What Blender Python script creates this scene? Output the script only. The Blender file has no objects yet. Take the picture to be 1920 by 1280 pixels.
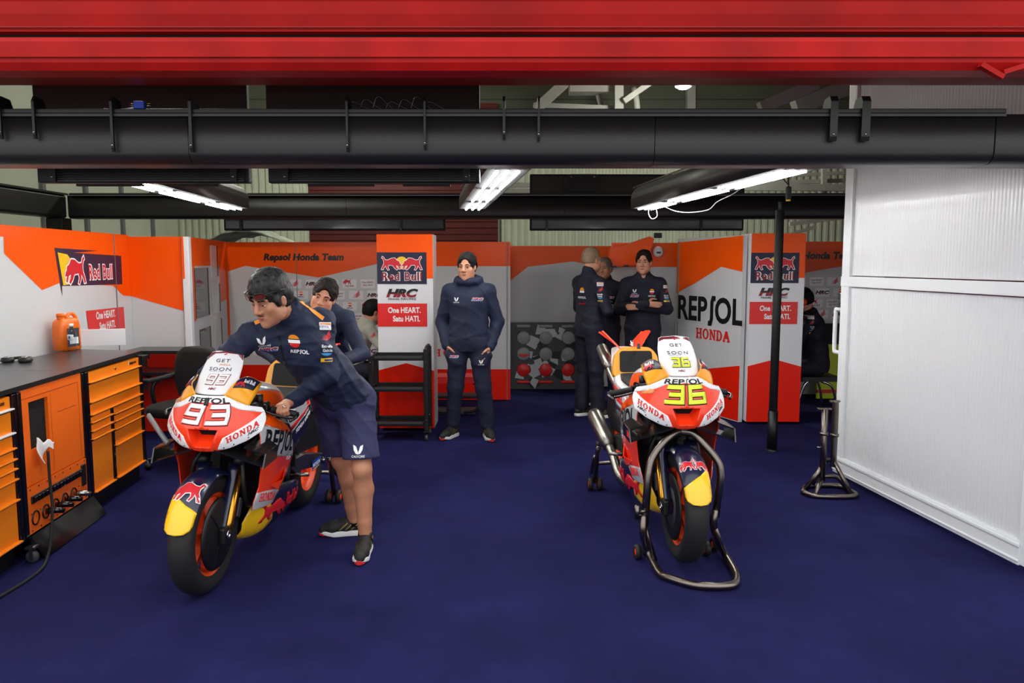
import bpy, bmesh, math, random
import numpy as np
from mathutils import Vector, Matrix, noise
from mathutils.geometry import tessellate_polygon
random.seed(7)
SC = bpy.context.scene
COL = SC.collection
PI = math.pi
def V(*a): return Vector(a[0]) if len(a) == 1 else Vector(a)
def lerp(a, b, t): return a + (b - a) * t
# ---------------------------------------------------------------- materials
def lin(c):
    return tuple(((x / 255) / 12.92 if x / 255 <= .04045 else ((x / 255 + .055) / 1.055) ** 2.4) for x in c) + (1,)
MATS = {}
def mat(name, col, rough=.5, metal=0., coat=0., bump=None, var=None, emit=None, trans=0., spec=None, wave=None, alpha=1.):
    m = bpy.data.materials.new(name); m.use_nodes = True
    nt = m.node_tree; b = nt.nodes['Principled BSDF']
    c = lin(col)
    b.inputs['Base Color'].default_value = c
    b.inputs['Roughness'].default_value = rough
    b.inputs['Metallic'].default_value = metal
    b.inputs['Coat Weight'].default_value = coat
    b.inputs['Coat Roughness'].default_value = .06
    b.inputs['Transmission Weight'].default_value = trans
    if spec is not None: b.inputs['Specular IOR Level'].default_value = spec
    if trans: b.inputs['IOR'].default_value = 1.14
    if alpha < 1: b.inputs['Alpha'].default_value = alpha
    L = nt.links.new
    tc = nt.nodes.new('ShaderNodeTexCoord')
    if var:
        n = nt.nodes.new('ShaderNodeTexNoise'); n.inputs['Scale'].default_value = var[0]; n.inputs['Detail'].default_value = 5
        L(tc.outputs['Object'], n.inputs['Vector'])
        r = nt.nodes.new('ShaderNodeMapRange'); r.inputs['From Min'].default_value = .3; r.inputs['From Max'].default_value = .7
        r.inputs['To Min'].default_value = 1 - var[1]; r.inputs['To Max'].default_value = 1 + var[1]
        L(n.outputs['Fac'], r.inputs['Value'])
        h = nt.nodes.new('ShaderNodeHueSaturation'); h.inputs['Color'].default_value = c
        L(r.outputs['Result'], h.inputs['Value']); L(h.outputs['Color'], b.inputs['Base Color'])
    if bump:
        n = nt.nodes.new('ShaderNodeTexNoise'); n.inputs['Scale'].default_value = bump[0]; n.inputs['Detail'].default_value = 4
        mp = nt.nodes.new('ShaderNodeMapping'); L(tc.outputs['Object'], mp.inputs['Vector'])
        if len(bump) > 2: mp.inputs['Scale'].default_value = bump[2]
        L(mp.outputs['Vector'], n.inputs['Vector'])
        bp = nt.nodes.new('ShaderNodeBump'); bp.inputs['Strength'].default_value = bump[1]; bp.inputs['Distance'].default_value = .01
        L(n.outputs['Fac'], bp.inputs['Height']); L(bp.outputs['Normal'], b.inputs['Normal'])
    if wave:   # (scale, strength, axis)
        w = nt.nodes.new('ShaderNodeTexWave'); w.bands_direction = wave[2]; w.inputs['Scale'].default_value = wave[0]
        L(tc.outputs['Object'], w.inputs['Vector'])
        bp = nt.nodes.new('ShaderNodeBump'); bp.inputs['Strength'].default_value = wave[1]; bp.inputs['Distance'].default_value = .01
        L(w.outputs['Fac'], bp.inputs['Height']); L(bp.outputs['Normal'], b.inputs['Normal'])
    if emit:
        b.inputs['Emission Color'].default_value = lin(emit[0]); b.inputs['Emission Strength'].default_value = emit[1]
    MATS[name] = m
    return m
mat('orange', (252, 88, 4), .3, spec=.22)
mat('orange_yellow', (252, 168, 14), .3, coat=.3)
mat('cab_orange', (255, 140, 14), .35, coat=.2)
mat('cab_orange_red', (252, 112, 20), .4)
mat('red_orange', (252, 62, 22), .27, coat=.4)
mat('flu_orange', (255, 84, 30), .35)
mat('panel_red', (236, 34, 12), .3, spec=.22)
mat('sign_red', (225, 38, 34), .4)
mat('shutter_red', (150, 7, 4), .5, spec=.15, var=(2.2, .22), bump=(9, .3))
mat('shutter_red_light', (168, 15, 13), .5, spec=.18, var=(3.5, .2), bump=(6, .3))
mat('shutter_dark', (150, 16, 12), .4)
mat('back_red', (92, 20, 16), .5)
mat('panel_grey', (204, 205, 207), .32, spec=.3)
mat('panel_white', (226, 227, 231), .3, coat=.25)
mat('paint_white', (238, 239, 242), .22, coat=.5)
mat('white', (240, 240, 240), .4)
mat('silver_grey', (186, 192, 196), .3, coat=.3)
mat('navy', (16, 20, 54), .3, coat=.4)
mat('navy_sign', (26, 26, 58), .45)
mat('yellow', (246, 196, 20), .3, coat=.3)
mat('num_yellow', (226, 236, 48), .35)
mat('logo_red', (206, 30, 44), .4)
mat('logo_wine', (140, 22, 34), .4)
mat('logo_black', (18, 18, 20), .4)
mat('logo_blue', (22, 60, 150), .4)
mat('logo_lightblue', (70, 160, 220), .4)
mat('black', (14, 14, 15), .45)
mat('black_gloss', (12, 12, 14), .12, coat=.5)
mat('black_matt', (17, 17, 18), .75)
mat('void', (4, 4, 4), .9)
mat('carbon', (24, 24, 26), .2, coat=.5, bump=(160, .06))
mat('beam', (30, 29, 30), .38, bump=(220, .15))
mat('rubber', (22, 22, 23), .62, bump=(60, .08))
mat('tyre_side', (26, 26, 27), .5)
mat('grey_dark', (58, 60, 64), .5)
mat('grey_mid', (120, 122, 124), .5)
mat('steel', (120, 112, 106), .3, metal=1., bump=(40, .08))
mat('steel_light', (178, 178, 178), .25, metal=1.)
mat('chrome', (210, 212, 215), .12, metal=1.)
mat('gold', (205, 150, 52), .25, metal=1.)
mat('titanium', (150, 146, 140), .32, metal=1.)
mat('radiator', (20, 20, 22), .5, wave=(60, .6, 'Z'))
mat('galv', (165, 165, 158), .5, var=(4, .1))
mat('concrete', (190, 188, 182), .8, var=(2, .08))
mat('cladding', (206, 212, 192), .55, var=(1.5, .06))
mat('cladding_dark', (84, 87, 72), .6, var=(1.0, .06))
mat('door_white', (216, 218, 221), .26, coat=.2, wave=None)
mat('door_frame', (222, 225, 228), .35)
mat('led', (255, 255, 255), .4, emit=((252, 252, 250), 52))
mat('led_far', (255, 255, 255), .4, emit=((250, 255, 235), 260))
mat('skin', (206, 146, 116), .5, var=(30, .05))
mat('skin_tan', (186, 128, 98), .48, var=(30, .06))
mat('lip', (176, 104, 90), .5)
mat('lid', (150, 100, 78), .5)
mat('eye_white', (225, 222, 218), .2)
mat('eye_dark', (26, 18, 14), .15)
mat('hair_black', (15, 13, 13), .65, spec=.25, bump=(90, .9, (1, 1, .15)), var=(60, .4))
mat('hair_streaked', (34, 33, 34), .5, spec=.35, bump=(70, 1., (1, 1, .2)), var=(45, .9))
mat('hair_brown', (28, 19, 15), .65, spec=.25, bump=(90, .9), var=(60, .35))
mat('hair_grey', (104, 98, 92), .6, bump=(90, .8), var=(70, .3))
mat('hair_fair', (146, 118, 92), .65, bump=(120, .4), var=(60, .15))
mat('cloth_navy', (20, 31, 60), .75, bump=(16, .7), var=(8, .1))
mat('cloth_navy_dark', (17, 20, 40), .78, bump=(16, .6), var=(8, .1))
mat('cloth_shorts', (37, 38, 80), .75, bump=(14, .6), var=(8, .1))
mat('cloth_trouser', (23, 27, 54), .8, bump=(14, .6), var=(8, .1))
mat('cloth_grey', (176, 176, 166), .8, bump=(14, .35), var=(8, .06))
mat('trim_orange', (250, 150, 30), .5)
mat('shoe_black', (28, 28, 26), .7, bump=(120, .3))
mat('shoe_olive', (140, 124, 56), .6)
mat('sole_white', (232, 232, 230), .5)
mat('sole_red', (214, 44, 44), .5)
mat('glass', (235, 240, 245), .03, trans=1.)
mat('glass_dark', (40, 44, 48), .08, coat=.4)
mat('glass_pale', (196, 204, 204), .12)
mat('lens', (96, 40, 28), .08, coat=.6)
mat('jug_orange', (240, 110, 12), .35, coat=.2)
mat('tape_white', (245, 245, 245), .6, bump=(30, .4))
mat('lime', (200, 220, 20), .4)
mat('tarp', (196, 206, 186), .75, bump=(8, .8))
mat('camo_dark', (66, 68, 72), .5)
mat('camo_light', (196, 198, 200), .5)
mat('disc_grey', (150, 152, 156), .4)
mat('worktop', (44, 43, 44), .28, var=(6, .3), bump=(20, .05))
mat('cable_blue', (30, 70, 190), .5)
mat('screen_green', (48, 56, 52), .25, coat=.3)  # greenish glare on the rear screens put into the base colour
mat('burgundy', (120, 36, 46), .25, coat=.4)
mat('ghost_orange', (238, 150, 90), .35)
def carpet():
    m = mat('carpet', (43, 42, 100), .95, spec=.04)
    nt = m.node_tree; b = nt.nodes['Principled BSDF']; L = nt.links.new
    tc = nt.nodes.new('ShaderNodeTexCoord')
    n1 = nt.nodes.new('ShaderNodeTexNoise'); n1.inputs['Scale'].default_value = 1.3; n1.inputs['Detail'].default_value = 6; n1.inputs['Roughness'].default_value = .65
    n2 = nt.nodes.new('ShaderNodeTexNoise'); n2.inputs['Scale'].default_value = 240; n2.inputs['Detail'].default_value = 2
    L(tc.outputs['Object'], n1.inputs['Vector']); L(tc.outputs['Object'], n2.inputs['Vector'])
    r = nt.nodes.new('ShaderNodeValToRGB')
    r.color_ramp.elements[0].position = .36; r.color_ramp.elements[0].color = lin((29, 29, 67))
    r.color_ramp.elements[1].position = .66; r.color_ramp.elements[1].color = lin((37, 37, 84))
    L(n1.outputs['Fac'], r.inputs['Fac'])
    h = nt.nodes.new('ShaderNodeHueSaturation'); L(r.outputs['Color'], h.inputs['Color'])
    mr = nt.nodes.new('ShaderNodeMapRange'); mr.inputs['To Min'].default_value = .75; mr.inputs['To Max'].default_value = 1.25
    L(n2.outputs['Fac'], mr.inputs['Value']); L(mr.outputs['Result'], h.inputs['Value'])
    L(h.outputs['Color'], b.inputs['Base Color'])
    bp = nt.nodes.new('ShaderNodeBump'); bp.inputs['Strength'].default_value = .5; bp.inputs['Distance'].default_value = .004
    L(n2.outputs['Fac'], bp.inputs['Height']); L(bp.outputs['Normal'], b.inputs['Normal'])
carpet()
# ---------------------------------------------------------------- 2D shapes
TXT = {}
def text2d(s, h=1., bold=0., shear=0., space=1., align='L', xs=1.):
    """flat lettering: capital height h, baseline at 0 -> (verts, faces)"""
    key = (s, bold, shear, space)
    if key not in TXT:
        cu = bpy.data.curves.new('lettering', 'FONT'); cu.body = s; cu.size = 1; cu.offset = bold; cu.shear = shear
        cu.space_character = space; cu.resolution_u = 4
        ob = bpy.data.objects.new('lettering', cu)
        me = bpy.data.meshes.new_from_object(ob)
        vs = [(v.co.x, v.co.y) for v in me.vertices]; fs = [tuple(p.vertices) for p in me.polygons]
        bpy.data.objects.remove(ob); bpy.data.curves.remove(cu); bpy.data.meshes.remove(me)
        TXT[key] = (vs, fs)
    vs, fs = TXT[key]
    k = h / .73
    vs = [(x * k * xs, y * k) for x, y in vs]
    x0 = min(v[0] for v in vs); x1 = max(v[0] for v in vs)
    dx = {'L': -x0, 'C': -(x0 + x1) / 2, 'R': -x1}[align]
    return [(x + dx, y) for x, y in vs], fs
def poly2d(p):
    p = [tuple(q) for q in p]
    tr = tessellate_polygon([[Vector((x, y, 0)) for x, y in p]])
    out = []
    for t in tr:
        a, b, c = (p[i] for i in t)
        ar = (b[0] - a[0]) * (c[1] - a[1]) - (b[1] - a[1]) * (c[0] - a[0])
        if abs(ar) > 1e-12: out.append(tuple(t) if ar > 0 else (t[0], t[2], t[1]))
    return p, out
def rect(x0, y0, x1, y1): return poly2d([(x0, y0), (x1, y0), (x1, y1), (x0, y1)])
def ell(cx, cy, rx, ry, n=24, a0=0, a1=2 * PI):
    return poly2d([(cx + rx * math.cos(a0 + (a1 - a0) * i / n), cy + ry * math.sin(a0 + (a1 - a0) * i / n)) for i in range(n if a1 - a0 > 6.28 else n + 1)])
def stroke2d(pts, w, ext=0.):
    vs, fs = [], []
    pts = [Vector(p).to_2d() for p in pts]
    n = len(pts)
    if ext:
        pts[0] = pts[0] + (pts[0] - pts[1]).normalized() * ext; pts[-1] = pts[-1] + (pts[-1] - pts[-2]).normalized() * ext
    for i in range(n):
        d0 = (pts[i] - pts[i - 1]).normalized() if i > 0 else (pts[1] - pts[0]).normalized()
        d1 = (pts[i + 1] - pts[i]).normalized() if i < n - 1 else d0
        n0 = Vector((-d0.y, d0.x)); n1 = Vector((-d1.y, d1.x))
        m = (n0 + n1); m = m.normalized() if m.length > 1e-6 else n0
        k = min(1 / max(m.dot(n0), .35), 1.6) * w / 2
        vs += [tuple(pts[i] + m * k), tuple(pts[i] - m * k)]
    for i in range(n - 1): fs.append((2 * i, 2 * i + 1, 2 * i + 3, 2 * i + 2))
    return vs, fs
def tf2(m, s=1., rot=0., dx=0., dy=0., shear=0., sy=None):
    vs, fs = m; sy = s if sy is None else sy; c, q = math.cos(rot), math.sin(rot)
    o = []
    for x, y in vs:
        x, y = x * s + y * sy * shear, y * sy
        o.append((x * c - y * q + dx, x * q + y * c + dy))
    return o, fs
def join2(*ms):
    vs, fs = [], []
    for a, b in ms:
        k = len(vs); vs = vs + list(a); fs = fs + [tuple(i + k for i in f) for f in b]
    return vs, fs
def serif(word, h, align='C', space=.16, rot=0, dx=0, dy=0):
    """slab serif capitals H O N D A"""
    G = {'H': [[(.0, 0), (.42, 0), (.42, .14), (.33, .14), (.33, .43), (.67, .43), (.67, .14), (.58, .14), (.58, 0), (1, 0), (1, .14), (.91, .14), (.91, .86), (1, .86), (1, 1), (.58, 1), (.58, .86), (.67, .86), (.67, .58), (.33, .58), (.33, .86), (.42, .86), (.42, 1), (0, 1), (0, .86), (.09, .86), (.09, .14), (0, .14)]],
         'N': [[(0, 0), (.4, 0), (.4, .14), (.3, .14), (.3, .62), (.72, 0), (.92, 0), (.92, .86), (1, .86), (1, 1), (.62, 1), (.62, .86), (.72, .86), (.72, .42), (.34, 1), (0, 1), (0, .86), (.1, .86), (.1, .14), (0, .14)]],
         'A': [[(-.03, 0), (.34, 0), (.34, .14), (.27, .14), (.33, .3), (.66, .3), (.72, .14), (.63, .14), (.63, 0), (1.03, 0), (1.03, .14), (.96, .14), (.63, 1), (.36, 1), (.04, .14), (-.03, .14)]]}
    parts, x = [], 0.
    W = {'H': .95, 'O': .95, 'N': .95, 'D': .88, 'A': .98}
    for ch in word:
        w = W[ch] * h
        if ch in G:
            for p in G[ch]: parts.append(tf2(poly2d(p), w, dx=x, sy=h))
            if ch == 'A': parts.append(([], []))
        elif ch == 'O':
            n = 20; vs = []; fs = []
            for i in range(n):
                a = 2 * PI * i / n
                vs += [(x + w * (.5 + .5 * math.cos(a)), h * (.5 + .52 * math.sin(a))), (x + w * (.5 + .24 * math.cos(a)), h * (.5 + .36 * math.sin(a)))]
            for i in range(n): j = (i + 1) % n; fs.append((2 * i, 2 * j, 2 * j + 1, 2 * i + 1))
            parts.append((vs, fs))
        elif ch == 'D':
            o = [(0, 0), (.55, 0), (.82, .12), (.96, .35), (.98, .5), (.96, .65), (.82, .88), (.55, 1), (0, 1), (0, .86), (.09, .86), (.09, .14), (0, .14)]
            i_ = [(.34, .15), (.5, .15), (.66, .28), (.7, .5), (.66, .72), (.5, .85), (.34, .85)]
            ring = [(0, 0), (.55, 0), (.82, .12), (.97, .4), (.97, .6), (.82, .88), (.55, 1), (0, 1), (0, .86), (.09, .86), (.34, .85), (.5, .85), (.66, .72), (.7, .5), (.66, .28), (.5, .15), (.34, .15), (.34, .86), (.09, .86), (.09, .14), (0, .14)]
            parts.append(tf2(poly2d([(0, 0), (.34, 0), (.34, 1), (0, 1), (0, .86), (.09, .86), (.09, .14), (0, .14)]), w, dx=x, sy=h))
            parts.append(tf2(poly2d([(.34, 0), (.55, 0), (.82, .12), (.97, .4), (.97, .6), (.82, .88), (.55, 1), (.34, 1), (.34, .85), (.5, .85), (.66, .72), (.7, .5), (.66, .28), (.5, .15), (.34, .15)]), w, dx=x, sy=h))
        x += w + space * h
    x -= space * h
    off = {'L': 0, 'C': -x / 2, 'R': -x}[align]
    m = join2(*[tf2(p, 1, dx=off) for p in parts])
    return tf2(m, 1, rot, dx, dy)
def repsol(h, align='C', shear=.12, rot=0, dx=0, dy=0, xs=1.):
    a = text2d('REP', h, .03, space=1.02, xs=xs); wa = max(v[0] for v in a[0])
    b = text2d('OL', h, .03, space=1.02, xs=xs); wb = max(v[0] for v in b[0])
    x = wa + .10 * h; ws = .46 * h * xs
    s = stroke2d([(x + ws * 1.0, h * .92), (x + ws * .62, h * .93), (x + ws * .46, h * .78), (x + ws * .46, h * .12), (x + ws * .3, h * -.08), (x - ws * .08, h * -.08)], .2 * h)
    xo = x + ws * .95
    tot = xo + wb; off = {'L': 0, 'C': -tot / 2, 'R': -tot}[align]
    m = tf2(join2(a, s, tf2(b, 1, dx=xo)), 1, dx=off)
    return tf2(tf2(m, 1, shear=shear), 1, rot, dx, dy)
BULL = [(0, .18), (.05, .30), (.10, .34), (.12, .43), (.22, .47), (.34, .60), (.50, .59), (.70, .50), (.84, .51), (.90, .63), (.97, .68), (1.0, .61), (.94, .57), (.89, .44), (.90, .30), (.97, .17), (1.02, .03), (.94, .02), (.90, .12), (.80, .23), (.78, .12), (.70, .0), (.64, .02), (.70, .14), (.66, .26), (.46, .24), (.36, .10), (.25, .01), (.19, .05), (.26, .15), (.28, .24), (.18, .20), (.11, .05), (.04, .07), (.10, .20), (.06, .2)]
def bull(s, flip=False, dx=0, dy=0, rot=0, shear=0):
    p = [((1 - x if flip else x) - .5, y - .3) for x, y in BULL]
    if flip: p = p[::-1]
    return tf2(poly2d(p), s, rot, dx, dy, shear)
def bull_edge(s, w, flip=False, dx=0, dy=0, rot=0):
    p = [((1 - x if flip else x) - .5, y - .3) for x, y in BULL]
    return tf2(stroke2d(p + [p[0]], w / s), s, rot, dx, dy)
def digit(ch, w, W=.115, H=.1, x=0., y=0., sh=.1):
    P = {'9': [[(.62, .5), (.09, .5), (.09, .91), (.62, .91), (.62, .09), (.06, .09)]],
         '3': [[(.06, .91), (.62, .91), (.62, .09), (.06, .09)], [(.18, .5), (.62, .5)]],
         '6': [[(.64, .91), (.09, .91), (.09, .09), (.62, .09), (.62, .5), (.09, .5)]]}[ch]
    return tf2(join2(*[stroke2d([(a * W / .71, b * H) for a, b in p], w, w * .0) for p in P]), 1, 0, x, y, sh)
def wing(s, dx=0, dy=0):
    m = []
    for i in range(4):
        m.append(poly2d([(-.5 + .1 * i, -.25 + .13 * i), (.1, -.3 + .12 * i), (.5 - .04 * i, .02 + .16 * i), (.46 - .04 * i, .1 + .16 * i), (.08, -.2 + .12 * i)]))
    return tf2(join2(*m), s, dx=dx, dy=dy)
def castore(s, dx=0, dy=0):
    a = poly2d([(-.5, .45), (-.2, .3), (0, -.3), (-.02, -.45), (-.22, -.38), (-.42, -.05)])
    b = poly2d([(.5, .45), (.42, -.05), (.22, -.38), (.02, -.45), (.0, -.3), (.2, .3)])
    return tf2(join2(a, b), s, dx=dx, dy=dy)
def hrc(h, rot=0, dx=0, dy=0, align='C'):
    t = text2d('HRC', h, .05, .25, 1.02, align, 1.25)
    top = []; 
    return tf2(t, 1, rot, dx, dy)
def split_y(m, y):
    """cut a flat mesh along a horizontal line -> (below, above)"""
    res = []
    for keep in (0, 1):
        bm = bmesh.new(); vs = [bm.verts.new((a, b, 0)) for a, b in m[0]]
        for f in m[1]:
            try: bm.faces.new([vs[i] for i in f])
            except ValueError: pass
        bmesh.ops.bisect_plane(bm, geom=bm.verts[:] + bm.edges[:] + bm.faces[:], plane_co=(0, y, 0), plane_no=(0, 1, 0), clear_outer=keep == 0, clear_inner=keep == 1)
        bm.verts.index_update()
        res.append(([(v.co.x, v.co.y) for v in bm.verts], [tuple(v.index for v in f.verts) for f in bm.faces])); bm.free()
    return res
# ---------------------------------------------------------------- mesh builder
class MB:
    def __init__(s): s.v, s.f, s.m, s.s, s.mats = [], [], [], [], []
    def mi(s, name):
        if name not in s.mats: s.mats.append(name)
        return s.mats.index(name)
    def add(s, vs, fs, mt, smooth=False):
        k = len(s.v); i = s.mi(mt)
        s.v += [tuple(v) for v in vs]
        for f in fs: s.f.append(tuple(j + k for j in f)); s.m.append(i); s.s.append(smooth)
        return s
    def box(s, c, d, mt, rot=None, bev=0., seg=2, R=None):
        bm = bmesh.new(); bmesh.ops.create_cube(bm, size=1)
        bmesh.ops.scale(bm, vec=d, verts=bm.verts)
        if bev: bmesh.ops.bevel(bm, geom=bm.edges[:] , offset=bev, segments=seg, profile=.5, affect='EDGES')
        M = Matrix.Translation(c) @ (R.to_4x4() if R is not None else Matrix.Rotation(rot or 0, 4, 'Z'))
        bm.verts.index_update()
        s.add([M @ v.co for v in bm.verts], [tuple(v.index for v in f.verts) for f in bm.faces], mt); bm.free()
        return s
    def bar(s, a, b, w, h, mt, bev=0.):
        """box beam from a to b, w across, h tall"""
        a, b = V(a), V(b); d = b - a; x = d.normalized(); up = Vector((0, 0, 1)) if abs(x.z) < .95 else Vector((1, 0, 0))
        y = up.cross(x).normalized(); z = x.cross(y)
        return s.box((a + b) / 2, (d.length, w, h), mt, bev=bev, R=Matrix((x, y, z)).transposed())
    def tube(s, pts, r, mt, n=12, caps=True, closed=False, smooth=True, flat=None, up=None):
        P = [V(p) for p in pts]; N = len(P)
        rr = r if isinstance(r, (list, tuple)) else [r] * N
        vs, fs = [], []; prev = None
        for i in range(N):
            a = P[i - 1] if (i > 0 or closed) else P[i]; b = P[(i + 1) % N] if (i < N - 1 or closed) else P[i]
            t = (b - a).normalized()
            if prev is None:
                u = V(up) if up is not None else (Vector((0, 0, 1)) if abs(t.z) < .9 else Vector((1, 0, 0)))
                x = (u - t * u.dot(t)).normalized()
            else: x = (prev - t * prev.dot(t)).normalized()
            prev = x; y = t.cross(x)
            fx = flat or 1.
            for k in range(n):
                an = 2 * PI * k / n
                vs.append(P[i] + (x * math.cos(an) * fx + y * math.sin(an)) * rr[i])
        for i in range(N if closed else N - 1):
            j = (i + 1) % N
            for k in range(n):
                l = (k + 1) % n; fs.append((i * n + k, i * n + l, j * n + l, j * n + k))
        if caps and not closed:
            fs.append(tuple(range(n))[::-1]); fs.append(tuple((N - 1) * n + k for k in range(n)))
        return s.add(vs, fs, mt, smooth)
    def lathe(s, prof, o, ax, mt, n=32, smooth=True, up=None, a0=0., a1=2 * PI):
        o, ax = V(o), V(ax).normalized(); u = Vector((0, 0, 1)) if abs(ax.z) < .9 else Vector((1, 0, 0))
        if up is not None: u = V(up)
        x = (u - ax * u.dot(ax)).normalized(); y = ax.cross(x)
        full = a1 - a0 > 6.28; m = n if full else n + 1
        vs, fs = [], []
        for r, h in prof:
            for k in range(m):
                an = a0 + (a1 - a0) * k / n; vs.append(o + ax * h + (x * math.cos(an) + y * math.sin(an)) * r)
        for i in range(len(prof) - 1):
            for k in range(n):
                l = (k + 1) % m; fs.append((i * m + k, i * m + l, (i + 1) * m + l, (i + 1) * m + k))
        return s.add(vs, fs, mt, smooth)
    def cyl(s, a, b, r, mt, n=16, r2=None): return s.tube([a, b], [r, r if r2 is None else r2], mt, n)
    def prism(s, poly, fr, depth, mt, side=None):
        """2D outline in frame fr=(origin,U,V), thick by depth along -N (front face at the frame plane)"""
        o, U, W = (V(q) for q in fr); N = U.cross(W).normalized()
        p, t = poly2d(poly); n = len(p)
        F = [o + U * x + W * y for x, y in p]; B = [q - N * depth for q in F]
        ar = sum(p[i][0] * p[(i + 1) % n][1] - p[(i + 1) % n][0] * p[i][1] for i in range(n))
        s.add(F, t, mt); s.add(B, [f[::-1] for f in t], side or mt)
        fs = [(i, i + n, (i + 1) % n + n, (i + 1) % n) for i in range(n)]
        if ar < 0: fs = [f[::-1] for f in fs]
        return s.add(F + B, fs, side or mt)
    def flat(s, m, fr, mt, off=.0015):
        o, U, W = (V(q) for q in fr); N = U.cross(W).normalized()
        return s.add([o + U * x + W * y + N * off for x, y in m[0]], m[1], mt)
    def sheet(s, m, fn, mt, step=.03, off=0., smooth=True, flip=False):
        """flat mesh m cut on a grid and carried onto the curved surface fn(u,v)"""
        bm = bmesh.new(); vs = [bm.verts.new((a, b, 0)) for a, b in m[0]]
        for f in m[1]:
            try: bm.faces.new([vs[i] for i in f])
            except ValueError: pass
        st = step if isinstance(step, tuple) else (step, step)
        for ax in (0, 1):
            if not m[0]: continue
            lo = min(q[ax] for q in m[0]); hi = max(q[ax] for q in m[0])
            k = math.floor(lo / st[ax]) + 1
            while k * st[ax] < hi - 1e-6:
                co = [0, 0, 0]; no = [0, 0, 0]; co[ax] = k * st[ax]; no[ax] = 1
                bmesh.ops.bisect_plane(bm, geom=bm.verts[:] + bm.edges[:] + bm.faces[:], plane_co=co, plane_no=no); k += 1
        if smooth: bmesh.ops.remove_doubles(bm, verts=bm.verts, dist=1e-6)
        bm.verts.index_update(); out = []; e = 1e-3
        for v in bm.verts:
            u, w = v.co.x, v.co.y; p = V(fn(u, w))
            if off:
                a = V(fn(u + e, w)) - V(fn(u - e, w)); b = V(fn(u, w + e)) - V(fn(u, w - e)); nn = a.cross(b)
                if nn.length > 0: p = p + nn.normalized() * (off * (-1 if flip else 1))
            out.append(p)
        s.add(out, [tuple(v.index for v in f.verts)[::-1 if flip else 1] for f in bm.faces], mt, smooth); bm.free()
        return s
    def loft(s, rings, mt, closed=True, caps=True, smooth=True):
        n = len(rings[0]); vs = [p for r in rings for p in r]; fs = []
        for i in range(len(rings) - 1):
            for k in range(n if closed else n - 1):
                l = (k + 1) % n; fs.append((i * n + k, i * n + l, (i + 1) * n + l, (i + 1) * n + k))
        if caps and closed: fs.append(tuple(range(n))[::-1]); fs.append(tuple((len(rings) - 1) * n + k for k in range(n)))
        return s.add(vs, fs, mt, smooth)
    def build(s, name, parent=None, solid=0., off=None, sub=0, auto=True):
        me = bpy.data.meshes.new(name)
        d = Vector((0, 0, 0)) if off is None else V(off)
        me.from_pydata([(a - d.x, b - d.y, c - d.z) for a, b, c in s.v], [], s.f)
        for m in s.mats: me.materials.append(MATS[m])
        me.polygons.foreach_set('material_index', s.m); me.polygons.foreach_set('use_smooth', s.s)
        me.update()
        o = bpy.data.objects.new(name, me); COL.objects.link(o)
        if parent is not None: o.parent = parent
        if solid:
            md = o.modifiers.new('thickness', 'SOLIDIFY'); md.thickness = solid; md.offset = -1
        if sub:
            md = o.modifiers.new('smooth', 'SUBSURF'); md.levels = sub; md.render_levels = sub
        return o
def tag(o, label, cat, group=None, kind=None):
    if label: o['label'] = label
    if cat: o['category'] = cat
    if group: o['group'] = group
    if kind: o['kind'] = kind
    return o
def thing(name, label, cat, loc=(0, 0, 0), group=None, rot=None, kind=None):
    o = bpy.data.objects.new(name, None); COL.objects.link(o); o.location = loc; o.empty_display_size = .1
    if rot is not None: o.rotation_euler = rot
    return tag(o, label, cat, group, kind)
def dup(root, label=None, loc=None):
    def cp(o, par):
        c = o.copy(); COL.objects.link(c); c.parent = par
        for ch in list(o.children): cp(ch, c)
        return c
    r = cp(root, None)
    if label: r['label'] = label
    if loc is not None: r.location = loc
    return r
def spline(pts, n=8, closed=False):
    P = [V(p) for p in pts]; N = len(P); out = []
    for i in range(N if closed else N - 1):
        a = P[i - 1] if (i > 0 or closed) else P[0] * 2 - P[1]; b = P[i]; c = P[(i + 1) % N]
        d = P[(i + 2) % N] if (i + 2 < N or closed) else P[-1] * 2 - P[-2]
        for k in range(n):
            t = k / n
            out.append(.5 * ((2 * b) + (c - a) * t + (2 * a - 5 * b + 4 * c - d) * t * t + (3 * b - a - 3 * c + d) * t ** 3))
    if not closed: out.append(P[-1])
    return out
def tab(xs, ys):
    """smooth table lookup"""
    def f(x):
        x = min(max(x, xs[0]), xs[-1])
        for i in range(len(xs) - 1):
            if x <= xs[i + 1]: break
        h = xs[i + 1] - xs[i]; t = (x - xs[i]) / h
        def sl(j):
            if j == 0: return (ys[1] - ys[0]) / (xs[1] - xs[0])
            if j == len(xs) - 1: return (ys[-1] - ys[-2]) / (xs[-1] - xs[-2])
            return (ys[j + 1] - ys[j - 1]) / (xs[j + 1] - xs[j - 1])
        m0, m1 = sl(i) * h, sl(i + 1) * h
        return (2 * t ** 3 - 3 * t * t + 1) * ys[i] + (t ** 3 - 2 * t * t + t) * m0 + (-2 * t ** 3 + 3 * t * t) * ys[i + 1] + (t ** 3 - t * t) * m1
    return f
def rounded(pts, r, n=5):
    """2D polygon with rounded corners"""
    out = []; N = len(pts)
    for i in range(N):
        p = Vector(pts[i]); a = Vector(pts[i - 1]) - p; b = Vector(pts[(i + 1) % N]) - p
        k = min(r, a.length * .45, b.length * .45); A = p + a.normalized() * k; B = p + b.normalized() * k
        for j in range(n + 1):
            t = j / n; out.append(tuple(A * (1 - t) ** 2 + p * 2 * t * (1 - t) + B * t * t))
    return out
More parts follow.
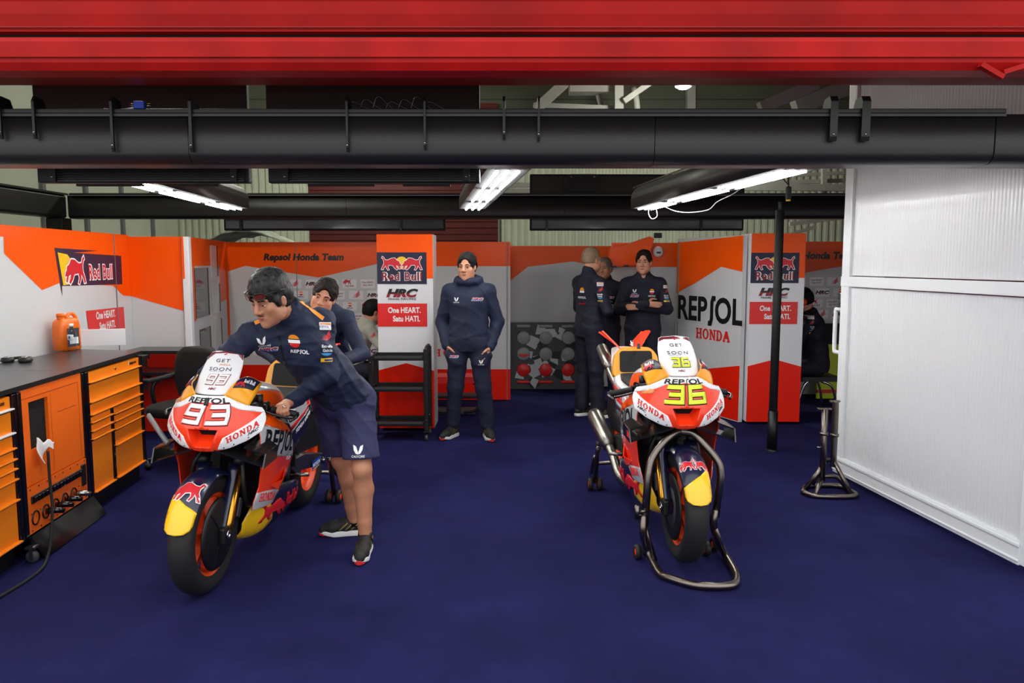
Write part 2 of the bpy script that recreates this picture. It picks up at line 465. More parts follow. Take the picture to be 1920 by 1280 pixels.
# ---------------------------------------------------------------- camera
CF, CH, CT = 1450., 1.66, math.radians(5.87)
def ray(px, py):
    a = (px - 960) / CF; b = (640 - py) / CF
    return Vector((a, math.cos(CT) + b * math.sin(CT), -math.sin(CT) + b * math.cos(CT)))
def D(px, py, Y):
    d = ray(px, py); return Vector((0, 0, CH)) + d * (Y / d.y)
def G(px, py, z=0.):
    d = ray(px, py); return Vector((0, 0, CH)) + d * ((z - CH) / d.z)
cd = bpy.data.cameras.new('camera'); cam = bpy.data.objects.new('camera', cd); COL.objects.link(cam)
cam.location = (0, 0, CH); cam.rotation_euler = (PI / 2 - CT, 0, 0); cd.lens = 36 * CF / 1920; cd.sensor_width = 36; cd.clip_start = .05; cd.clip_end = 200
SC.camera = cam
# ---------------------------------------------------------------- light
SC.view_settings.view_transform = 'Standard'; SC.view_settings.look = 'None'; SC.view_settings.gamma = 1; SC.view_settings.exposure = .22
w = bpy.data.worlds.new('sky'); SC.world = w; w.use_nodes = True
wn = w.node_tree; bg = wn.nodes['Background']
tc = wn.nodes.new('ShaderNodeTexCoord'); sx = wn.nodes.new('ShaderNodeSeparateXYZ'); rp = wn.nodes.new('ShaderNodeValToRGB')
wn.links.new(tc.outputs['Generated'], sx.inputs[0]); wn.links.new(sx.outputs['Z'], rp.inputs['Fac'])
rp.color_ramp.elements[0].position = .0; rp.color_ramp.elements[0].color = (.60, .60, .60, 1)
rp.color_ramp.elements[1].position = .5; rp.color_ramp.elements[1].color = (1.0, 1.0, 1.0, 1)
wn.links.new(rp.outputs['Color'], bg.inputs['Color']); bg.inputs['Strength'].default_value = 1.75
SC.cycles.use_denoising = True
SC.cycles.max_bounces = 8; SC.cycles.sample_clamp_indirect = 8
# ---------------------------------------------------------------- building shell
def struct(o, label, cat): return tag(o, label, cat, kind='structure')
m = MB(); m.box((0, 5.5, -.05), (14, 17.2, .1), 'carpet')
struct(m.build('floor'), 'dark blue carpet covering the whole garage floor', 'floor')
m = MB(); m.box((0, 20, -.13), (60, 80, .06), 'grey_mid'); 
m = MB(); m.box((0, -20, -.12), (80, 34, .06), 'concrete')
struct(m.build('pavement'), 'pale concrete pit lane ground outside the open garage', 'pavement')
def ribs(m, p0, p1, z0, z1, mt, pitch, depth, n):
    """ribbed cladding between two floor points, ribs toward n"""
    a, b = V(p0[0], p0[1], 0), V(p1[0], p1[1], 0); L = (b - a).length; u = (b - a) / L; nn = V(*n, 0).normalized()
    k = int(L / pitch); pts = []
    for i in range(k):
        x = i * L / k; w = L / k
        pts += [(x, 0), (x + w * .35, 0), (x + w * .5, depth), (x + w * .85, depth)]
    pts.append((L, 0)); vs = []
    for x, d in pts: q = a + u * x + nn * d; vs += [(q.x, q.y, z0), (q.x, q.y, z1)]
    m.add(vs, [(2 * i, 2 * i + 2, 2 * i + 3, 2 * i + 1) for i in range(len(pts) - 1)], mt)
m = MB(); m.box((0, 14.1, 2.9), (14, .1, 5.8), 'cladding'); ribs(m, (-6, 14.02), (-3.6, 14.02), 0, 3.9, 'cladding', .12, .04, (0, -1))
ribs(m, (-.25, 14.02), (6.4, 14.02), 0, 3.9, 'cladding', .12, .04, (0, -1))
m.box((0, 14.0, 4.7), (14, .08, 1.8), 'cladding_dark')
for zz in (4.15, 4.5, 4.85, 5.2): m.box((0, 13.95, zz), (14, .02, .015), 'grey_dark')
struct(m.build('wall_back'), 'pale green ribbed cladding wall at the rear of the garage building', 'wall')
m = MB(); m.box((-6.05, 8.7, 2.9), (.1, 10.8, 5.8), 'cladding')
for i in range(10):
    y = 4 + i * 1.0; m.box((-5.98, y, 2.9), (.05, .07, 5.8), 'grey_mid')
ribs(m, (-5.995, 9.2), (-5.995, 7.2), 0, 5.8, 'cladding', .1, .03, (1, 0))
struct(m.build('wall_left'), 'pale green cladding wall with dark seams on the left of the building', 'wall')
m = MB(); m.box((6.55, 8.7, 2.9), (.1, 10.8, 5.8), 'back_red')
struct(m.build('wall_right'), 'dark red wall on the right of the building', 'wall')
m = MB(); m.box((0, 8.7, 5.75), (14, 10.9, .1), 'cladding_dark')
for i in range(6): m.box((0, 4.5 + i * 1.8, 5.6), (13, .15, .2), 'grey_dark')
struct(m.build('ceiling'), 'dark ceiling of the garage building high above the rig', 'ceiling')
# red roller shutter above the opening
prof = [(3.60, 2.455), (3.44, 2.452), (3.395, 2.47), (3.378, 2.5), (3.375, 2.585), (3.385, 2.605), (3.41, 2.612), (3.41, 2.622), (3.39, 2.63), (3.383, 2.70), (3.388, 2.752), (3.41, 2.762), (3.41, 2.772), (3.39, 2.78), (3.385, 2.9), (3.41, 2.92), (3.40, 3.05), (3.40, 5.8), (3.6, 5.8)]
m = MB(); vs = []; fs = []; n = len(prof)
for X in (-6.6, 6.6): vs += [(X, a, b) for a, b in prof]
for i in range(n): j = (i + 1) % n; fs.append((i, i + n, j + n, j))
mts = ['shutter_dark', 'shutter_dark', 'shutter_red_light', 'shutter_red_light', 'shutter_red_light', 'shutter_red', 'void', 'shutter_red', 'shutter_red', 'shutter_red'] + ['shutter_red'] * 20  # underside and lip take their own red for the shade below the bar
for i, f in enumerate(fs): m.add([vs[k] for k in f], [(0, 1, 2, 3)], mts[i], False)
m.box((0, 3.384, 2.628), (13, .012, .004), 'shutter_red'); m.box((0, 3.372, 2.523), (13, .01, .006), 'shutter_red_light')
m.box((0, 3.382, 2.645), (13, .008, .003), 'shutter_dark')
for x, y, a in ((2.02, 2.49, .5), (2.12, 2.5, -.3)): m.box((x, 3.36, y - .03), (.11, .03, .02), 'shutter_red_light', R=Matrix.Rotation(a, 3, 'Y'))
struct(m.build('lintel'), 'red steel roller shutter housing across the top of the garage opening', 'roller shutter')
for sx_, nm in ((-1, 'left'), (1, 'right')):
    m = MB(); m.box((sx_ * 6.55, 3.5, 2.9), (.1, .2, 5.8), 'shutter_red')
    struct(m.build('jamb_' + nm), 'red steel door jamb on the %s edge of the garage opening' % nm, 'door jamb')
# dark red rear shutter
m = MB(); m.box((-1.93, 13.95, 2.2), (3.35, .06, 4.4), 'back_red')
for i in range(40): m.box((-1.93, 13.91, .1 + i * .11), (3.35, .02, .07), 'back_red')
struct(m.build('door_1'), 'dark red roller shutter in the rear wall behind the panels', 'roller door')
# steel frame in the roof
m = MB()
for a, b, Y1, Y2, s in (((1425, 203), (1530, 158), 8., 8., .12), ((1490, 203), (1600, 160), 8.4, 8.4, .16), ((1005, 205), (1060, 155), 12, 12, .14), ((1000, 197), (1150, 203), 12.2, 12.2, .07), ((1160, 205), (1160, 155), 12.1, 12.1, .13), ((1170, 190), (1220, 155), 12., 12., .08), ((1295, 205), (1295, 155), 13.8, 13.8, .14),
                        ((1370, 345), (1590, 338), 12, 12, .06), ((1395, 351), (1590, 352), 11.8, 11.8, .1), ((1545, 365), (1545, 305), 11.9, 11.9, .07), ((1480, 420), (1585, 407), 11.5, 11.5, .06), ((1480, 440), (1530, 425), 11.5, 11.5, .05), ((930, 347), (1000, 347), 12, 12, .07), ((930, 358), (1000, 358), 12, 12, .07), ((1450, 330), (1590, 324), 12.2, 12.2, .05)):
    m.bar(D(*a, Y1), D(*b, Y2), s, s, 'galv')
struct(m.build('trim_1'), 'white painted steel roof truss bars behind the black rig', 'roof truss')
m = MB(); m.box(D(1110, 168, 12.3), (.7, .3, .12), 'galv'); m.tube(spline([D(1118, 160, 12.4), D(1122, 180, 12.4), D(1128, 205, 12.4)], 4), .04, 'galv', 8); m.tube(spline([D(1185, 160, 12.4), D(1192, 180, 12.4), D(1195, 205, 12.4)], 4), .05, 'galv', 8)
tag(m.build('air_duct'), 'ribbed ventilation duct hanging high behind the black rig', 'duct')
t = thing('high_bay_lamp', 'bright pale lamp high up beside the white steel post', 'lamp', D(1281, 163, 11))
m = MB(); m.lathe([(0, .02), (.07, .015), (.11, 0), (.12, .05), (.06, .13), (.03, .2), (0, .2)], (0, 0, 0), (0, 0, 1), 'galv', 20); m.cyl((0, 0, .18), (0, 0, 1.58), .01, 'grey_dark', 8); m.build('lamp_shade', t)
m = MB(); m.lathe([(0, -.03), (.06, -.025), (.1, 0), (.1, .004), (0, .004)], (0, 0, 0), (0, 0, 1), 'led_far', 20); m.build('bulb', t)
def high_bay_or_fill_light(p, e, par=None):
    l = bpy.data.lights.new('high_bay_or_fill_light', 'POINT'); l.energy = e; l.shadow_soft_size = .15; l.color = (1, .98, .86); o = bpy.data.objects.new('high_bay_or_fill_light', l); COL.objects.link(o); o.location = p
high_bay_or_fill_light(D(1281, 163, 11) + V(0, 0, -.12), 80); high_bay_or_fill_light((-2.6, 11.6, 4.3), 100); high_bay_or_fill_light((-3.2, 6.6, 4.6), 55)  # first sits in the visible lamp; other two are added fill for the rear
t['group'] = 'high bay lamps'
dup(t, 'made-up high bay lamp, out of view above the rear red shutter', (-2.6, 11.6, 4.42)); dup(t, 'made-up high bay lamp, out of view above the tool cabinets', (-3.2, 6.6, 4.72))  # invented fixtures, out of view, dressing the two added fill lights
# ---------------------------------------------------------------- black overhead rig
def profile_x(m, x0, x1, prof, mt, cap=True):
    n = len(prof); vs = [(x0, a, b) for a, b in prof] + [(x1, a, b) for a, b in prof]
    m.add(vs, [(i, i + n, (i + 1) % n + n, (i + 1) % n) for i in range(n)], mt, True)
    if cap: m.add(vs, [tuple(range(n))[::-1], tuple(range(n, 2 * n))], mt)
def arcp(cy, cz, r, a0, a1, n=8): return [(cy + r * math.cos(lerp(a0, a1, i / n)), cz + r * math.sin(lerp(a0, a1, i / n))) for i in range(n + 1)]
t = thing('overhead_gantry', 'long black carbon textured gantry crossing the front of the garage above head height', 'gantry', (0, 3.8, 2.12))
T = V(0, 3.8, 2.12)
fp = [(3.90, 2.12), (3.90, 2.35)] + [(3.70, 2.345), (3.70, 2.2)] + [(3.70 + .06 - .06 * math.cos(a), 2.18 - .06 * math.sin(a)) for a in [i * PI / 2 / 8 for i in range(1, 9)]]
segs = [-3.9, -1.516, .669, 2.261, 4.2]
for i in range(4):
    m = MB(); o_ = .004 if i in (1, 3) else 0
    profile_x(m, segs[i] + .002, segs[i + 1] - .002, [(a - (o_ if a < 3.8 else 0), b) for a, b in fp], 'beam'); m.build('beam_section', t, off=T)
m = MB(); m.box((-.8, 3.8, 2.358), (6.2, .23, .022), 'black', bev=.004); m.box((-.8, 3.69, 2.34), (6.2, .01, .012), 'grey_dark'); m.build('top_flange', t, off=T)
for i, (x, h, wd) in enumerate(((-2.376, .14, .012), (-2.219, .14, .012), (-1.858, .2, .012), (-1.493, .2, .014), (-.766, .2, .01), (-.405, .19, .01), (-.037, .14, .012), (.124, .15, .01), (1.493, .15, .035), (1.642, .15, .04))):
    q = thing('cable_hook', 'thin black hook plate clipped over the front gantry, ' + ['by the left picture edge', 'second from the left picture edge', 'left of the blue connector', 'beside the left beam seam', 'left of the cable tangle', 'right of the cable tangle', 'just left of the bright centre lamp', 'just right of the centre lamp', 'broad one left of the white door', 'broad one nearest the white door'][i], 'hook', (x, 3.69, 2.37), 'hook plates on the front gantry')
    m = MB(); poly = [(-.012, .0), (.08, .0), (.08, .012), (.06, .045 if i not in (0, 1, 8, 9) else .05), (-.004, .055), (-.02, .03), (-.02, -h + .02), (-.012, -h), (-.003, -h)]
    m.prism(poly, ((wd / 2, 0, 0), (0, 1, 0), (0, 0, 1)), wd, 'black'); m.build('plate', q)
    m = MB(); m.lathe([(.005, 0), (.005, .004), (0, .004)], (0, -.02, -h + .03), (0, -1, 0), 'steel_light', 8); m.build('bolt', q)
for x in (-3.4, 3.7):
    m = MB(); m.cyl((x, 3.8, 2.37), (x, 3.8, 5.7), .012, 'black', 8); m.build('hanger_rod', t, off=T)
# wires on top
m = MB()
for k in range(7):
    x = -.78 + k * .06; m.tube(spline([(x, 3.75, 2.372), (x + .03, 3.74, 2.41 + .012 * (k % 3)), (x + .09, 3.76, 2.385), (x + .16, 3.75, 2.374)], 5), .004, 'black_gloss', 6)
tag(m.build('cable_bundle'), 'tangle of thin black cables lying on the front gantry above the centre', 'cables', kind='stuff')
t2 = thing('cable_connector', 'blue cable connector with bare wire ends lying on the front gantry', 'connector', (-1.75, 3.73, 2.37))
m = MB(); m.box((0, 0, .022), (.05, .03, .035), 'cable_blue', bev=.004); m.build('housing', t2)
m = MB()
for s_ in (-1, 1): m.cyl((s_ * .025, 0, .028), (s_ * .05, 0, .03), .002, 'gold', 6); m.cyl((s_ * .025, 0, .02), (s_ * .05, 0, .02), .002, 'steel_light', 6)
m.tube(spline([(-.03, 0, .012), (-.1, .01, .004), (-.17, 0, .006)], 5), .003, 'white', 6); m.build('wire', t2)
# two screens seen from behind, hanging from the front gantry
for i, x0 in enumerate((-2.52, -1.30)):
    q = thing('hanging_screen', 'black ribbed back of a wide screen hung behind the front gantry, ' + ('on the left' if i == 0 else 'right of its twin'), 'screen', (x0 + .6, 4.15, 2.055), 'screens behind the front gantry')
    m = MB(); X0, X1 = -.595, .605
    m.box((-.03, .03, .35), (1.12, .05, .66), 'black', bev=.008); m.build('housing', q)
    m = MB()
    for k in range(9): m.box((0, -.004 - .008, .03 + k * .0115), (1.02, .016, .006), 'carbon')
    m.build('vent_slats', q)
    for xx in (-.49, .46):
        m = MB(); m.box((xx, -.022, .085), (.035, .02, .125), 'black', bev=.004); m.lathe([(.006, 0), (.006, .004), (0, .004)], (xx, -.032, .12), (0, -1, 0), 'steel_light', 8); m.lathe([(.006, 0), (.006, .004), (0, .004)], (xx, -.032, .05), (0, -1, 0), 'steel_light', 8); m.build('bracket', q)
    for xx in (-.25, .25):
        m = MB(); m.lathe([(.012, 0), (.012, .004), (0, .004)], (xx, .004, .56), (0, -1, 0), 'grey_mid', 10); m.build('bolt', q)
    m = MB(); m.box((-.2, -.005, .008), (.35, .02, .012), 'black_matt'); m.box((.25, -.005, .008), (.25, .02, .012), 'black_matt'); m.build('connector_strip', q)
# rear gantry with two more screens
t = thing('overhead_gantry', 'black gantry crossing above the rear panels', 'gantry', (0, 9, 2.155)); T = V(0, 9, 2.155)
fp = [(9.15, 2.155), (9.15, 2.42), (8.97, 2.415), (8.97, 2.22)] + [(8.97 + .05 - .05 * math.cos(a), 2.205 - .05 * math.sin(a)) for a in [i * PI / 2 / 6 for i in range(1, 7)]]
for a, b in ((-5.09, -3.3), (-3.3, -1.9), (-1.9, .6), (.6, 3.0), (3.0, 4.3)):
    m = MB(); profile_x(m, a + .002, b - .002, fp, 'beam'); m.build('beam_section', t, off=T)
m = MB(); m.box((-.4, 9.06, 2.43), (9.3, .24, .02), 'black'); m.box((-.4, 8.945, 2.416), (9.3, .008, .01), 'grey_mid'); m.build('top_flange', t, off=T)
t = thing('overhead_gantry', 'black gantry running back along the left side above the orange panels', 'gantry', (-5.2, 7, 2.155)); T = V(-5.2, 7, 2.155)
m = MB(); m.box((-5.2, 6.9, 2.29), (.18, 4.2, .265), 'beam', bev=.03); m.build('beam_section', t, off=T)
m = MB(); m.box((-5.2, 6.9, 2.43), (.22, 4.2, .02), 'black'); m.build('top_flange', t, off=T)
m = MB(); m.box((-5.16, 8.9, 1.08), (.19, .19, 2.15), 'black', bev=.01); m.build('post', t, off=T)
for i, (x0, x1) in enumerate(((-3.42, -.79), (.21, 2.75))):
    q = thing('hanging_screen', 'wide dark screen hung under the rear gantry ' + ('on the left' if i == 0 else 'on the right'), 'screen', ((x0 + x1) / 2, 9.3, 2.02), 'screens under the rear gantry')
    w_ = x1 - x0; hh = .42 if i == 0 else .66
    m = MB(); m.box((0, 0, hh / 2 + .01), (w_, .06, hh), 'black_matt', bev=.01); m.build('housing', q)
    m = MB(); m.box((0, -.034, hh / 2 + .01), (w_ - .05, .006, hh - .05), 'screen_green'); m.build('screen_face', q)
    for xx in (-w_ * .42, w_ * .3):
        m = MB(); m.box((xx, -.045, .07), (.03, .03, .13), 'black'); m.build('bracket', q)
q = thing('monitor_mount', 'rounded black mounting plate on top of the rear gantry', 'mount', D(1093, 358, 8.95))
m = MB(); m.prism(rounded([(-.2, 0), (.2, 0), (.2, .19), (-.2, .19)], .06), ((0, 0, 0), (1, 0, 0), (0, 0, 1)), .03, 'black'); m.build('plate', q)
for xx in (-.13, .13): m = MB(); m.lathe([(.012, 0), (.012, .004), (0, .004)], (xx, 0, .16), (0, -1, 0), 'steel_light', 8); m.build('bolt', q)
# led lamps under black tubes
def led_lamp(label, near, far, w_=.24, strips=3, z=2.135):
    a, b = V(near[0], near[1], z), V(far[0], far[1], z); d = (b - a); L = d.length; ang = math.atan2(d.y, d.x)
    t = thing('tube_lamp', label, 'lamp', a, 'strip lamps under black tubes', rot=(0, 0, ang))
    m = MB(); p = [(-w_ / 2, .012)] + [(-w_ / 2 * math.cos(x), .1 + .12 * math.sin(x)) for x in [i * PI / 8 for i in range(9)]] + [(w_ / 2, .012)]
    m.loft([[(0, y, zz) for y, zz in p], [(L, y, zz) for y, zz in p]], 'black'); m.box((L / 2, 0, .0115), (L * .998, w_ - .01, .002), 'void'); m.build('tube_housing', t)
    m = MB(); m.box((L / 2, w_ / 2 - .02, .20), (L, .012, .01), 'steel_light'); m.build('cable_rail', t)
    for k in range(strips):
        y = (k - 1) * .058
        for s0, s1 in ((.06, .36), (.40, .70), (.76, .985)):
            m = MB(); m.box(((s0 + s1) / 2 * L, y, .004), ((s1 - s0) * L, .015, .014), 'led', bev=.003); m.build('led_strip', t)
        m = MB(); m.box((L * .5, y, .011), (L * .97, .019, .006), 'void'); m.build('strip_carrier', t)
    return t
led_lamp('three white light strips under a black tube on the left side', (-2.265, 4.24), (-2.54, 7.2))
led_lamp('three white light strips under a black tube over the middle of the garage', (.0, 3.98), (-.37, 7.25))
led_lamp('three white light strips under a black tube on the right side', (1.52, 3.98), (1.21, 7.2))
# hanging remote and loose cable at the right lamp
q = thing('hanging_remote', 'black pendant controller with a yellow tip dangling by its cable at the right lamp', 'remote', D(1478, 372, 6.0))
m = MB(); m.box((0, 0, .04), (.04, .03, .1), 'black', bev=.008); m.build('body', q)
m = MB(); m.box((0, 0, -.014), (.03, .025, .012), 'yellow', bev=.003); m.build('tip', q)
m = MB(); m.tube(spline([(0, 0, .09), (-.006, 0, .17), (.002, 0, .3)], 5), .006, 'black', 8); m.tube(spline([(0, 0, .1), (-.05, 0, .16), (-.08, 0, .25)], 5), .004, 'black', 8); m.build('cord', q)
m = MB(); m.tube(spline([D(1248, 388, 6.9), D(1268, 396, 6.8), D(1295, 398, 6.6), D(1328, 393, 6.4), D(1345, 378, 6.2), D(1375, 363, 6.0), D(1403, 343, 5.7)], 6), .004, 'white', 6); m.tube(spline([D(1218, 388, 7.1), D(1216, 400, 7.1), D(1222, 410, 7.1), D(1232, 405, 7.1), D(1230, 388, 7.1)], 6), .004, 'white', 6)
tag(m.build('loose_cord'), 'thin pale cable sagging below the right lamp', 'cable')
# floor pole
q = thing('support_pole', 'slim black floor to gantry pole in front of the right corner panel', 'pole', (2.295, 6.7, 0))
m = MB(); m.cyl((0, 0, .33), (0, 0, 2.10), .036, 'black_matt', 20); m.build('tube', q)
m = MB(); m.cyl((0, 0, .0), (0, 0, .36), .043, 'black', 20); m.build('sleeve', q)
m = MB(); m.lathe([(.05, 0), (.05, .012), (.04, .02)], (0, 0, 0), (0, 0, 1), 'black', 20); m.build('foot', q)
m = MB(); m.cyl((0, 0, 2.10), (0, 0, 2.17), .016, 'grey_dark', 10); m.build('top_pin', q)
# ---------------------------------------------------------------- white folding door on the right
q = thing('folding_door', 'tall white ribbed polycarbonate folding door leaf on the right', 'door', (2.511, 5.879, 0))
da, db = V(2.511, 5.879, 0), V(2.727, 3.995, 0); du = (db - da).normalized(); L = (db - da).length
fr = lambda x=0, z=0, n=0: (V(0, 0, 0) + du * x + V(0, 0, z) + du.cross(V(0, 0, 1)) * n, du, V(0, 0, 1))
for (z0, z1) in ((.17, 1.47), (1.56, 3.3)):
    m = MB(); k = 62; pts = []; x0, x1 = .10, L - .03
    for i in range(k):
        x = lerp(x0, x1, i / k); w_ = (x1 - x0) / k
        pts += [(x, 0), (x + w_ * .28, .002), (x + w_ * .5, .010), (x + w_ * .72, .002)]
    pts.append((x1, 0)); vs = []
    nn = du.cross(V(0, 0, 1))
    for x, d in pts: r_ = du * x + nn * (d - .012); vs += [(r_.x, r_.y, z0), (r_.x, r_.y, z1)]
    m.add(vs, [(2 * i, 2 * i + 2, 2 * i + 3, 2 * i + 1) for i in range(len(pts) - 1)], 'door_white', True); m.build('ribbed_panel', q)
R_ = Matrix((du, nn * -1, V(0, 0, 1))).transposed()
def fbox(m, x, z, sx, sz, sy=.05, n=-.01, mt='door_frame', bev=.004):
    c = du * x + nn * n + V(0, 0, z); m.box(c, (sx, sy, sz), mt, bev=bev, R=R_)
m = MB(); fbox(m, .045, 1.7, .09, 3.3); fbox(m, .105, 1.7, .015, 3.3, .03, .005); m.build('stile', q)
m = MB(); fbox(m, L + .02, 1.7, .07, 3.3); m.build('stile', q)
m = MB(); fbox(m, L / 2, 1.515, L, .075, .055, -.006); m.build('middle_rail', q)
m = MB(); fbox(m, L / 2, .11, L, .13, .055, -.006); fbox(m, L / 2, .155, L, .02, .06, .0); fbox(m, L / 2, .07, L, .012, .06, .0); m.build('bottom_rail', q)
m = MB(); hp = [du * -.03 + V(0, 0, 1.36), du * -.05 + nn * .0 + V(0, 0, 1.37), du * -.075 + V(0, 0, 1.34), du * -.075 + V(0, 0, 1.02), du * -.05 + V(0, 0, .985), du * .01 + V(0, 0, .98)]
hp = [du * .0 + V(0, 0, 1.30), du * -.06 + V(0, 0, 1.30), du * -.085 + V(0, 0, 1.27), du * -.085 + V(0, 0, 1.0), du * -.06 + V(0, 0, .97), du * .0 + V(0, 0, .97)]
m.tube(spline(hp, 5), .016, 'door_frame', 12); m.build('handle', q)
m = MB(); fbox(m, -.02, 1.40, .04, .05, .03, 0, 'steel_light'); fbox(m, -.015, 1.335, .02, .04, .03, .02, 'grey_dark'); m.build('latch', q)
# ---------------------------------------------------------------- branded panels
Z = (0, 0, 1)
PH = 1.92
def panel_frame(a, b):
    a, b = V(a[0], a[1], 0), V(b[0], b[1], 0); u = (b - a).normalized(); return (a, u, V(Z)), (b - a).length
def slab(name, label, a, b, h=PH, th=.05, mt='panel_grey', cat='panel', group='branded garage panels', z0=.01):
    """upright panel facing the viewer, a = its left end, b = its right end; returns mesh builder with front decals to add"""
    fr, L = panel_frame(a, b); m = MB()
    m.prism([(0, z0), (L, z0), (L, h), (0, h)], fr, th, mt)
    return m, fr, L
def logo_redbull(m, fr, cx, cy, w_, off=.004, plate=True, h_=None):
    h_ = h_ or w_ * .62
    if plate: m.flat(rect(cx - w_ / 2, cy - h_ / 2, cx + w_ / 2, cy + h_ / 2), fr, 'navy_sign', off - .001)
    s = w_ * .40
    m.flat(ell(cx, cy + h_ * .17, w_ * .125, w_ * .125), fr, 'yellow', off)
    for sg in (-1, 1):
        m.flat(bull_edge(s, w_ * .02, sg < 0, cx + sg * w_ * .2, cy + h_ * .13), fr, 'white', off + .0008)
        m.flat(bull(s, sg < 0, cx + sg * w_ * .2, cy + h_ * .13), fr, 'logo_red', off + .0016)
    th = h_ * .26
    t = text2d('Red Bull', th, .055, 0, 1.08, 'C', .95); m.flat(tf2(t, dx=cx, dy=cy - h_ * .38), fr, 'white', off + .0008)
    t = text2d('Red Bull', th, .02, 0, 1.12, 'C', .95); m.flat(tf2(t, dx=cx, dy=cy - h_ * .38), fr, 'logo_wine', off + .0016)
def logo_hrc(m, fr, cx, cy, h, off=.004, lo='logo_wine', hi='logo_black', sub=True):
    t = tf2(text2d('HRC', h, .06, .3, 1.0, 'C', 1.35), dx=cx, dy=cy)
    b_, t_ = split_y(t, cy + h * .42)
    m.flat(b_, fr, lo, off); m.flat(t_, fr, hi, off)
    if sub: m.flat(tf2(text2d('Honda RACING', h * .3, .01, 0, 1.05, 'C', 1.25), dx=cx, dy=cy - h * .42), fr, hi, off)
def logo_repsol_ball(m, fr, cx, cy, s, off=.004, word=True, wc='logo_black'):
    m.flat(ell(cx, cy, s * .5, s * .5, 14, .1, PI - .1), fr, 'trim_orange', off)
    m.flat(rect(cx - s * .55, cy - s * .12, cx + s * .5, cy + s * .08), fr, 'white', off + .0004)
    m.flat(ell(cx, cy - s * .1, s * .45, s * .4, 12, PI, 2 * PI), fr, 'sign_red', off)
    if word: m.flat(repsol(s * .3, dx=cx, dy=cy - s * .95), fr, wc, off)
def one_heart(m, fr, cx, cy, w_, h_, off=.004, skew=0., bg='sign_red', xs=.8):
    m.flat(poly2d([(cx - w_ / 2, cy - h_ / 2), (cx + w_ / 2, cy - h_ / 2), (cx + w_ / 2, cy + h_ / 2), (cx - w_ / 2, cy + h_ / 2)]), fr, bg, off - .001)
    m.flat(tf2(text2d('One HEART.', h_ * .24, .03, 0, 1.0, 'C', xs), dx=cx + w_ * .04, dy=cy + h_ * .1), fr, 'white', off)
    m.flat(tf2(text2d('Satu HATI.', h_ * .24, .03, 0, 1.0, 'C', xs), dx=cx + w_ * .08, dy=cy - h_ * .27), fr, 'white', off)
def sponsor_wall(m, fr, x0, x1, z0, z1, dx=.22, dz=.135):
    r = 0; z = z1
    while z > z0:
        k = 0; x = x0 + (r % 2) * dx * .35
        while x < x1:
            i = (k + r * 2) % 5
            m.flat(rect(x - .085, z - .052, x + .085, z + .052), fr, 'panel_white', .0015)
            if i == 0:
                m.flat(bull(.1, False, x - .03, z + .02), fr, 'logo_red', .003); m.flat(tf2(text2d('Red Bull', .022, .02, 0, 1, 'C'), dx=x, dy=z - .035), fr, 'logo_wine', .003)
            elif i == 1:
                m.flat(tf2(text2d('One HEART', .02, .02, 0, 1, 'C'), dx=x, dy=z + .008), fr, 'logo_wine', .003); m.flat(tf2(text2d('Satu HATI', .02, .02, 0, 1, 'C'), dx=x, dy=z - .025), fr, 'logo_wine', .003)
            elif i == 2: m.flat(wing(.1, x, z), fr, 'logo_red', .003)
            elif i == 3: logo_hrc(m, fr, x, z - .02, .042, .003, sub=False)
            else: logo_repsol_ball(m, fr, x, z + .02, .05, .003)
            x += dx; k += 1
        z -= dz; r += 1
SP = dict(group='branded garage panels')
# left side wall, long panel
m, fr, L = slab('', '', (-3.40, 3.8), (-3.663, 7.44), 1.915)
wx = lambda Y: (Y - 3.8) / .9974
W_ = lambda p, q: (wx(p), q)
m.flat(poly2d([W_(3.8, 1.915), W_(3.8, 1.84), W_(5.389, 1.833), W_(5.384, 1.718), W_(5.846, 1.448), W_(6.108, 1.495), W_(7.05, 1.447), W_(7.27, 1.347), (L, 1.335), (L, 1.915)]), fr, 'orange', .002)
m.flat(poly2d([W_(6.059, 1.769), W_(6.136, 1.381), W_(6.14, 1.47), W_(7.253, 1.454), W_(7.256, 1.717), W_(6.35, 1.735), W_(6.801, 1.757)]), fr, 'navy_sign', .004)
m.flat(poly2d([W_(6.10, 1.735), W_(6.25, 1.72), W_(6.33, 1.66), W_(6.33, 1.56), W_(6.27, 1.48), W_(6.16, 1.475)]), fr, 'yellow', .005)
c_ = (wx(6.36), 1.58)
m.flat(bull_edge(.34, .022, False, *c_), fr, 'white', .0058); m.flat(bull(.34, False, *c_), fr, 'logo_red', .0066)
for b_, mt_, o_ in ((.075, 'white', .0055), (.02, 'logo_red', .0065)):
    m.flat(tf2(text2d('Red Bull', .125, b_, 0, 1.1 if b_ > .05 else 1.14, 'C', .72), dx=wx(6.83), dy=1.515), fr, mt_, o_)
m.flat(poly2d([W_(6.514, 1.25), W_(6.551, 1.041), W_(7.261, 1.027), W_(7.257, 1.241)]), fr, 'sign_red', .004)
m.flat(tf2(text2d('One HEART.', .065, .03, 0, 1, 'C', .8), dx=wx(6.88), dy=1.165), fr, 'white', .0055); m.flat(tf2(text2d('Satu HATI.', .065, .03, 0, 1, 'C', .8), dx=wx(6.9), dy=1.07), fr, 'white', .0055)
m.box(V(fr[0]) + V(fr[1]) * (wx(7.12)) + V(.004, 0, .96), (.008, .008, 1.9), 'grey_mid')
tag(m.build('branded_panel'), 'long grey and orange panel wall behind the tool cabinets with a bull logo', 'panel', 'branded garage panels')
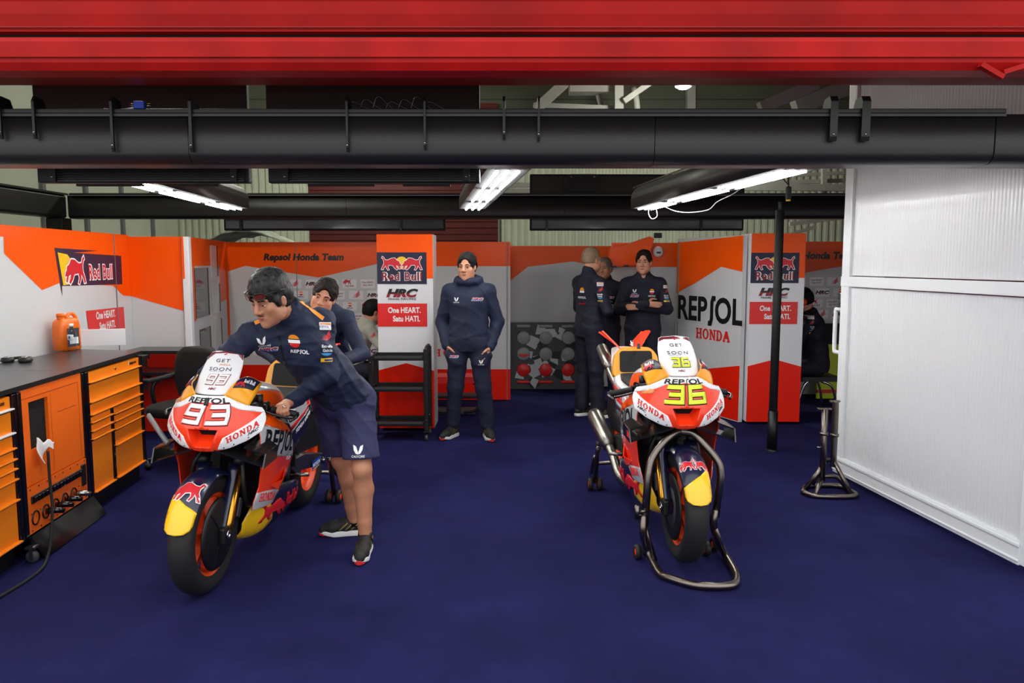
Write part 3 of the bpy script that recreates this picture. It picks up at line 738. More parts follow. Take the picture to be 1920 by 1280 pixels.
# panel across the end of the left wall
m, fr, L = slab('', '', (-3.668, 7.446), (-3.17, 7.46), 1.9)
m.flat(poly2d([(0, 1.335), (L, 1.19), (L, 1.9), (0, 1.9)]), fr, 'orange', .002); m.flat(poly2d([(0, .01), (L, .01), (L, .76), (0, .82)]), fr, 'panel_red', .002)
tag(m.build('branded_panel'), 'narrow panel, orange over grey over red, at the far end of the left wall', 'panel', 'branded garage panels')
# white door frame with small windows
a, b = V(-3.10, 7.47, 0), V(-3.40, 9.22, 0)
q = thing('office_door', 'grey and orange door with a dark window and a column of small panes, left of the big rear panel', 'door', a)
u = (b - a).normalized(); L = (b - a).length; n_ = u.cross(V(Z)); fr = (V(0, 0, 0), u, V(Z))
m = MB(); m.box((-.02, -.01, .95), (.07, .07, 1.9), 'panel_white', bev=.008); m.flat(rect(-.0, 1.5, .02, 1.9), ((-.05, -.046, 0), (1, 0, 0), Z), 'orange', .001); m.build('door_post', q)
m = MB(); m.prism([(.0, 0), (L, 0), (L, 1.9), (0, 1.9)], fr, .05, 'panel_grey'); m.flat(poly2d([(0, 1.62), (0, 1.9), (L, 1.9), (L, 1.22), (L * .8, 1.2), (L * .78, 1.62)]), fr, 'orange', .002); m.flat(rect(.10, 1.08, .19, 1.62), fr, 'orange', .002); m.flat(rect(0, 0, L, .72), fr, 'panel_red', .002); m.build('door_leaf', q)
for (x0, z0, x1, z1, mt_) in ((.17, 1.1, .78, 1.6, 'glass_dark'), (.30, .3, .80, .98, 'glass_dark'), (.95, 1.5, 1.3, 1.84, 'glass_pale'), (.97, 1.1, 1.36, 1.42, 'glass_pale'), (1.0, .66, 1.4, 1.02, 'glass_pale'), (1.02, .25, 1.42, .58, 'glass_pale')):
    m = MB(); m.prism([(x0, z0), (x1, z0), (x1, z1), (x0, z1)], ((V(0, 0, 0) + n_ * .008), u, V(Z)), .006, mt_)
    m.flat(rect(x1 - .05, z0, x1, z1), ((V(0, 0, 0) + n_ * .008), u, V(Z)), 'black', .001); m.build('window_pane', q)
# wide rear panel with the team name
m, fr, L = slab('', '', (-3.46, 9.3), (-.90, 9.3), 1.895)
fx = lambda X: X + 3.46
m.flat(poly2d([(0, 1.53), (fx(-3.19), 1.615), (fx(-2.32), 1.475), (fx(-1.62), 1.634), (fx(-.9), 1.55), (fx(-.9), 1.895), (0, 1.895)]), fr, 'orange', .002)
m.flat(rect(0, .01, L, .42), fr, 'panel_red', .002)
m.flat(tf2(text2d('Repsol Honda Team', .078, .05, .18, 1.02, 'C', 1.06), dx=fx(-2.49), dy=1.682), fr, 'logo_black', .004)
m.box((-2.58, 9.297, .95), (.006, .008, 1.88), 'grey_mid'); m.box((-3.43, 9.29, .95), (.06, .03, 1.88), 'orange')
sponsor_wall(m, fr, fx(-3.05), fx(-1.35), .55, 1.40)
tag(m.build('branded_panel'), 'wide rear panel with the team name over rows of small sponsor logos', 'panel', 'branded garage panels')
# square pillar with signs, centre left
def sign_pillar(label, x0, x1, y, z_top=1.925, strip=.06):
    t = thing('sign_pillar', label, 'pillar', (x0, y, 0), 'sign pillars', kind='thing')
    w_ = x1 - x0; fr = ((0, 0, 0), (1, 0, 0), Z)
    m = MB(); m.box((w_ / 2, .19, z_top / 2 + .015), (w_, .36, z_top - .03), 'panel_white'); fr = ((0, .01, 0), (1, 0, 0), Z)
    m.flat(rect(0, 1.73, w_, z_top), fr, 'orange', .002); m.flat(rect(w_ - strip, 1.5, w_, 1.73), fr, 'orange', .002)
    m.flat(poly2d([(0, .03), (w_, .03), (w_, .60), (w_ * .5, .675), (0, .605)]), fr, 'panel_red', .002)
    m.build('body', t)
    m = MB(); logo_redbull(m, fr, (w_ - strip) / 2 + .0, 1.60, w_ - strip, .005, h_=.305); m.build('bull_sign', t)
    m = MB(); logo_hrc(m, fr, (w_ - strip) / 2, 1.325, .075, .005); m.build('team_emblem', t)
    m = MB(); one_heart(m, fr, (w_ - strip) / 2, 1.147, w_ - strip, .225, .005); m.build('slogan_sign', t)
    m = MB(); 
    for xx in (.05, w_ - .05): m.cyl((xx, .1, 0), (xx, .1, .035), .015, 'black', 8)
    m.build('foot', t)
    return t
sign_pillar('square pillar with stacked signs standing behind the black tool trolley', -1.305, -.765, 7.5)
# panel behind the standing man
m, fr, L = slab('', '', (-.94, 9.2), (-.02, 9.2), 1.895)
m.flat(rect(0, 1.61, L, 1.895), fr, 'orange', .002); m.flat(rect(0, .01, L, .38), fr, 'panel_red', .002)
m.flat(serif('HONDA', .09, 'L', .35, 0, .0, .535), fr, 'sign_red', .004); m.box((-.06, 9.193, .95), (.008, .012, 1.88), 'grey_mid')
tag(m.build('branded_panel'), 'panel with red serif letters half hidden behind the man in the hooded jacket', 'panel', 'branded garage panels')
# far bay panel with the wheel rack
m, fr, L = slab('', '', (-.04, 10.2), (1.5, 10.2), 1.868)
m.flat(poly2d([(0, 1.40), (.25, 1.597), (.84, 1.666), (L, 1.55), (L, 1.868), (0, 1.868)]), fr, 'orange', .002)
tag(m.build('branded_panel'), 'farthest rear panel behind the camouflage wheel rack', 'panel', 'branded garage panels')
q = thing('wheel_rack', 'black and white camouflage rack with round openings in the far bay', 'rack', (-.02, 10.0, 0))
m = MB(); m.box((.455, .06, .44), (.92, .1, .87), 'camo_dark')
rnd = random.Random(3); fr = ((0, .01, 0), (1, 0, 0), Z)
for i in range(34):
    x, z = rnd.uniform(.06, .86), rnd.uniform(.05, .82); s_ = rnd.uniform(.05, .11); a0 = rnd.uniform(0, 6.28)
    pts = [(min(max(x + s_ * rnd.uniform(.6, 1.3) * math.cos(a0 + k * 1.57), .0), .91), min(max(z + s_ * rnd.uniform(.5, 1.2) * math.sin(a0 + k * 1.57), .01), .87)) for k in range(4)]
    m.flat(poly2d(pts), fr, ['camo_light', 'camo_light', 'logo_black'][i % 3], .001 + .00005 * i)
m.build('backboard', q)
for r_ in range(3):
    for c in range(3):
        red = (r_ == 2) or (r_ == 1 and c == 0)
        x, z = .17 + c * .29, .68 - r_ * .21
        m = MB(); m.lathe([(.085, 0), (.085, .02), (.075, .026), (0, .03)], (x, .01, z), (0, -1, 0), 'sign_red' if r_ == 2 else 'disc_grey', 24)
        if red and r_ == 1: m.flat(ell(x, z, .07, .04, 14, PI, 2 * PI), ((0, -.021, 0), (1, 0, 0), Z), 'sign_red', .001)
        m.build('round_cover', q)
for c in range(3):
    for z, mt_ in ((.83, 'disc_grey'), (.1, 'sign_red')):
        m = MB(); m.box((.17 + c * .29, .0, z), (.18, .03, .04), mt_, bev=.015); m.build('slot_cover', q)
# right rear panel and the orange overhead header
m, fr, L = slab('', '', (1.18, 9.22), (2.22, 9.22), 1.885)
m.flat(rect(0, 1.60, L, 1.885), fr, 'orange', .002)
tag(m.build('branded_panel'), 'grey panel with an orange top band behind the two men with folded arms', 'panel', 'branded garage panels')
m = MB(); pl = [(1.06, 1.80), (1.18, 1.83), (1.5, 1.90), (1.74, 1.97), (1.80, 1.98), (1.82, 1.63), (1.52, 1.64), (1.14, 1.62)]
m.prism([(1.14, 1.60), (1.54, 1.63), (1.52, 1.70), (1.60, 1.75), (1.655, 1.93), (1.60, 1.955), (1.28, 1.845), (1.14, 1.83)], ((0, 9.06, 0), (1, 0, 0), Z), .15, 'orange')
m.box((1.19, 9.05, 1.605), (.06, .03, .02), 'black'); m.box((1.33, 9.05, 1.615), (.06, .03, .02), 'black')
tag(m.build('overhead_header'), 'slanted orange header boxed out above the grey haired man', 'header')
q = thing('wall_speaker', 'small oval white speaker on the orange header', 'speaker', (1.72, 9.19, 1.78))
m = MB(); m.lathe([(.062, 0), (.062, .02), (.05, .035), (0, .04)], (0, 0, 0), (0, -1, 0), 'white', 20); m.build('housing', q)
m = MB(); m.flat(rect(-.02, -.012, .03, .012), ((0, -.041, -.01), (1, 0, 0), Z), 'grey_dark', .001); m.box((0, .01, .19), (.09, .05, .06), 'black', bev=.006); m.build('badge', q)
# corner unit on the right: slanted side panel and signed front
t = sign_pillar('square corner pillar with stacked signs standing behind the slim black pole', 2.40, 2.945, 7.8, 1.945)
m, fr, L = slab('', '', (1.90, 8.95), (2.34, 7.88), 1.925)
m.flat(poly2d([(0, 1.30), (L * .32, 1.43), (L * .7, 1.61), (L, 1.56), (L, 1.925), (0, 1.88)]), fr, 'orange', .002)
m.flat(poly2d([(0, .02), (L, .02), (L, .60), (L * .35, .46), (0, .36)]), fr, 'panel_red', .002)
m.flat(repsol(.27, 'C', .0, 0, L * .53, 1.02, .92), fr, 'logo_black', .004)
m.flat(serif('HONDA', .115, 'C', .1, 0, L * .60, .82), fr, 'sign_red', .004)
m.box((1.92, 8.92, .95), (.03, .03, 1.88), 'grey_mid')
tag(m.build('branded_panel'), 'slanted grey side panel with big black lettering left of the corner pillar', 'panel', 'branded garage panels')
# room glimpsed beyond the corner pillar
m, fr, L = slab('', '', (3.1, 9.6), (4.6, 9.6), 1.91)
m.flat(poly2d([(0, 1.42), (L * .4, 1.54), (L, 1.7), (L, 1.91), (0, 1.91)]), fr, 'orange', .002)
m.flat(tf2(text2d('Honda Team', .085, .05, .18, 1.02, 'L', 1.06), dx=.48, dy=1.70), fr, 'logo_black', .004)
sponsor_wall(m, fr, .45, 1.4, .95, 1.42)
tag(m.build('branded_panel'), 'rear panel with a team name glimpsed between the corner pillar and the white door', 'panel', 'branded garage panels')
m = MB(); m.box((4.0, 9.3, .44), (.6, .04, .87), 'lime', bev=.01); m.box((4.0, 9.27, .8), (.6, .05, .25), 'black_matt', bev=.01); m.box((4., 9.28, .1), (.6, .05, .04), 'sign_red')
tag(m.build('storage_case'), 'lime yellow and black case low behind the seated man with headphones', 'case')
# tarp over the wall
m = MB()
def tf_(u, v): 
    return (-3.75 + u, 9.75 + .55 * v, 1.885 + .20 * math.sin(min(max(u / .95, 0), 1) * PI) ** .7 * (1 - .5 * abs(v)) + .03 * noise.noise(V(u * 7, v * 5, 1)))
m.sheet(rect(0, -.45, .95, .9), tf_, 'tarp', .05); o_ = m.build('folded_tarp', solid=.01); tag(o_, 'crumpled pale green tarpaulin heaped on top of the left rear panel', 'tarpaulin')
m = MB(); m.box((-3.28, 10.0, .93), (1.1, .7, 1.86), 'grey_dark', bev=.01); tag(m.build('storage_cabinet'), 'tall cupboard behind the rear panel carrying the tarpaulin', 'cabinet')
# ---------------------------------------------------------------- tool cabinets along the left wall
CU = V(-.081, .9967, 0).normalized(); CN = CU.cross(V(Z)); CO = V(-2.71, 4.16, 0)   # along the fronts, outwards, reference
CR = Matrix((CU, -CN, V(Z))).transposed()
def cabinet(label, s0, s1):
    """cabinet from s0 to s1 metres along the front line"""
    o = CO + CU * s0; t = thing('tool_cabinet', label, 'cabinet', o, 'orange tool cabinets'); w_ = s1 - s0
    m = MB(); m.box(CU * w_ / 2 - CN * .32 + V(0, 0, .535), (w_, .58, .81), 'black', R=CR); m.build('body', t)
    for s in (0, w_):
        m = MB(); m.box(CU * (s + (.02 if s == 0 else -.02)) - CN * .02 + V(0, 0, .535), (.038, .07, .83), 'black_gloss', bev=.005, R=CR); m.build('corner_post', t)
    return t, w_
def drawer(t, x0, z0, x1, z1, lip='cab_orange', logo=False, key=False, name='drawer'):
    m = MB(); c = CU * (x0 + x1) / 2 - CN * .01 + V(0, 0, (z0 + z1) / 2 - .006)
    m.box(c, (x1 - x0 - .006, .03, z1 - z0 - .014), 'cab_orange', bev=.004, R=CR); o = m.build(name, t)
    m = MB(); k = CU * (x0 + x1) / 2 + CN * .014 + V(0, 0, z0 + .004)
    m.box(k + V(0, 0, .0), (x1 - x0 - .004, .028, .009), lip, bev=.003, R=CR); m.box(k + V(0, 0, -.008) - CN * .006, (x1 - x0 - .006, .018, .006), 'black', R=CR); m.build('drawer_handle', o)  # black strip draws the gap and shadow line below the lip
    if logo:
        fr = (CN * .006, CU, V(Z)); m = MB()
        m.flat(tf2(text2d('snap-on', .024, .04, .2, 1, 'C', 1.15), dx=x1 - .12, dy=z1 - .05), fr, 'logo_black', .001); m.flat(rect(x1 - .2, z1 - .052, x1 - .19, z1 - .02), fr, 'white', .001); m.build('maker_badge', o)
    if key:
        m = MB(); m.lathe([(.012, 0), (.012, .005), (.005, .006), (0, .004)], CU * (x0 + x1) / 2 + CN * .004 + V(0, 0, (z0 + z1) / 2), CN, 'gold', 14); m.build('lock', o)
    return o
def drawers_full(t, w_, lips):
    zt, zb = .955, .135; H_ = zt - zb; f = lambda q: zt - H_ * q
    a, b = .042, w_ - .042; mid = a + (b - a) * .395
    drawer(t, a, f(.105), b, f(0), lips[0], True, True); drawer(t, a, f(.265), b, f(.105), lips[1]); drawer(t, a, f(.367), b, f(.265))
    m = MB(); m.box(CU * mid - CN * .012 + V(0, 0, (f(.367) + zb) / 2), (.032, .05, f(.367) - zb), 'black_gloss', bev=.004, R=CR); m.build('centre_post', t)
    q = .367
    for e in (.44, .505, .575, .715): drawer(t, mid + .017, f(e), b, f(q)); q = e
    drawer(t, mid + .017, f(1.0), b, f(.715), name='drawer')
    q = .367
    for e in (.43, .5, .565): drawer(t, a, f(e), mid - .017, f(q)); q = e
    drawer(t, a, f(1.0), mid - .017, f(.565), name='drawer')
t, w_ = cabinet('orange drawer cabinet farthest along the left wall, under the oil jug', .80, 1.73); drawers_full(t, w_, ('cab_orange', 'cab_orange'))
m = MB(); m.box(CU * w_ / 2 - CN * .12 + V(0, 0, .065), (w_ - .04, .16, .13), 'black', R=CR); m.build('plinth', t)
t, w_ = cabinet('nearest orange drawer cabinet, cut by the left picture edge, with two white drawer lips', -.98, -.01); drawers_full(t, w_, ('white', 'white'))
m = MB(); m.box(CU * w_ / 2 - CN * .12 + V(0, 0, .065), (w_ - .04, .16, .13), 'black', R=CR); m.build('plinth', t)
t, w_ = cabinet('orange power cabinet with round sockets and a cut out door between the two drawer cabinets', .0, .79)
zt = .955; fr = (V(0, 0, 0), CU, V(Z))
x0, x1 = .042, w_ - .042; hx0, hx1, hz0, hz1 = .12, .33, .60, .875
m = MB(); F_ = (CN * .005, CU, V(Z))
for (a, b, c, d) in ((x0, .405, hx0, zt), (hx1, .405, x1, zt), (hx0, hz1, hx1, zt), (hx0, .405, hx1, hz0)): m.prism([(a, b), (c, b), (c, d), (a, d)], F_, .02, 'cab_orange_red')
m.flat(rect(hx0, hz0, hx1, hz1), (CN * -.016, CU, V(Z)), 'void')
for (a, b, c, d) in ((.05, .90, x1 - .04, .903), (x1 - .045, .42, x1 - .042, .90), (hx1 + .03, .90, hx1 + .032, .42), (.43, .76, .66, .763)): m.flat(rect(min(a, c), min(b, d), max(a, c), max(b, d)), F_, 'shutter_dark', .001)
m.build('door', t)
m = MB(); m.prism([(x0, .135), (x1, .135), (x1, .398), (x0, .398)], (CN * .01, CU, V(Z)), .02, 'cab_orange_red'); F_ = (CN * .01, CU, V(Z))
for k in range(8):
    for zz in (.15, .245, .385): m.flat(ell(x0 + .03 + k * .093, zz, .006, .006, 10), F_, 'steel_light', .001)
m.build('socket_panel', t)
m = MB(); m.box(CU * (w_ / 2 - .02) + CN * .014 + V(0, 0, .325), (.6, .012, .045), 'black', bev=.004, R=CR)
for k in range(14): m.box(CU * (.10 + k * .041) + CN * .024 + V(0, 0, .325), (.026, .012, .03), 'black_gloss', bev=.003, R=CR)
m.build('switch_row', t)
for k in range(5):
    c = CU * (.11 + k * .112) + CN * .0115 + V(0, 0, .215)
    m = MB(); m.lathe([(.042, -.02), (.042, .004), (.036, .006), (.034, -.014), (0, -.014)], c, CN, 'black', 20); o = m.build('socket', t)
    if k != 0:
        mt_ = 'steel_light' if k == 4 else 'black_gloss'
        m = MB(); m.tube([c, c + CN * .05 + CU * .02, c + CN * .09 + CU * .035 + V(0, 0, -.01)], [.02, .018, .014], mt_, 12); m.build('plug', o)
m = MB(); m.box(CU * (x1 - .05) + CN * .014 + V(0, 0, .30), (.055, .012, .14), 'black', bev=.006, R=CR); m.build('breaker', t)
m = MB(); m.prism([(.02, -.13), (w_ - .02, -.13), (w_ + .0, .125), (.0, .125)], (CN * .05 + V(0, 0, .005) + V(0, 0, 0), CU, V(Z)), .012, 'black_gloss')
m = MB(); a_ = CN * .03 + V(0, 0, .128); 
m.prism([(.0, 0), (w_ - .01, 0), (w_ + .02, .145), (.03, .145)], (CN * .02 + V(0, 0, .132), CU, (CN * .45 - V(0, 0, .89)).normalized()), .01, 'black_gloss'); m.build('skirt_flap', t)
m = MB(); m.box(CU * w_ / 2 - CN * .16 + V(0, 0, .065), (w_ - .04, .16, .13), 'black', R=CR); m.build('plinth', t)
c = CU * -.03 + CN * .0 + V(0, 0, .0)
q = thing('castor_wheel', 'small steel castor under the joint of the two nearest cabinets', 'castor', CO + CU * -.02 + CN * .05)
m = MB(); m.lathe([(0, -.012), (.03, -.012), (.035, -.006), (.035, .006), (.03, .012), (0, .012)], (0, 0, .036), CU, 'grey_dark', 16); m.build('wheel', q)
m = MB(); m.box(CU * .016 + V(0, 0, .055), (.004, .02, .07), 'steel_light', R=CR); m.box(CU * -.016 + V(0, 0, .055), (.004, .02, .07), 'steel_light', R=CR); m.box(V(0, 0, .09), (.05, .05, .012), 'steel_light', R=CR); m.build('fork', q)
# paper towel and power lead
pq = CO + CU * .22 + CN * .0 + V(0, 0, .60)
m = MB()
def pt(u, v): return CU * (u + .01 * math.sin(v * 40)) + CN * (.034 + .018 * math.sin(u * 40 + v * 30) * max(0, -v * 10 + .3)) + V(0, 0, v + .012 * math.sin(u * 55))
m.sheet(poly2d([(-.1, .0), (-.06, -.09), (.0, -.05), (.03, -.02), (.1, -.025), (.10, .012), (.0, .03), (-.09, .06)]), pt, 'tape_white', .02); o = m.build('paper_towel', solid=.004); o.location = pq
tag(o, 'white paper towel hanging out of the power cabinet opening', 'paper towel')
m = MB(); P_ = [CO + CU * .23 + CN * .04 + V(0, 0, .57), CO + CU * .21 + CN * .05 + V(0, 0, .42), CO + CU * .17 + CN * .075 + V(0, 0, .26), CO + CU * .09 + CN * .10 + V(0, 0, .12), CO + CU * .0 + CN * .12 + V(0, 0, .03), CO + CU * -.2 + CN * .16 + V(0, 0, .010), CO + CU * -.55 + CN * .12 + V(0, 0, .010), CO + CU * -.9 + CN * .02 + V(0, 0, .010)]
m.tube(spline(P_, 8), .008, 'black_matt', 10); tag(m.build('power_cord'), 'black power lead hanging from the power cabinet down to the carpet', 'cable')
# worktops
for lab, s0, s1, d0, d1 in (('near dark worktop slab over the cut off drawer cabinet and power cabinet', -.98, .655, .66, .67), ('far dark worktop slab carrying the oil jug and water bottle', .66, 1.735, .67, .56)):
    o = CO + CU * s0 + V(0, 0, .956); m = MB(); w_ = s1 - s0
    q = [CN * .012, CU * w_ + CN * .012, CU * (w_ + (.16 if s0 > 0 else 0)) - CN * d1, -CN * d0]
    m.prism([(v.x, v.y) for v in q], ((0, 0, .028), (1, 0, 0), (0, 1, 0)), .028, 'worktop', 'black'); ob = m.build('worktop'); ob.location = o
    tag(ob, lab, 'worktop', 'cabinet worktops')
# things on the worktop
q = thing('oil_jug', 'orange plastic oil jug with a screw cap standing on the worktop', 'jug', (-3.43, 5.93, .985), rot=(0, 0, math.radians(72)))
m = MB(); rings = []
for z, w_, d_ in ((0, .085, .05), (.008, .095, .058), (.1, .096, .058), (.17, .096, .058), (.215, .09, .055), (.235, .075, .05), (.247, .055, .04)):
    rings.append([(math.copysign(abs(math.cos(a)) ** .45, math.cos(a)) * w_ + .0, math.copysign(abs(math.sin(a)) ** .45, math.sin(a)) * d_, z) for a in [2 * PI * k / 28 for k in range(28)]])
m.loft(rings, 'jug_orange'); m.flat(rect(-.05, .03, .06, .17), ((0, -.0585, 0), (1, 0, 0), Z), 'grey_dark', .001); m.flat(rect(-.03, .05, .05, .10), ((0, -.0585, 0), (1, 0, 0), Z), 'white', .002); m.build('body', q)
m = MB(); m.cyl((-.045, 0, .24), (-.045, 0, .262), .026, 'jug_orange', 20); m.cyl((-.045, 0, .258), (-.045, 0, .285), .03, 'jug_orange', 24); m.build('cap', q)
m = MB(); m.tube(spline([(.0, 0, .245), (.03, 0, .275), (.07, 0, .27), (.092, 0, .23), (.095, 0, .15)], 6), .014, 'jug_orange', 12); m.build('handle', q)
q = thing('water_bottle', 'clear plastic water bottle with a white cap in front of the oil jug', 'bottle', (-3.34, 5.84, .985))
m = MB(); pr = [(0, .002), (.026, .0), (.031, .01), (.031, .06), (.027, .07), (.031, .08), (.031, .13), (.026, .15), (.013, .175), (.012, .19)]; m.lathe(pr, (0, 0, 0), Z, 'glass', 28); m.build('body', q, solid=.0012)
m = MB(); m.lathe([(.0275, .086), (.0316, .09), (.0316, .128), (.0275, .13)], (0, 0, 0), Z, 'glass_pale', 28, a0=2.5, a1=5.6); m.flat(ell(.0, .108, .007, .012, 10), ((.0, -.033, 0), (1, 0, 0), Z), 'logo_blue', .0); m.build('label', q)
m = MB(); m.cyl((0, 0, .188), (0, 0, .21), .0155, 'white', 20); m.build('cap', q)
q = thing('splash_board', 'low white board standing on the back of the worktop behind the oil jug', 'board', (-3.50, 6.15, .985), rot=(0, 0, math.radians(17)))
m = MB(); m.box((.19, .0, .07), (.37, .012, .135), 'paint_white', bev=.003); m.build('board', q)
m = MB(); m.box((.008, -.07, .06), (.012, .13, .12), 'paint_white', bev=.003); m.build('return_edge', q)
q = thing('headset', 'black headset lying on the near worktop at the left picture edge', 'headset', (-3.36, 5.22, .985))
m = MB(); m.tube(spline([(-.09, 0, .012), (-.06, .05, .018), (0, .075, .02), (.06, .05, .018), (.09, 0, .012)], 6), .010, 'black', 10); m.build('headband', q)
for s_ in (-1, 1): m = MB(); m.lathe([(0, .0), (.036, .0), (.042, .008), (.036, .03), (.012, .036), (.0, .034)], (s_ * .06, -.02, 0), Z, 'black', 18); m.lathe([(.02, .034), (.02, .038), (0, .039)], (s_ * .06, -.02, 0), Z, 'steel_light', 14); m.build('ear_cup', q)
# ---------------------------------------------------------------- desks and chair on the left
for lab, (x, y, z, wd, dp) in (('black upper shelf on the red panel at the far left', (-3.28, 7.22, .82, .56, .36)), ('black lower shelf on the red panel below the other shelf', (-3.28, 7.22, .62, .56, .36)), ('short black shelf tucked behind the far cabinet, upper', (-3.42, 6.72, .80, .3, .4)), ('short black shelf tucked behind the far cabinet, lower', (-3.42, 6.72, .585, .3, .4))):
    q = thing('wall_shelf', lab, 'shelf', (x, y, z), 'black shelves at the far left')
    m = MB(); m.prism([(-wd / 2, -dp / 2), (wd / 2 - .04, -dp / 2), (wd / 2, -dp / 2 + .05), (wd / 2, dp / 2), (-wd / 2, dp / 2)], ((0, 0, .03), (1, 0, 0), (0, 1, 0)), .03, 'worktop', 'black'); m.build('board', q)
    for s_ in (-1, 1): m = MB(); m.prism([(0, 0), (0, -.09), (dp * .6, 0)], ((s_ * wd * .4, dp / 2, 0), (0, -1, 0), Z), .012, 'black'); m.build('bracket', q)
q = thing('office_chair', 'black office chair behind the left motorcycle with a tall padded back', 'chair', (-2.62, 6.5, 0), rot=(0, 0, math.radians(-15)))
m = MB(); m.loft([[(x * w_, -.03 + y * .07 + (x * x) * -.03, z) for x, y in [(math.cos(a), math.sin(a)) for a in [2 * PI * k / 24 for k in range(24)]]] for z, w_ in ((.50, .14), (.54, .2), (.66, .235), (.8, .23), (.9, .2), (.95, .13))], 'black_matt'); m.build('backrest', q)
m = MB(); m.loft([[(math.copysign(abs(math.cos(a)) ** .6, math.cos(a)) * .25 * k_, -.27 + math.copysign(abs(math.sin(a)) ** .6, math.sin(a)) * .24 * k_, z) for a in [2 * PI * k / 24 for k in range(24)]] for z, k_ in ((.42, .85), (.44, 1), (.49, 1), (.51, .9))], 'black_matt'); m.build('seat', q)
for s_ in (-1, 1):
    m = MB(); m.tube(spline([(s_ * .2, -.2, .44), (s_ * .3, -.22, .46), (s_ * .31, -.25, .60), (s_ * .3, -.2, .68), (s_ * .29, .0, .70)], 6), .02, 'black', 10); m.box((s_ * .295, -.2, .69), (.07, .3, .03), 'black_matt', bev=.012); m.build('armrest', q)
m = MB(); m.cyl((0, -.25, .1), (0, -.25, .43), .03, 'black', 14); m.tube([(0, -.1, .45), (0, .02, .46), (0, .04, .6)], .025, 'black', 10); m.build('column', q)
for k in range(5):
    a = 2 * PI * k / 5 + .3; e = V(.3 * math.cos(a), -.25 + .3 * math.sin(a), 0)
    m = MB(); m.tube([(0, -.25, .11), (e.x, e.y, .075)], [.026, .016], 'steel_light', 10); o = m.build('leg', q)
    m = MB(); m.lathe([(0, -.02), (.024, -.02), (.028, 0), (.024, .02), (0, .02)], (e.x, e.y, .029), (-math.sin(a), math.cos(a), 0), 'black', 14); m.cyl((e.x, e.y, .03), (e.x, e.y, .075), .008, 'steel_light', 8); m.build('castor', o)
# ---------------------------------------------------------------- black service trolley
q = thing('service_trolley', 'empty black three shelf trolley in front of the signed pillar', 'trolley', (-1.05, 7.22, 0))
for x in (-.255, .255):
    for y in (-.14, .14):
        m = MB(); m.prism(rounded([(-.022, -.022), (.022, -.022), (.022, .022), (-.022, .022)], .01, 3), ((x, y, .86 if x > 0 else .80), (1, 0, 0), (0, 1, 0)), .76 if x > 0 else .70, 'black')
        for zz in (.2, .45, .74): m.lathe([(.005, 0), (.004, .004), (0, .004)], (x, y - .023, zz), (0, -1, 0), 'steel_light', 8)
        m.build('post', q)
        m = MB(); m.lathe([(0, -.014), (.028, -.014), (.032, -.006), (.032, .006), (.028, .014), (0, .014)], (x, y, .032), (1, 0, 0), 'grey_dark', 16); o = m.build('castor', q)
        m = MB(); m.box((x - .018, y, .055), (.004, .03, .06), 'black'); m.box((x + .018, y, .055), (.004, .03, .06), 'black'); m.box((x, y, .09), (.05, .05, .012), 'black'); m.build('castor_fork', o)
for z in (.15, .475, .765):
    m = MB(); m.box((0, 0, z), (.49, .27, .008), 'black'); 
    for (cx, cy, sx_, sy_) in ((0, -.14, .5, .014), (0, .14, .5, .014), (-.25, 0, .014, .28), (.25, 0, .014, .28)): m.box((cx, cy, z + .012), (sx_, sy_, .045), 'black', bev=.003)
    m.box((0, -.148, z + .022), (.44, .004, .02), 'grey_dark'); m.build('shelf', q)
m = MB(); m.tube(spline([(.255, -.14, .85), (.255, -.1, .875), (.255, .1, .875), (.255, .14, .85)], 5), .014, 'black', 10); m.build('push_handle', q)
# stool behind the standing man
q = thing('work_stool', 'low stool with a red padded seat behind the man in the hooded jacket', 'stool', (-.62, 8.45, 0))
m = MB(); m.prism(rounded([(-.26, -.15), (.26, -.15), (.26, .15), (-.26, .15)], .05), ((0, 0, .42), (1, 0, 0), (0, 1, 0)), .07, 'sign_red'); m.build('seat', q)
for s_ in (-1, 1): m = MB(); m.tube(spline([(s_ * .2, -.1, .35), (s_ * .3, -.12, .3), (s_ * .31, -.13, .15), (s_ * .22, -.14, .05), (s_ * .1, -.14, .03)], 6), .018, 'black', 10); m.tube(spline([(s_ * .2, .1, .35), (s_ * .28, .12, .25), (s_ * .27, .13, .05), (s_ * .2, .13, .02)], 6), .018, 'black', 10); m.build('leg', q)
m = MB(); m.box((0, 0, .19), (.5, .24, .03), 'black', bev=.008); m.box((0, -.05, .03), (.44, .2, .05), 'grey_dark', bev=.01); m.build('tray', q)
# ---------------------------------------------------------------- steel lifting stand by the door
q = thing('jack_stand', 'bare steel lifting stand leaning beside the white folding door', 'stand', (2.275, 5.43, 0))
def st(m, pts, r=.017, k=5): m.tube(spline(pts, k) if k else pts, r, 'steel', 12)
m = MB(); st(m, [(-.19, -.03, .019), (-.12, -.12, .019), (.14, -.12, .019), (.16, .02, .019), (.12, .14, .019), (-.1, .12, .019), (-.19, -.03, .019)], .019); m.build('base_frame', q)
m = MB(); st(m, [(-.045, 0, .1), (-.045, 0, .62)], .022, 0); m.cyl((-.045, 0, .43), (-.045, 0, .45), .03, 'steel', 14); m.box((-.05, 0, .62), (.10, .03, .014), 'steel', bev=.004); m.cyl((-.09, 0, .34), (-.06, 0, .34), .006, 'steel_light', 8); m.build('upright', q)
m = MB(); st(m, [(.03, 0, .2), (.03, 0, .6), (.025, 0, .68)], .022); m.box((.02, 0, .675), (.075, .03, .014), 'steel', bev=.004); m.cyl((.03, 0, .42), (.03, 0, .44), .03, 'steel', 14); m.build('upright', q)
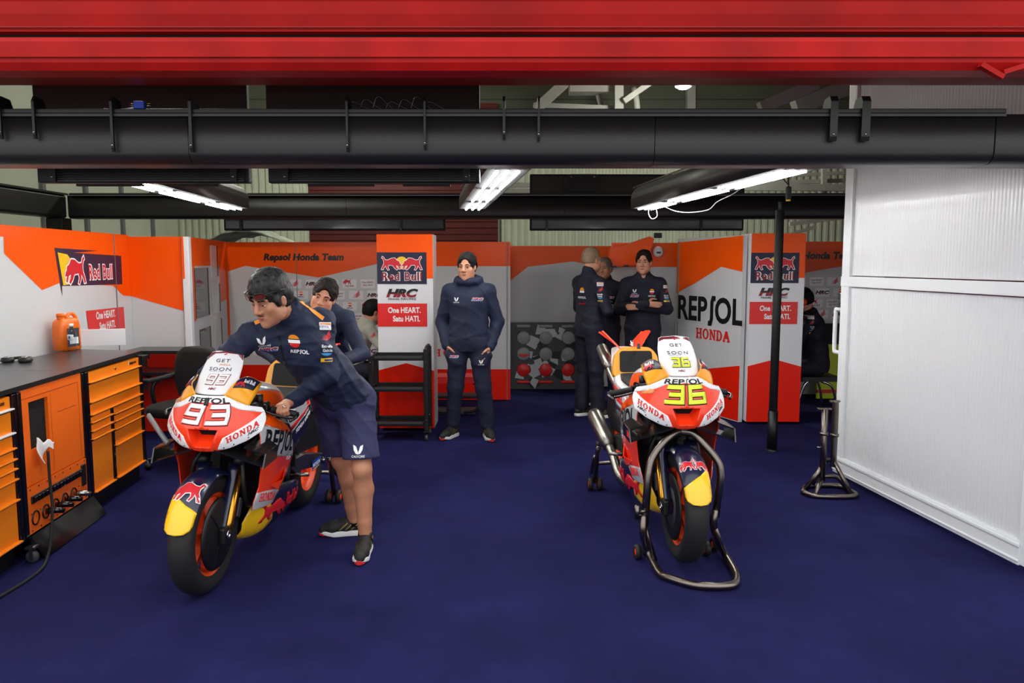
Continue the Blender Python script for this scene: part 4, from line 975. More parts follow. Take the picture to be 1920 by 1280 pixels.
for pts in ([(-.045, 0, .12), (-.13, -.10, .025)], [(-.045, 0, .2), (-.15, .03, .03)], [(.03, 0, .25), (.12, -.11, .025)], [(.03, 0, .25), (.0, .1, .2), (-.06, .13, .03)], [(-.045, 0, .13), (.06, .0, .12), (.14, .0, .03)]):
    m = MB(); st(m, pts, .016, 0 if len(pts) == 2 else 5); m.build('strut', q)
# ---------------------------------------------------------------- race motorcycles
def bike_matrix(fx, fy, rx, ry, lift, lean):
    h = V(fx - rx, fy - ry, 0).normalized(); l = V(-h.y, h.x, 0); a = math.radians(lean)
    L_ = l * math.cos(a) - V(0, 0, math.sin(a)); U_ = l * math.sin(a) + V(0, 0, math.cos(a))
    M = Matrix((h, L_, U_)).transposed().to_4x4(); M.translation = (fx, fy, lift); return M
nz = [.70, .735, .76, .80, .84, .87, .91, .95, .995]
N_x = tab(nz, [.0, .026, .038, .044, .039, .028, .012, -.008, -.038])
N_w = tab(nz, [.20, .215, .225, .240, .248, .249, .235, .205, .165])
N_d = tab(nz, [.10, .115, .125, .14, .158, .170, .165, .135, .09])
_S = [i / 60 for i in range(61)]; _A = [0.]
for i in range(60):
    def _q(s): return Vector((N_x(.85) - N_d(.85) * s ** 2.1, N_w(.85) * s))
    _A.append(_A[-1] + (_q(_S[i + 1]) - _q(_S[i])).length)
NA = _A[-1]
def nose(a, z):
    t = min(abs(a), NA * 1.05); i = 0
    if t >= NA: s = 1 + (t - NA) * 1.4
    else:
        while _A[i + 1] < t: i += 1
        s = lerp(_S[i], _S[i + 1], (t - _A[i]) / (_A[i + 1] - _A[i]))
    return V(N_x(z) - N_d(z) * s ** 2.1, math.copysign(s * N_w(z), a), z)
sz = [.28, .34, .42, .50, .60, .70, .78, .84, .89]
S_y = tab(sz, [.165, .19, .212, .226, .238, .250, .252, .235, .195])
S_k = tab([-.85, -.7, -.5, -.36, -.24, -.1, .05], [.80, .87, .95, .985, .96, .91, .85])
def sidefn(s):
    def f(t, z):
        x = -s * t; return V(x, s * S_y(z) * S_k(x), z)
    return f
def sx2(s, m):      # outline given in (x,z) -> the side's own flat coordinates
    return poly2d([(-s * x, z) for x, z in m])
def place(s, m, x, z, rot):   # flat lettering starting at (x,z); runs rearwards on the left side and forwards on the right
    return tf2(m, 1, rot, -s * x, z)
def make_bike(num, label, M):
    L93 = num == '93'
    t = bpy.data.objects.new('race_motorcycle', None); COL.objects.link(t); t.matrix_world = M; tag(t, label, 'motorcycle', None)
    # ---- wheels
    def wheel(px, R_, W_, rim_r, pre, disc_cover):
        o = (px, 0, R_); prof = []
        for i in range(25):
            a = -PI * .5 + PI * i / 24; prof.append((R_ - W_ * .42 + W_ * .42 * math.cos(a) ** .8 if abs(math.cos(a)) > 1e-6 else R_ - W_ * .42, W_ * .5 * math.sin(a)))
        prof = [(rim_r - .005, -W_ * .40), (rim_r + .012, -W_ * .44)] + prof + [(rim_r + .012, W_ * .44), (rim_r - .005, W_ * .40)]
        m = MB(); m.lathe(prof, o, (0, 1, 0), 'rubber', 72)
        for s in (-1, 1):
            for a0 in (.4, 3.5):
                if s < 0 and a0 > 3: pass
                fnw = lambda u, v, s=s, a0=a0: V(px + math.cos(a0 + s * -u) * (rim_r + .03 + v), s * (W_ * .462 + .018 * 0), R_ + math.sin(a0 + s * -u) * (rim_r + .03 + v))
                mm = tf2(text2d('MICHELIN', .022, .01, 0, 1.05, 'C'), 1)
                mm = ([(x / (rim_r + .03), y) for x, y in mm[0]], mm[1])
                m.sheet(mm, fnw, 'white', (.05, .05))
                mm = rect(.36, -.004, .52, .026); m.sheet(mm, fnw, 'yellow', (.04, .05))
        m.build(pre + '_tyre', t)
        m = MB(); w2 = W_ * .40
        m.lathe([(rim_r + .006, -w2), (rim_r + .004, -w2 + .008), (rim_r - .016, -w2 + .014), (rim_r - .03, -w2 * .45), (rim_r - .03, w2 * .45), (rim_r - .016, w2 - .014), (rim_r + .004, w2 - .008), (rim_r + .006, w2), (rim_r + .008, 0), (rim_r + .006, -w2)], o, (0, 1, 0), 'flu_orange', 64)
        m.lathe([(.0, -.04), (.045, -.04), (.05, -.03), (.05, .03), (.045, .04), (0, .04)], o, (0, 1, 0), 'flu_orange', 24)
        rm = m.build(pre + '_rim', t)
        for k in range(7):
            a = 2 * PI * k / 7 + .2; m = MB(); c, s_ = math.cos(a), math.sin(a)
            m.loft([[(px + c * r_ - s_ * q * w_, y_, R_ + s_ * r_ + c * q * w_) for q, y_ in ((-1, -d_), (1, -d_), (1, d_), (-1, d_))] for r_, w_, d_ in ((.045, .02, .03), (.1, .013, .022), (rim_r - .028, .014, .02))], 'flu_orange', smooth=False)
            m.build('spoke', rm)
        return o
    of = wheel(0, .30, .122, .212, 'front', L93)
    orr = wheel(-1.38, .325, .20, .212, 'rear', False)
    for s in (-1, 1):
        m = MB(); m.lathe([(.10, s * .062 - .004), (.165, s * .062 - .004), (.165, s * .062 + .004), (.10, s * .062 + .004), (.10, s * .062 - .004)], of, (0, 1, 0), 'black_matt', 48)
        m.lathe([(.04, s * .06 - .003), (.10, s * .062 - .003), (.10, s * .062 + .003), (.04, s * .06 + .003)], of, (0, 1, 0), 'grey_dark', 32); m.build('brake_disc', t)
        if L93 or s < 0:
            m = MB()
            if L93: m.lathe([(.0, s * .084), (.05, s * .084), (.16, s * .078), (.178, s * .068), (.182, s * .062), (.178, s * .062), (0, s * .07)], of, (0, 1, 0), 'black', 48)
            else: m.lathe([(.115, s * .072), (.165, s * .07), (.178, s * .064), (.182, s * .058), (.178, s * .057), (.115, s * .066)], of, (0, 1, 0), 'black', 48)
            if L93:
                for k in range(3):
                    a = 2 * PI * k / 3 - 1.2; m.bar((.03 * math.cos(a), s * .085, .3 + .03 * math.sin(a)), (.165 * math.cos(a), s * .077, .3 + .165 * math.sin(a)), .006, .006, 'black_gloss')
            m.build('disc_cover', t)
    ax = V(-.445, 0, .9).normalized()          # fork line
    fb = lambda s, d, y=.098: V(0, s * y, .30) + ax * d + V(-.028, 0, 0)
    for s in (-1, 1):
        m = MB(); m.tube([fb(s, -.01), fb(s, .05), fb(s, .34)], [.024, .026, .026], 'gold', 18); m.tube([fb(s, .34), fb(s, .40)], .034, 'black', 18); m.tube([fb(s, .40), fb(s, .70)], .03, 'carbon', 18); fk = m.build('fork_leg', t)
        m = MB(); m.box((-.0, s * .098, .295), (.07, .036, .09), 'black', bev=.012); m.lathe([(.0, s * .118), (.022, s * .118), (.022, s * .125), (.012, s * .126), (.012, s * .12), (0, s * .12)], of, (0, 1, 0), 'chrome', 16); m.build('axle_clamp', fk)
        m = MB(); c = fb(s, .10) + V(-.075, -s * .02, .0)
        m.box(c + V(0, 0, .0), (.06, .06, .13), 'black_gloss', bev=.014, R=Matrix.Rotation(-.45, 3, 'Y')); m.box(c + V(-.01, s * .032, .0), (.04, .012, .1), 'grey_dark', bev=.005, R=Matrix.Rotation(-.45, 3, 'Y')); m.build('brake_caliper', t)
        def cov(u, v, s=s):      # navy blade in front of the fork leg; u across, v down
            p = fb(s, .36 - v * .40, .088); return p + V(.044 - 20. * (u * u), s * u, 0) + V(.006, 0, 0)
        m = MB(); m.sheet(poly2d([(-.045, 0), (.024, 0), (.020, .5), (.016, .95), (-.03, .98), (-.042, .6)]), cov, 'navy', (.012, .08), flip=s > 0); m.build('fork_cover', t, solid=.004)
    m = MB()
    for d, x0 in ((.52, .0), (.69, .0)):
        a = fb(0, d); m.box(a + V(-.02, 0, 0), (.07, .27, .035), 'black', bev=.012, R=Matrix.Rotation(-.45, 3, 'Y'))
    m.build('fork_yoke', t)
    # ---- front mudguard
    def fend(u, v): # u across in metres, v angle
        r = .328 - 4.6 * u * u * (1 if abs(u) < .06 else 1.25); return V(math.cos(v) * r, u * 1.0, .30 + math.sin(v) * r)
    m = MB(); out = [(-.068, .45), (-.060, .37), (-.04, .315), (0, .295), (.04, .315), (.060, .37), (.068, .45), (.078, 1.2), (.074, 2.1), (.05, 2.5), (-.05, 2.5), (-.074, 2.1), (-.078, 1.2)]
    m.sheet(poly2d(out), fend, 'navy', (.010, .05), flip=False)
    m.sheet(poly2d([(-.0675, .45), (-.059, .375), (-.039, .32), (0, .30), (.039, .32), (.059, .375), (.0675, .45), (.071, .66), (.05, .70), (.02, .74), (-.02, .83), (-.05, .92), (-.074, .98)] if L93 else [(-.0675, .45), (-.059, .375), (-.039, .32), (0, .30), (.039, .32), (.059, .375), (.0675, .45), (.074, .95), (.05, .88), (.02, .78), (-.02, .70), (-.05, .64), (-.069, .60)]), fend, 'yellow', (.010, .05), .0015)
    bl = lambda f, e=0: ([(x, y) for x, y in (bull_edge(.13, .007, f) if e else bull(.13, f))[0]], (bull_edge(.13, .007, f) if e else bull(.13, f))[1])
    for side in ((.0,) if L93 else (-.036, .040)):
        for e, mt_, o_ in ((1, 'white', .002), (0, 'logo_red', .0028)):
            mm = bl(L93 is False and side > 0, e); k = 1. if L93 else .56
            mm = ([(max(min(x * k * 1.0 + side, .073), -.073), .98 + y * 4.2 * k) for x, y in mm[0]], mm[1]); m.sheet(mm, fend, mt_, (.014, .07), o_)
    m.build('front_mudguard', t, solid=.003)
    # ---- nose fairing
    m = MB()
    for s in (-1, 1):
        half = [(0, .748), (s * .05, .746), (s * .08, .838), (0, .841), (0, .995), (s * .13, .995), (s * .55 * NA, .975), (s * .77 * NA, .94), (s * NA * 1.04, .905), (s * NA * 1.04, .815), (s * .80 * NA, .775), (s * .56 * NA, .748), (s * .38 * NA, .735), (s * .075, .728), (0, .722)]
        m.sheet(poly2d(half), nose, 'red_orange', (.02, .014))
        wl = [(s * .085, .737), (s * .108, .798), (s * NA * 1.04, .912), (s * NA * 1.04, .815), (s * .80 * NA, .775), (s * .56 * NA, .749), (s * .38 * NA, .736)]
        m.sheet(poly2d(wl), nose, 'paint_white', (.02, .014), .0012)
        wu = [(0, .966), (s * .13, .955), (s * .60 * NA, .928), (s * NA * 1.04, .897), (s * NA * 1.04, .925), (s * .77 * NA, .945), (s * .55 * NA, .978), (s * .13, .996), (0, .996)]
        m.sheet(poly2d(wu), nose, 'paint_white', (.02, .014), .0012)
        hd = serif('HONDA', .031, 'C', .18); rot = s * .44
        m.sheet(tf2(hd, 1, rot, s * .68 * NA, .806), nose, 'sign_red', (.03, .02), .0024)
        if s > 0 or not L93: m.sheet(tf2(text2d('HRC', .015, .04, .3, 1, 'C', 1.3), 1, s * .42, s * .86 * NA, .812), nose, 'logo_black', (.03, .02), .0024)
    if not L93: m.sheet(poly2d([(-.84 * NA, .895), (-.6 * NA, .905), (-.6 * NA, .922), (-.7 * NA, .927), (-.84 * NA, .908)]), nose, 'ghost_orange', (.03, .02), .002)
    m.sheet(repsol(.0245, 'C', .1, 0, 0, .9605, 2.6), nose, 'logo_black', (.03, .02), .0024)
    for ch, dx in ((('9', -.138), ('3', .000)) if L93 else (('3', -.130), ('6', .004))):
        for w_, mt_, o_ in (((.030, 'logo_wine', .0014), (.020, 'white', .0028)) if L93 else ((.031, 'logo_black', .0014), (.0215, 'num_yellow', .0028))):
            m.sheet(digit(ch, w_, .124 if L93 else .120, .092, dx, .861, .26 if L93 else .1), nose, mt_, (.025, .018), o_)
    for a, z in ((-.12, .747), (.12, .747), (.56 * NA, .762), (-.56 * NA, .762), (.8 * NA, .79), (-.8 * NA, .79)): m.sheet(ell(a, z, .004, .004, 8), nose, 'grey_dark', (.03, .03), .002)
    if L93: m.sheet(rect(-.012, .95, .014, .985), nose, 'black', (.03, .02), .004)
    m.build('nose_fairing', t, solid=.004)
    m = MB(); o_ = [(-.05, .746), (.05, .746), (.065, .79), (.08, .838), (0, .841), (-.08, .838), (-.065, .79)]
    r0 = [nose(a, z) for a, z in o_]; r1 = [V(.0, p.y * .9, .80 + (p.z - .80) * .84 + .008) for p in r0]; r2 = [V(-.04, p.y * .84, .815 + (p.z - .79) * .46) for p in r0]
    m.loft([r0[::-1], r1[::-1], r2[::-1]], 'red_orange', caps=False, smooth=False)
    m.add([p + V(.001, 0, 0) for p in r2], [tuple(range(7))], 'void'); m.build('air_intake', t, solid=.003)
    # ---- windscreen and the pods beside it
    def scr(u, v):
        x = lerp(-.056, -.262, v) - 2.6 * u * u - .25 * abs(u) ** 1.5; z = .997 + .226 * v - .025 * v * v; return V(x, u, z)
    m = MB()
    tl, tr = [(-.100, .0), (-.106, .35), (-.102, .62), (-.086, .92), (-.073, .955)], [(.0, 1.0), (.073, .955), (.086, .92), (.102, .62), (.106, .35), (.100, .0)]
    so = tl + tr; m.sheet(poly2d(so), scr, 'paint_white', (.012, .06))
    m.sheet(poly2d([(-.09, .82), (-.083, .915), (-.07, .945), (0, .985), (.07, .945), (.083, .915), (.09, .82), (.06, .89), (0, .91), (-.06, .89)] if not L93 else [(-.094, .74), (-.084, .915), (-.072, .945), (0, .985), (.072, .945), (.084, .915), (.094, .74), (.06, .90), (0, .935), (-.06, .90)]), scr, 'burgundy', (.012, .06), .0012)
    f3 = lambda mm: ([(x, y * 4.2) for x, y in mm[0]], mm[1])
    def st_(mm, dy, mt_, o_=.002): m.sheet(([(x, dy + y * 4.0) for x, y in mm[0]], mm[1]), scr, mt_, (.03, .1), o_)
    st_(text2d('GET', .020, -.006, 0, 1.2, 'C', 1.35), .70, 'navy_sign'); st_(text2d('SOON', .020, -.006, 0, 1.2, 'C', 1.35), .50, 'navy_sign')
    if L93: st_(tf2(text2d('WELL', .012, -.01, 0, 1.15, 'C', 1.3), dx=.018), .62, 'ghost_orange')
    m.sheet(rect(-.05, .475, .02, .485), scr, 'glass_pale', (.03, .1), .002)
    st_(text2d('HRC', .010, .03, .3, 1, 'C', 1.3), .10, 'logo_wine'); st_(wing(.016), .90, 'logo_red')
    for ch, dx in ((('9', -.052), ('3', .004)) if L93 else (('3', -.05), ('6', .006))):
        for w_, mt_, o_ in ((.015, 'logo_wine', .002), (.009, 'white', .003)) if L93 else ((.017, 'logo_black', .002), (.0115, 'num_yellow', .003)):
            mm = digit(ch, w_, .048, .055, dx, 0, .22 if L93 else .06); m.sheet(([(x, .20 + y * 3.9) for x, y in mm[0]], mm[1]), scr, mt_, (.02, .08), o_)
    m.build('windscreen', t, solid=.003)
    for s in (-1, 1):
        def pod(u, v, s=s):   # u 0..1 outwards, v 0..1 upwards
            a = lerp(.115, .80 * NA, u); b = nose(s * a, lerp(.995, .938, u)) + V(0, 0, 0)
            p = V(-.115 - .17 * u ** .8, s * (.108 + .038 * u + .032 * u * u), 1.06 + .02 * math.sin(u * PI) - .03 * u * u)
            q = b.lerp(p, v); k = math.sin(v * PI) * .012; return q + V(k, s * k, k)
        m = MB(); kw = dict(flip=s < 0)
        m.sheet(rect(0, 0, 1, 1), pod, 'orange_yellow', (.1, .12), **kw)
        m.sheet(poly2d([(.10, .42), (.86, .5), (.95, .97), (.06, .97)]), pod, 'navy_sign', (.1, .12), .0015, **kw)
        bx = lambda mm: ([((.5 + (x if s > 0 else -x)), .70 + y) for x, y in mm[0]], mm[1])
        mm = bull(.44, s < 0 and False); m.sheet(bx(([(x * 1. - .2, y * .9 - .08) for x, y in mm[0]], mm[1])), pod, 'logo_red', (.1, .12), .0025, **kw)
        mm = text2d('Red Bull', .17, .02, 0, 1, 'C', .72); m.sheet(([(.62 + (x if s > 0 else x) * .72, .68 + y * 1.) for x, y in mm[0]] if s > 0 else [(.62 - x * .72, .68 + y) for x, y in mm[0]], mm[1]), pod, 'white', (.1, .12), .003, **kw)
        m.build('fairing_pod', t, solid=.004)
    # ---- winglets
    for s in (-1, 1):
        m = MB()
        def plate(q, th, mt_='carbon'):
            q = [V(x, s * y, z) for x, y, z in q]; n = (q[1] - q[0]).cross(q[3] - q[0]).normalized() * th / 2
            a = [p + n for p in q]; b = [p - n for p in q]; m.add(a + b, [(0, 1, 2, 3), (7, 6, 5, 4), (0, 4, 5, 1), (1, 5, 6, 2), (2, 6, 7, 3), (3, 7, 4, 0)], mt_)
        plate([(.02, .055, .732), (-.04, .285, .645), (-.21, .285, .655), (-.15, .055, .745)], .009)
        plate([(-.02, .19, .745), (-.05, .288, .705), (-.21, .288, .715), (-.24, .19, .765)], .008)
        plate([(-.02, .287, .640), (-.05, .290, .710), (-.215, .290, .72), (-.205, .287, .65)], .007, 'carbon')
        if not L93:
            plate([(-.10, .2915, .665), (-.10, .2925, .70), (-.05, .2925, .70), (-.03, .2915, .665)], .001, 'sign_red')
        m.build('winglet', t)
    # ---- side fairings
    for s in (-1, 1):
        f = sidefn(s); m = MB()
        outl = [(-.15, .87), (-.125, .80), (-.135, .70), (-.165, .60), (-.165, .50), (-.13, .43), (-.13, .385), (-.30, .352), (-.43, .335), (-.54, .41), (-.66, .49), (-.71, .55), (-.66, .64), (-.61, .69), (-.48, .765), (-.38, .815), (-.27, .865), (-.22, .878)]
        m.sheet(sx2(s, outl), f, 'red_orange', .035)
        m.sheet(sx2(s, [(-.14, .84), (-.126, .80), (-.146, .668), (-.35, .618), (-.700, .532), (-.665, .63), (-.60, .682), (-.36, .765), (-.18, .835)]), f, 'silver_grey', .035, .0012)
        m.sheet(sx2(s, [(-.22, .876), (-.152, .868), (-.142, .838), (-.36, .768), (-.605, .684), (-.61, .69), (-.48, .765), (-.38, .815), (-.27, .865)]), f, 'orange', .035, .0012)
        m.sheet(sx2(s, [(-.13, .425), (-.13, .385), (-.30, .352), (-.43, .335), (-.50, .385), (-.40, .42), (-.27, .45), (-.15, .472)]), f, 'silver_grey', .035, .0012)
        ang = .235 * -s
        rp = repsol(.112, 'C', .16, 0, 0, 0, 1.0)
        m.sheet(tf2(rp, 1, ang, -s * -.405, .640), f, 'logo_black', .035, .0024)
        m.sheet(tf2(serif('HONDA', .045, 'C', .1), 1, ang * 1.05, -s * -.30, .385), f, 'sign_red', .035, .0024)
        m.sheet(tf2(text2d('RC-V', .022, .02, .2, 1, 'C', 1.2), 1, ang, -s * -.60, .535), f, 'silver_grey', .035, .0024)
        m.build('side_fairing', t, solid=.004)
        m = MB()           # raised duct low on the fairing
        pts = lambda x, z, o: V(x, s * (S_y(z) * S_k(x) + o), z)
        m.add([pts(-.30, .47, .002), pts(-.42, .47, .03), pts(-.55, .51, .002), pts(-.40, .42, .02), pts(-.50, .44, .002)], [(0, 1, 3), (1, 2, 4), (1, 4, 3)] if s < 0 else [(0, 3, 1), (1, 4, 2), (1, 3, 4)], 'red_orange'); m.build('fairing_duct', t, solid=.003)
    # ---- belly pan
    b_w = tab([-.95, -.85, -.7, -.55, -.42, -.32, -.25], [.15, .18, .195, .19, .165, .12, .08]); b_b = tab([-.95, -.7, -.5, -.35, -.25], [.15, .12, .115, .14, .19]); b_t = tab([-.95, -.8, -.6, -.45, -.32, -.25], [.30, .36, .40, .41, .36, .26])
    def belly(q, x_):
        x = -x_; an = q * PI / 2; return V(x, b_w(x) * math.copysign(abs(math.sin(an)) ** .8, an), b_t(x) - (b_t(x) - b_b(x)) * max(math.cos(an), 0) ** .75)
    m = MB(); m.sheet(rect(-1, .25, 1, .95), belly, 'navy', (.1, .05), flip=True)
    m.sheet(poly2d([(-1, .255), (1, .255), (1, .42), (.6, .5), (.3, .45), (-.3, .45), (-.6, .5), (-1, .42)]), belly, 'yellow', (.1, .05), .0012, flip=True)
    for s in (-1, 1):
        mm = bull(.26, False); m.sheet(([(s * (.76 + y * 1.6), .50 - x * 1.0) for x, y in mm[0]], mm[1] if s < 0 else [f_[::-1] for f_ in mm[1]]), belly, 'logo_red', (.1, .05), .0024, flip=True)
        mm = text2d('Red Bull', .06, .02, 0, 1, 'C'); m.sheet(([(s * (.72 + y * 3.4), .74 + (x if s > 0 else -x) * .8) for x, y in mm[0]], mm[1]), belly, 'logo_red', (.1, .05), .0024, flip=True)
    m.build('belly_pan', t, solid=.004)
    # ---- radiator, engine, frame
    m = MB(); m.loft([[(lerp(-.26, -.36, k_) + dx, y, lerp(.36, .72, k_)) for dx, y in ((-.045, -.18), (.02, -.06), (.02, .06), (-.045, .18), (-.09, .17), (-.09, -.17))] for k_ in (0, .25, .5, .75, 1)], 'radiator', smooth=False); m.build('radiator', t)
    m = MB(); m.tube(spline([(-.2, .1, .70), (-.17, .12, .6), (-.16, .13, .5), (-.2, .13, .40), (-.3, .12, .36)], 6), .014, 'black', 10); m.build('coolant_hose', t)
    m = MB(); m.tube(spline([(-.2, -.09, .70), (-.16, -.13, .62), (-.18, -.15, .52), (-.26, -.14, .44)], 6), .012, 'black', 10); m.build('coolant_hose', t)
    m = MB(); m.box((-.56, 0, .40), (.42, .27, .34), 'black', bev=.04); m.box((-.68, 0, .56), (.24, .24, .16), 'grey_dark', bev=.03)
    for s in (-1, 1): m.lathe([(.0, s * .15), (.08, s * .148), (.09, s * .135)], (-.62, 0, .38), (0, 1, 0), 'grey_dark', 24); m.lathe([(.0, s * .15), (.06, s * .148), (.07, s * .13)], (-.76, 0, .42), (0, 1, 0), 'titanium', 20)
    m.build('engine', t)
    for s in (-1, 1):
        m = MB(); m.loft([[(x, s * (y + 0), z + h_), (x, s * (y + .03), z + h_ * .6), (x, s * (y + .03), z - h_ * .6), (x, s * y, z - h_)] for x, y, z, h_ in ((-.28, .05, .80, .07), (-.45, .13, .76, .075), (-.7, .15, .68, .07), (-.86, .13, .56, .08), (-.90, .12, .40, .08))], 'black', smooth=False); m.build('frame_spar', t)
    # ---- tank, seat, tail
    tk = [(-.33, .10, 1.0, .84), (-.37, .135, 1.018, .80), (-.45, .165, 1.015, .78), (-.56, .175, .992, .77), (-.66, .165, .962, .76), (-.74, .14, .915, .75), (-.82, .115, .855, .74), (-.86, .10, .825, .74)]
    fw = tab([-.86, -.82, -.74, -.66, -.56, -.45, -.37, -.33], [q[1] for q in tk][::-1]); ft = tab([-.86, -.82, -.74, -.66, -.56, -.45, -.37, -.33], [q[2] for q in tk][::-1]); fbm = tab([-.86, -.33], [.74, .84])
    def tank(q, x_):
        x = -x_; an = q * PI / 2; return V(x, fw(x) * math.copysign(abs(math.sin(an)) ** .65, an), fbm(x) + (ft(x) - fbm(x)) * max(math.cos(an), 0) ** .55)
    m = MB(); K = dict(flip=False)
    m.sheet(rect(-1, .33, 1, .86), tank, 'orange', (.08, .05), **K); m.sheet(poly2d([(-.62, .335), (.62, .335), (.60, .6), (.66, .74), (.9, .855), (-.9, .855), (-.66, .74), (-.60, .6)]), tank, 'silver_grey' if L93 else 'paint_white', (.08, .05), .0012, **K)
    m.sheet(ell(0, .43, .28, .05, 20), tank, 'grey_mid', (.08, .05), .004, **K); m.add([tank(q, .332) for q in [-1 + .1 * k for k in range(21)]], [tuple(range(21))], 'orange'); m.build('fuel_tank', t, solid=.004)
    def ring(x, w_, zb, zt, p=.6, n=24): return [(x, math.copysign(abs(math.cos(a)) ** p, math.cos(a)) * w_, (zb + zt) / 2 + math.copysign(abs(math.sin(a)) ** p, math.sin(a)) * (zt - zb) / 2) for a in [2 * PI * k / n for k in range(n)]]
    m = MB(); m.loft([ring(-.80, .10, .70, .80), ring(-.86, .15, .68, .80), ring(-1.0, .165, .70, .815), ring(-1.15, .16, .73, .84), ring(-1.25, .15, .76, .87), ring(-1.45, .13, .84, .93), ring(-1.66, .09, .92, .985), ring(-1.72, .05, .94, .97)], 'paint_white' if not L93 else 'silver_grey')
    for s in (-1, 1):
        fn = lambda u, v, s=s: V(u, s * (.166 + v * .02 - max(0, -u - 1.15) * .07), .715 + v + max(0, -.95 - u) * .22)
        if L93:
            m.add([fn(-.87, .06) + V(0, 0, .04), fn(-1.1, .055), fn(-1.1, .02), fn(-.88, .03)], [(0, 1, 2, 3)] if s > 0 else [(3, 2, 1, 0)], 'sign_red'); m.add([fn(-.88, .02), fn(-1.12, .01), fn(-1.12, -.03), fn(-.86, -.01)], [(0, 1, 2, 3)] if s > 0 else [(3, 2, 1, 0)], 'navy')
        mm = text2d('HEART', .05, .03, .1, 1, 'C'); mm = ([(-s * x - 1.04, y - .0) for x, y in mm[0]], mm[1]); 
        if not L93: m.add([fn(x, y * .9 + .0) + V(0, s * .004, 0) for x, y in mm[0]], mm[1], 'sign_red')
        else:
            mm = text2d('HONDA RACING', .016, .01, .1, 1, 'C'); m.add([fn(-s * x - 1.0, y - .01) + V(0, s * .004, 0) for x, y in mm[0]], mm[1], 'white')
    m.build('seat_cowl', t)
    m = MB(); m.loft([ring(-.84, .07, .80, .83, .5), ring(-.9, .12, .80, .832, .5), ring(-1.05, .135, .815, .842, .5), ring(-1.16, .12, .83, .858, .5)], 'black_matt'); m.build('seat_pad', t)
    for s in (-1, 1):
        fq = lambda t_, z, s=s: V(-s * t_, s * (.172 - max(0, s * t_ - 1.0) * .1 - max(0, .62 - z) * .25), z)
        m = MB(); o2 = [(-.70, .745), (-.80, .80), (-1.13, .81), (-1.22, .765), (-1.08, .64), (-.87, .53), (-.78, .60)]
        m.sheet(sx2(s, o2), fq, 'silver_grey' if L93 else 'paint_white', .05)
        m.sheet(sx2(s, [(-.735, .69), (-.765, .665), (-1.17, .765), (-1.20, .785)] if L93 else [(-.72, .715), (-.745, .69), (-1.13, .70), (-1.17, .73)]), fq, 'sign_red', .05, .0012)
        m.sheet(sx2(s, [(-.772, .655), (-.78, .60), (-.87, .53), (-1.08, .64), (-1.165, .735), (-1.16, .755)] if L93 else [(-.76, .67), (-.78, .60), (-.87, .53), (-1.08, .64), (-1.10, .675)]), fq, 'navy', .05, .0012)
        if L93: m.sheet(place(s, tf2(text2d('HONDA RACING', .026, .015, .1, 1, 'C', 1.1), 1), -.99, .665, .22 * s), fq, 'white', .05, .0024)
        else: m.sheet(place(s, tf2(text2d('HEART', .062, .04, .1, 1, 'C', 1.), 1), -.95, .725, 0), fq, 'sign_red', .05, .0024)
        m.build('side_cover', t, solid=.004)
        m = MB(); m.prism([(s * x * -1, z) for x, z in [(-.92, .56), (-1.02, .46), (-1.40, .42), (-1.60, .50), (-1.56, .62), (-1.25, .66)]], ((0, s * .128, 0), (1 if s < 0 else 1, 0, 0), Z) if s < 0 else ((0, s * .128, 0), (-1, 0, 0), Z), .012, 'black' ); m.build('chain_guard', t)
    # upright back pad in an orange surround
    bp = (V(-1.19, 0, .85), V(0, 1, 0), V(-.32, 0, .95).normalized())
    m = MB(); outer = rounded([(-.165, -.02), (.165, -.02), (.15, .13), (.10, .185), (-.10, .185), (-.15, .13)], .03, 3); m.prism(outer, bp, .06, 'orange_yellow'); m.prism(rounded([(-.13, -.03), (.13, -.03), (.10, .18), (-.10, .18)], .03, 3), (bp[0] - V(.05, 0, 0), bp[1], bp[2]), .28, 'red_orange'); m.build('tail_hump', t)
    m = MB(); m.prism(rounded([(-.115, .01), (.115, .01), (.11, .155), (-.11, .155)], .02, 3), (bp[0] + V(.012, 0, .004), bp[1], bp[2]), .02, 'black_matt'); m.build('back_pad', t)
    m = MB(); m.prism([(0, 0), (.03, .0), (.01, .035)], ((-1.2, .0, 1.02), (1, 0, 0), Z), .02, 'black'); m.cyl((-1.35, 0, .98), (-1.35, 0, 1.06), .012, 'chrome', 10); m.build('data_antenna', t)
    for s in (-1, 1):
        for k in (0, 1):
            q = [V(-1.42 - .13 * k, s * .06, .985 + .012 * k), V(-1.53 - .13 * k, s * .05, .985 + .012 * k), V(-1.66 - .13 * k, s * (.165), 1.10 - .02 * k), V(-1.55 - .13 * k, s * (.175), 1.11 - .02 * k)]
            n_ = (q[1] - q[0]).cross(q[3] - q[0]).normalized() * .006; m = MB(); m.add([p + n_ for p in q] + [p - n_ for p in q], [(0, 1, 2, 3), (7, 6, 5, 4), (0, 4, 5, 1), (1, 5, 6, 2), (2, 6, 7, 3), (3, 7, 4, 0)], 'red_orange')
            m.add([lerp(q[0], q[3], .2) + n_ * 1.3, lerp(q[1], q[2], .2) + n_ * 1.3, lerp(q[1], q[2], .5) + n_ * 1.3, lerp(q[0], q[3], .5) + n_ * 1.3], [(0, 1, 2, 3)], 'paint_white'); m.build('tail_fin', t)
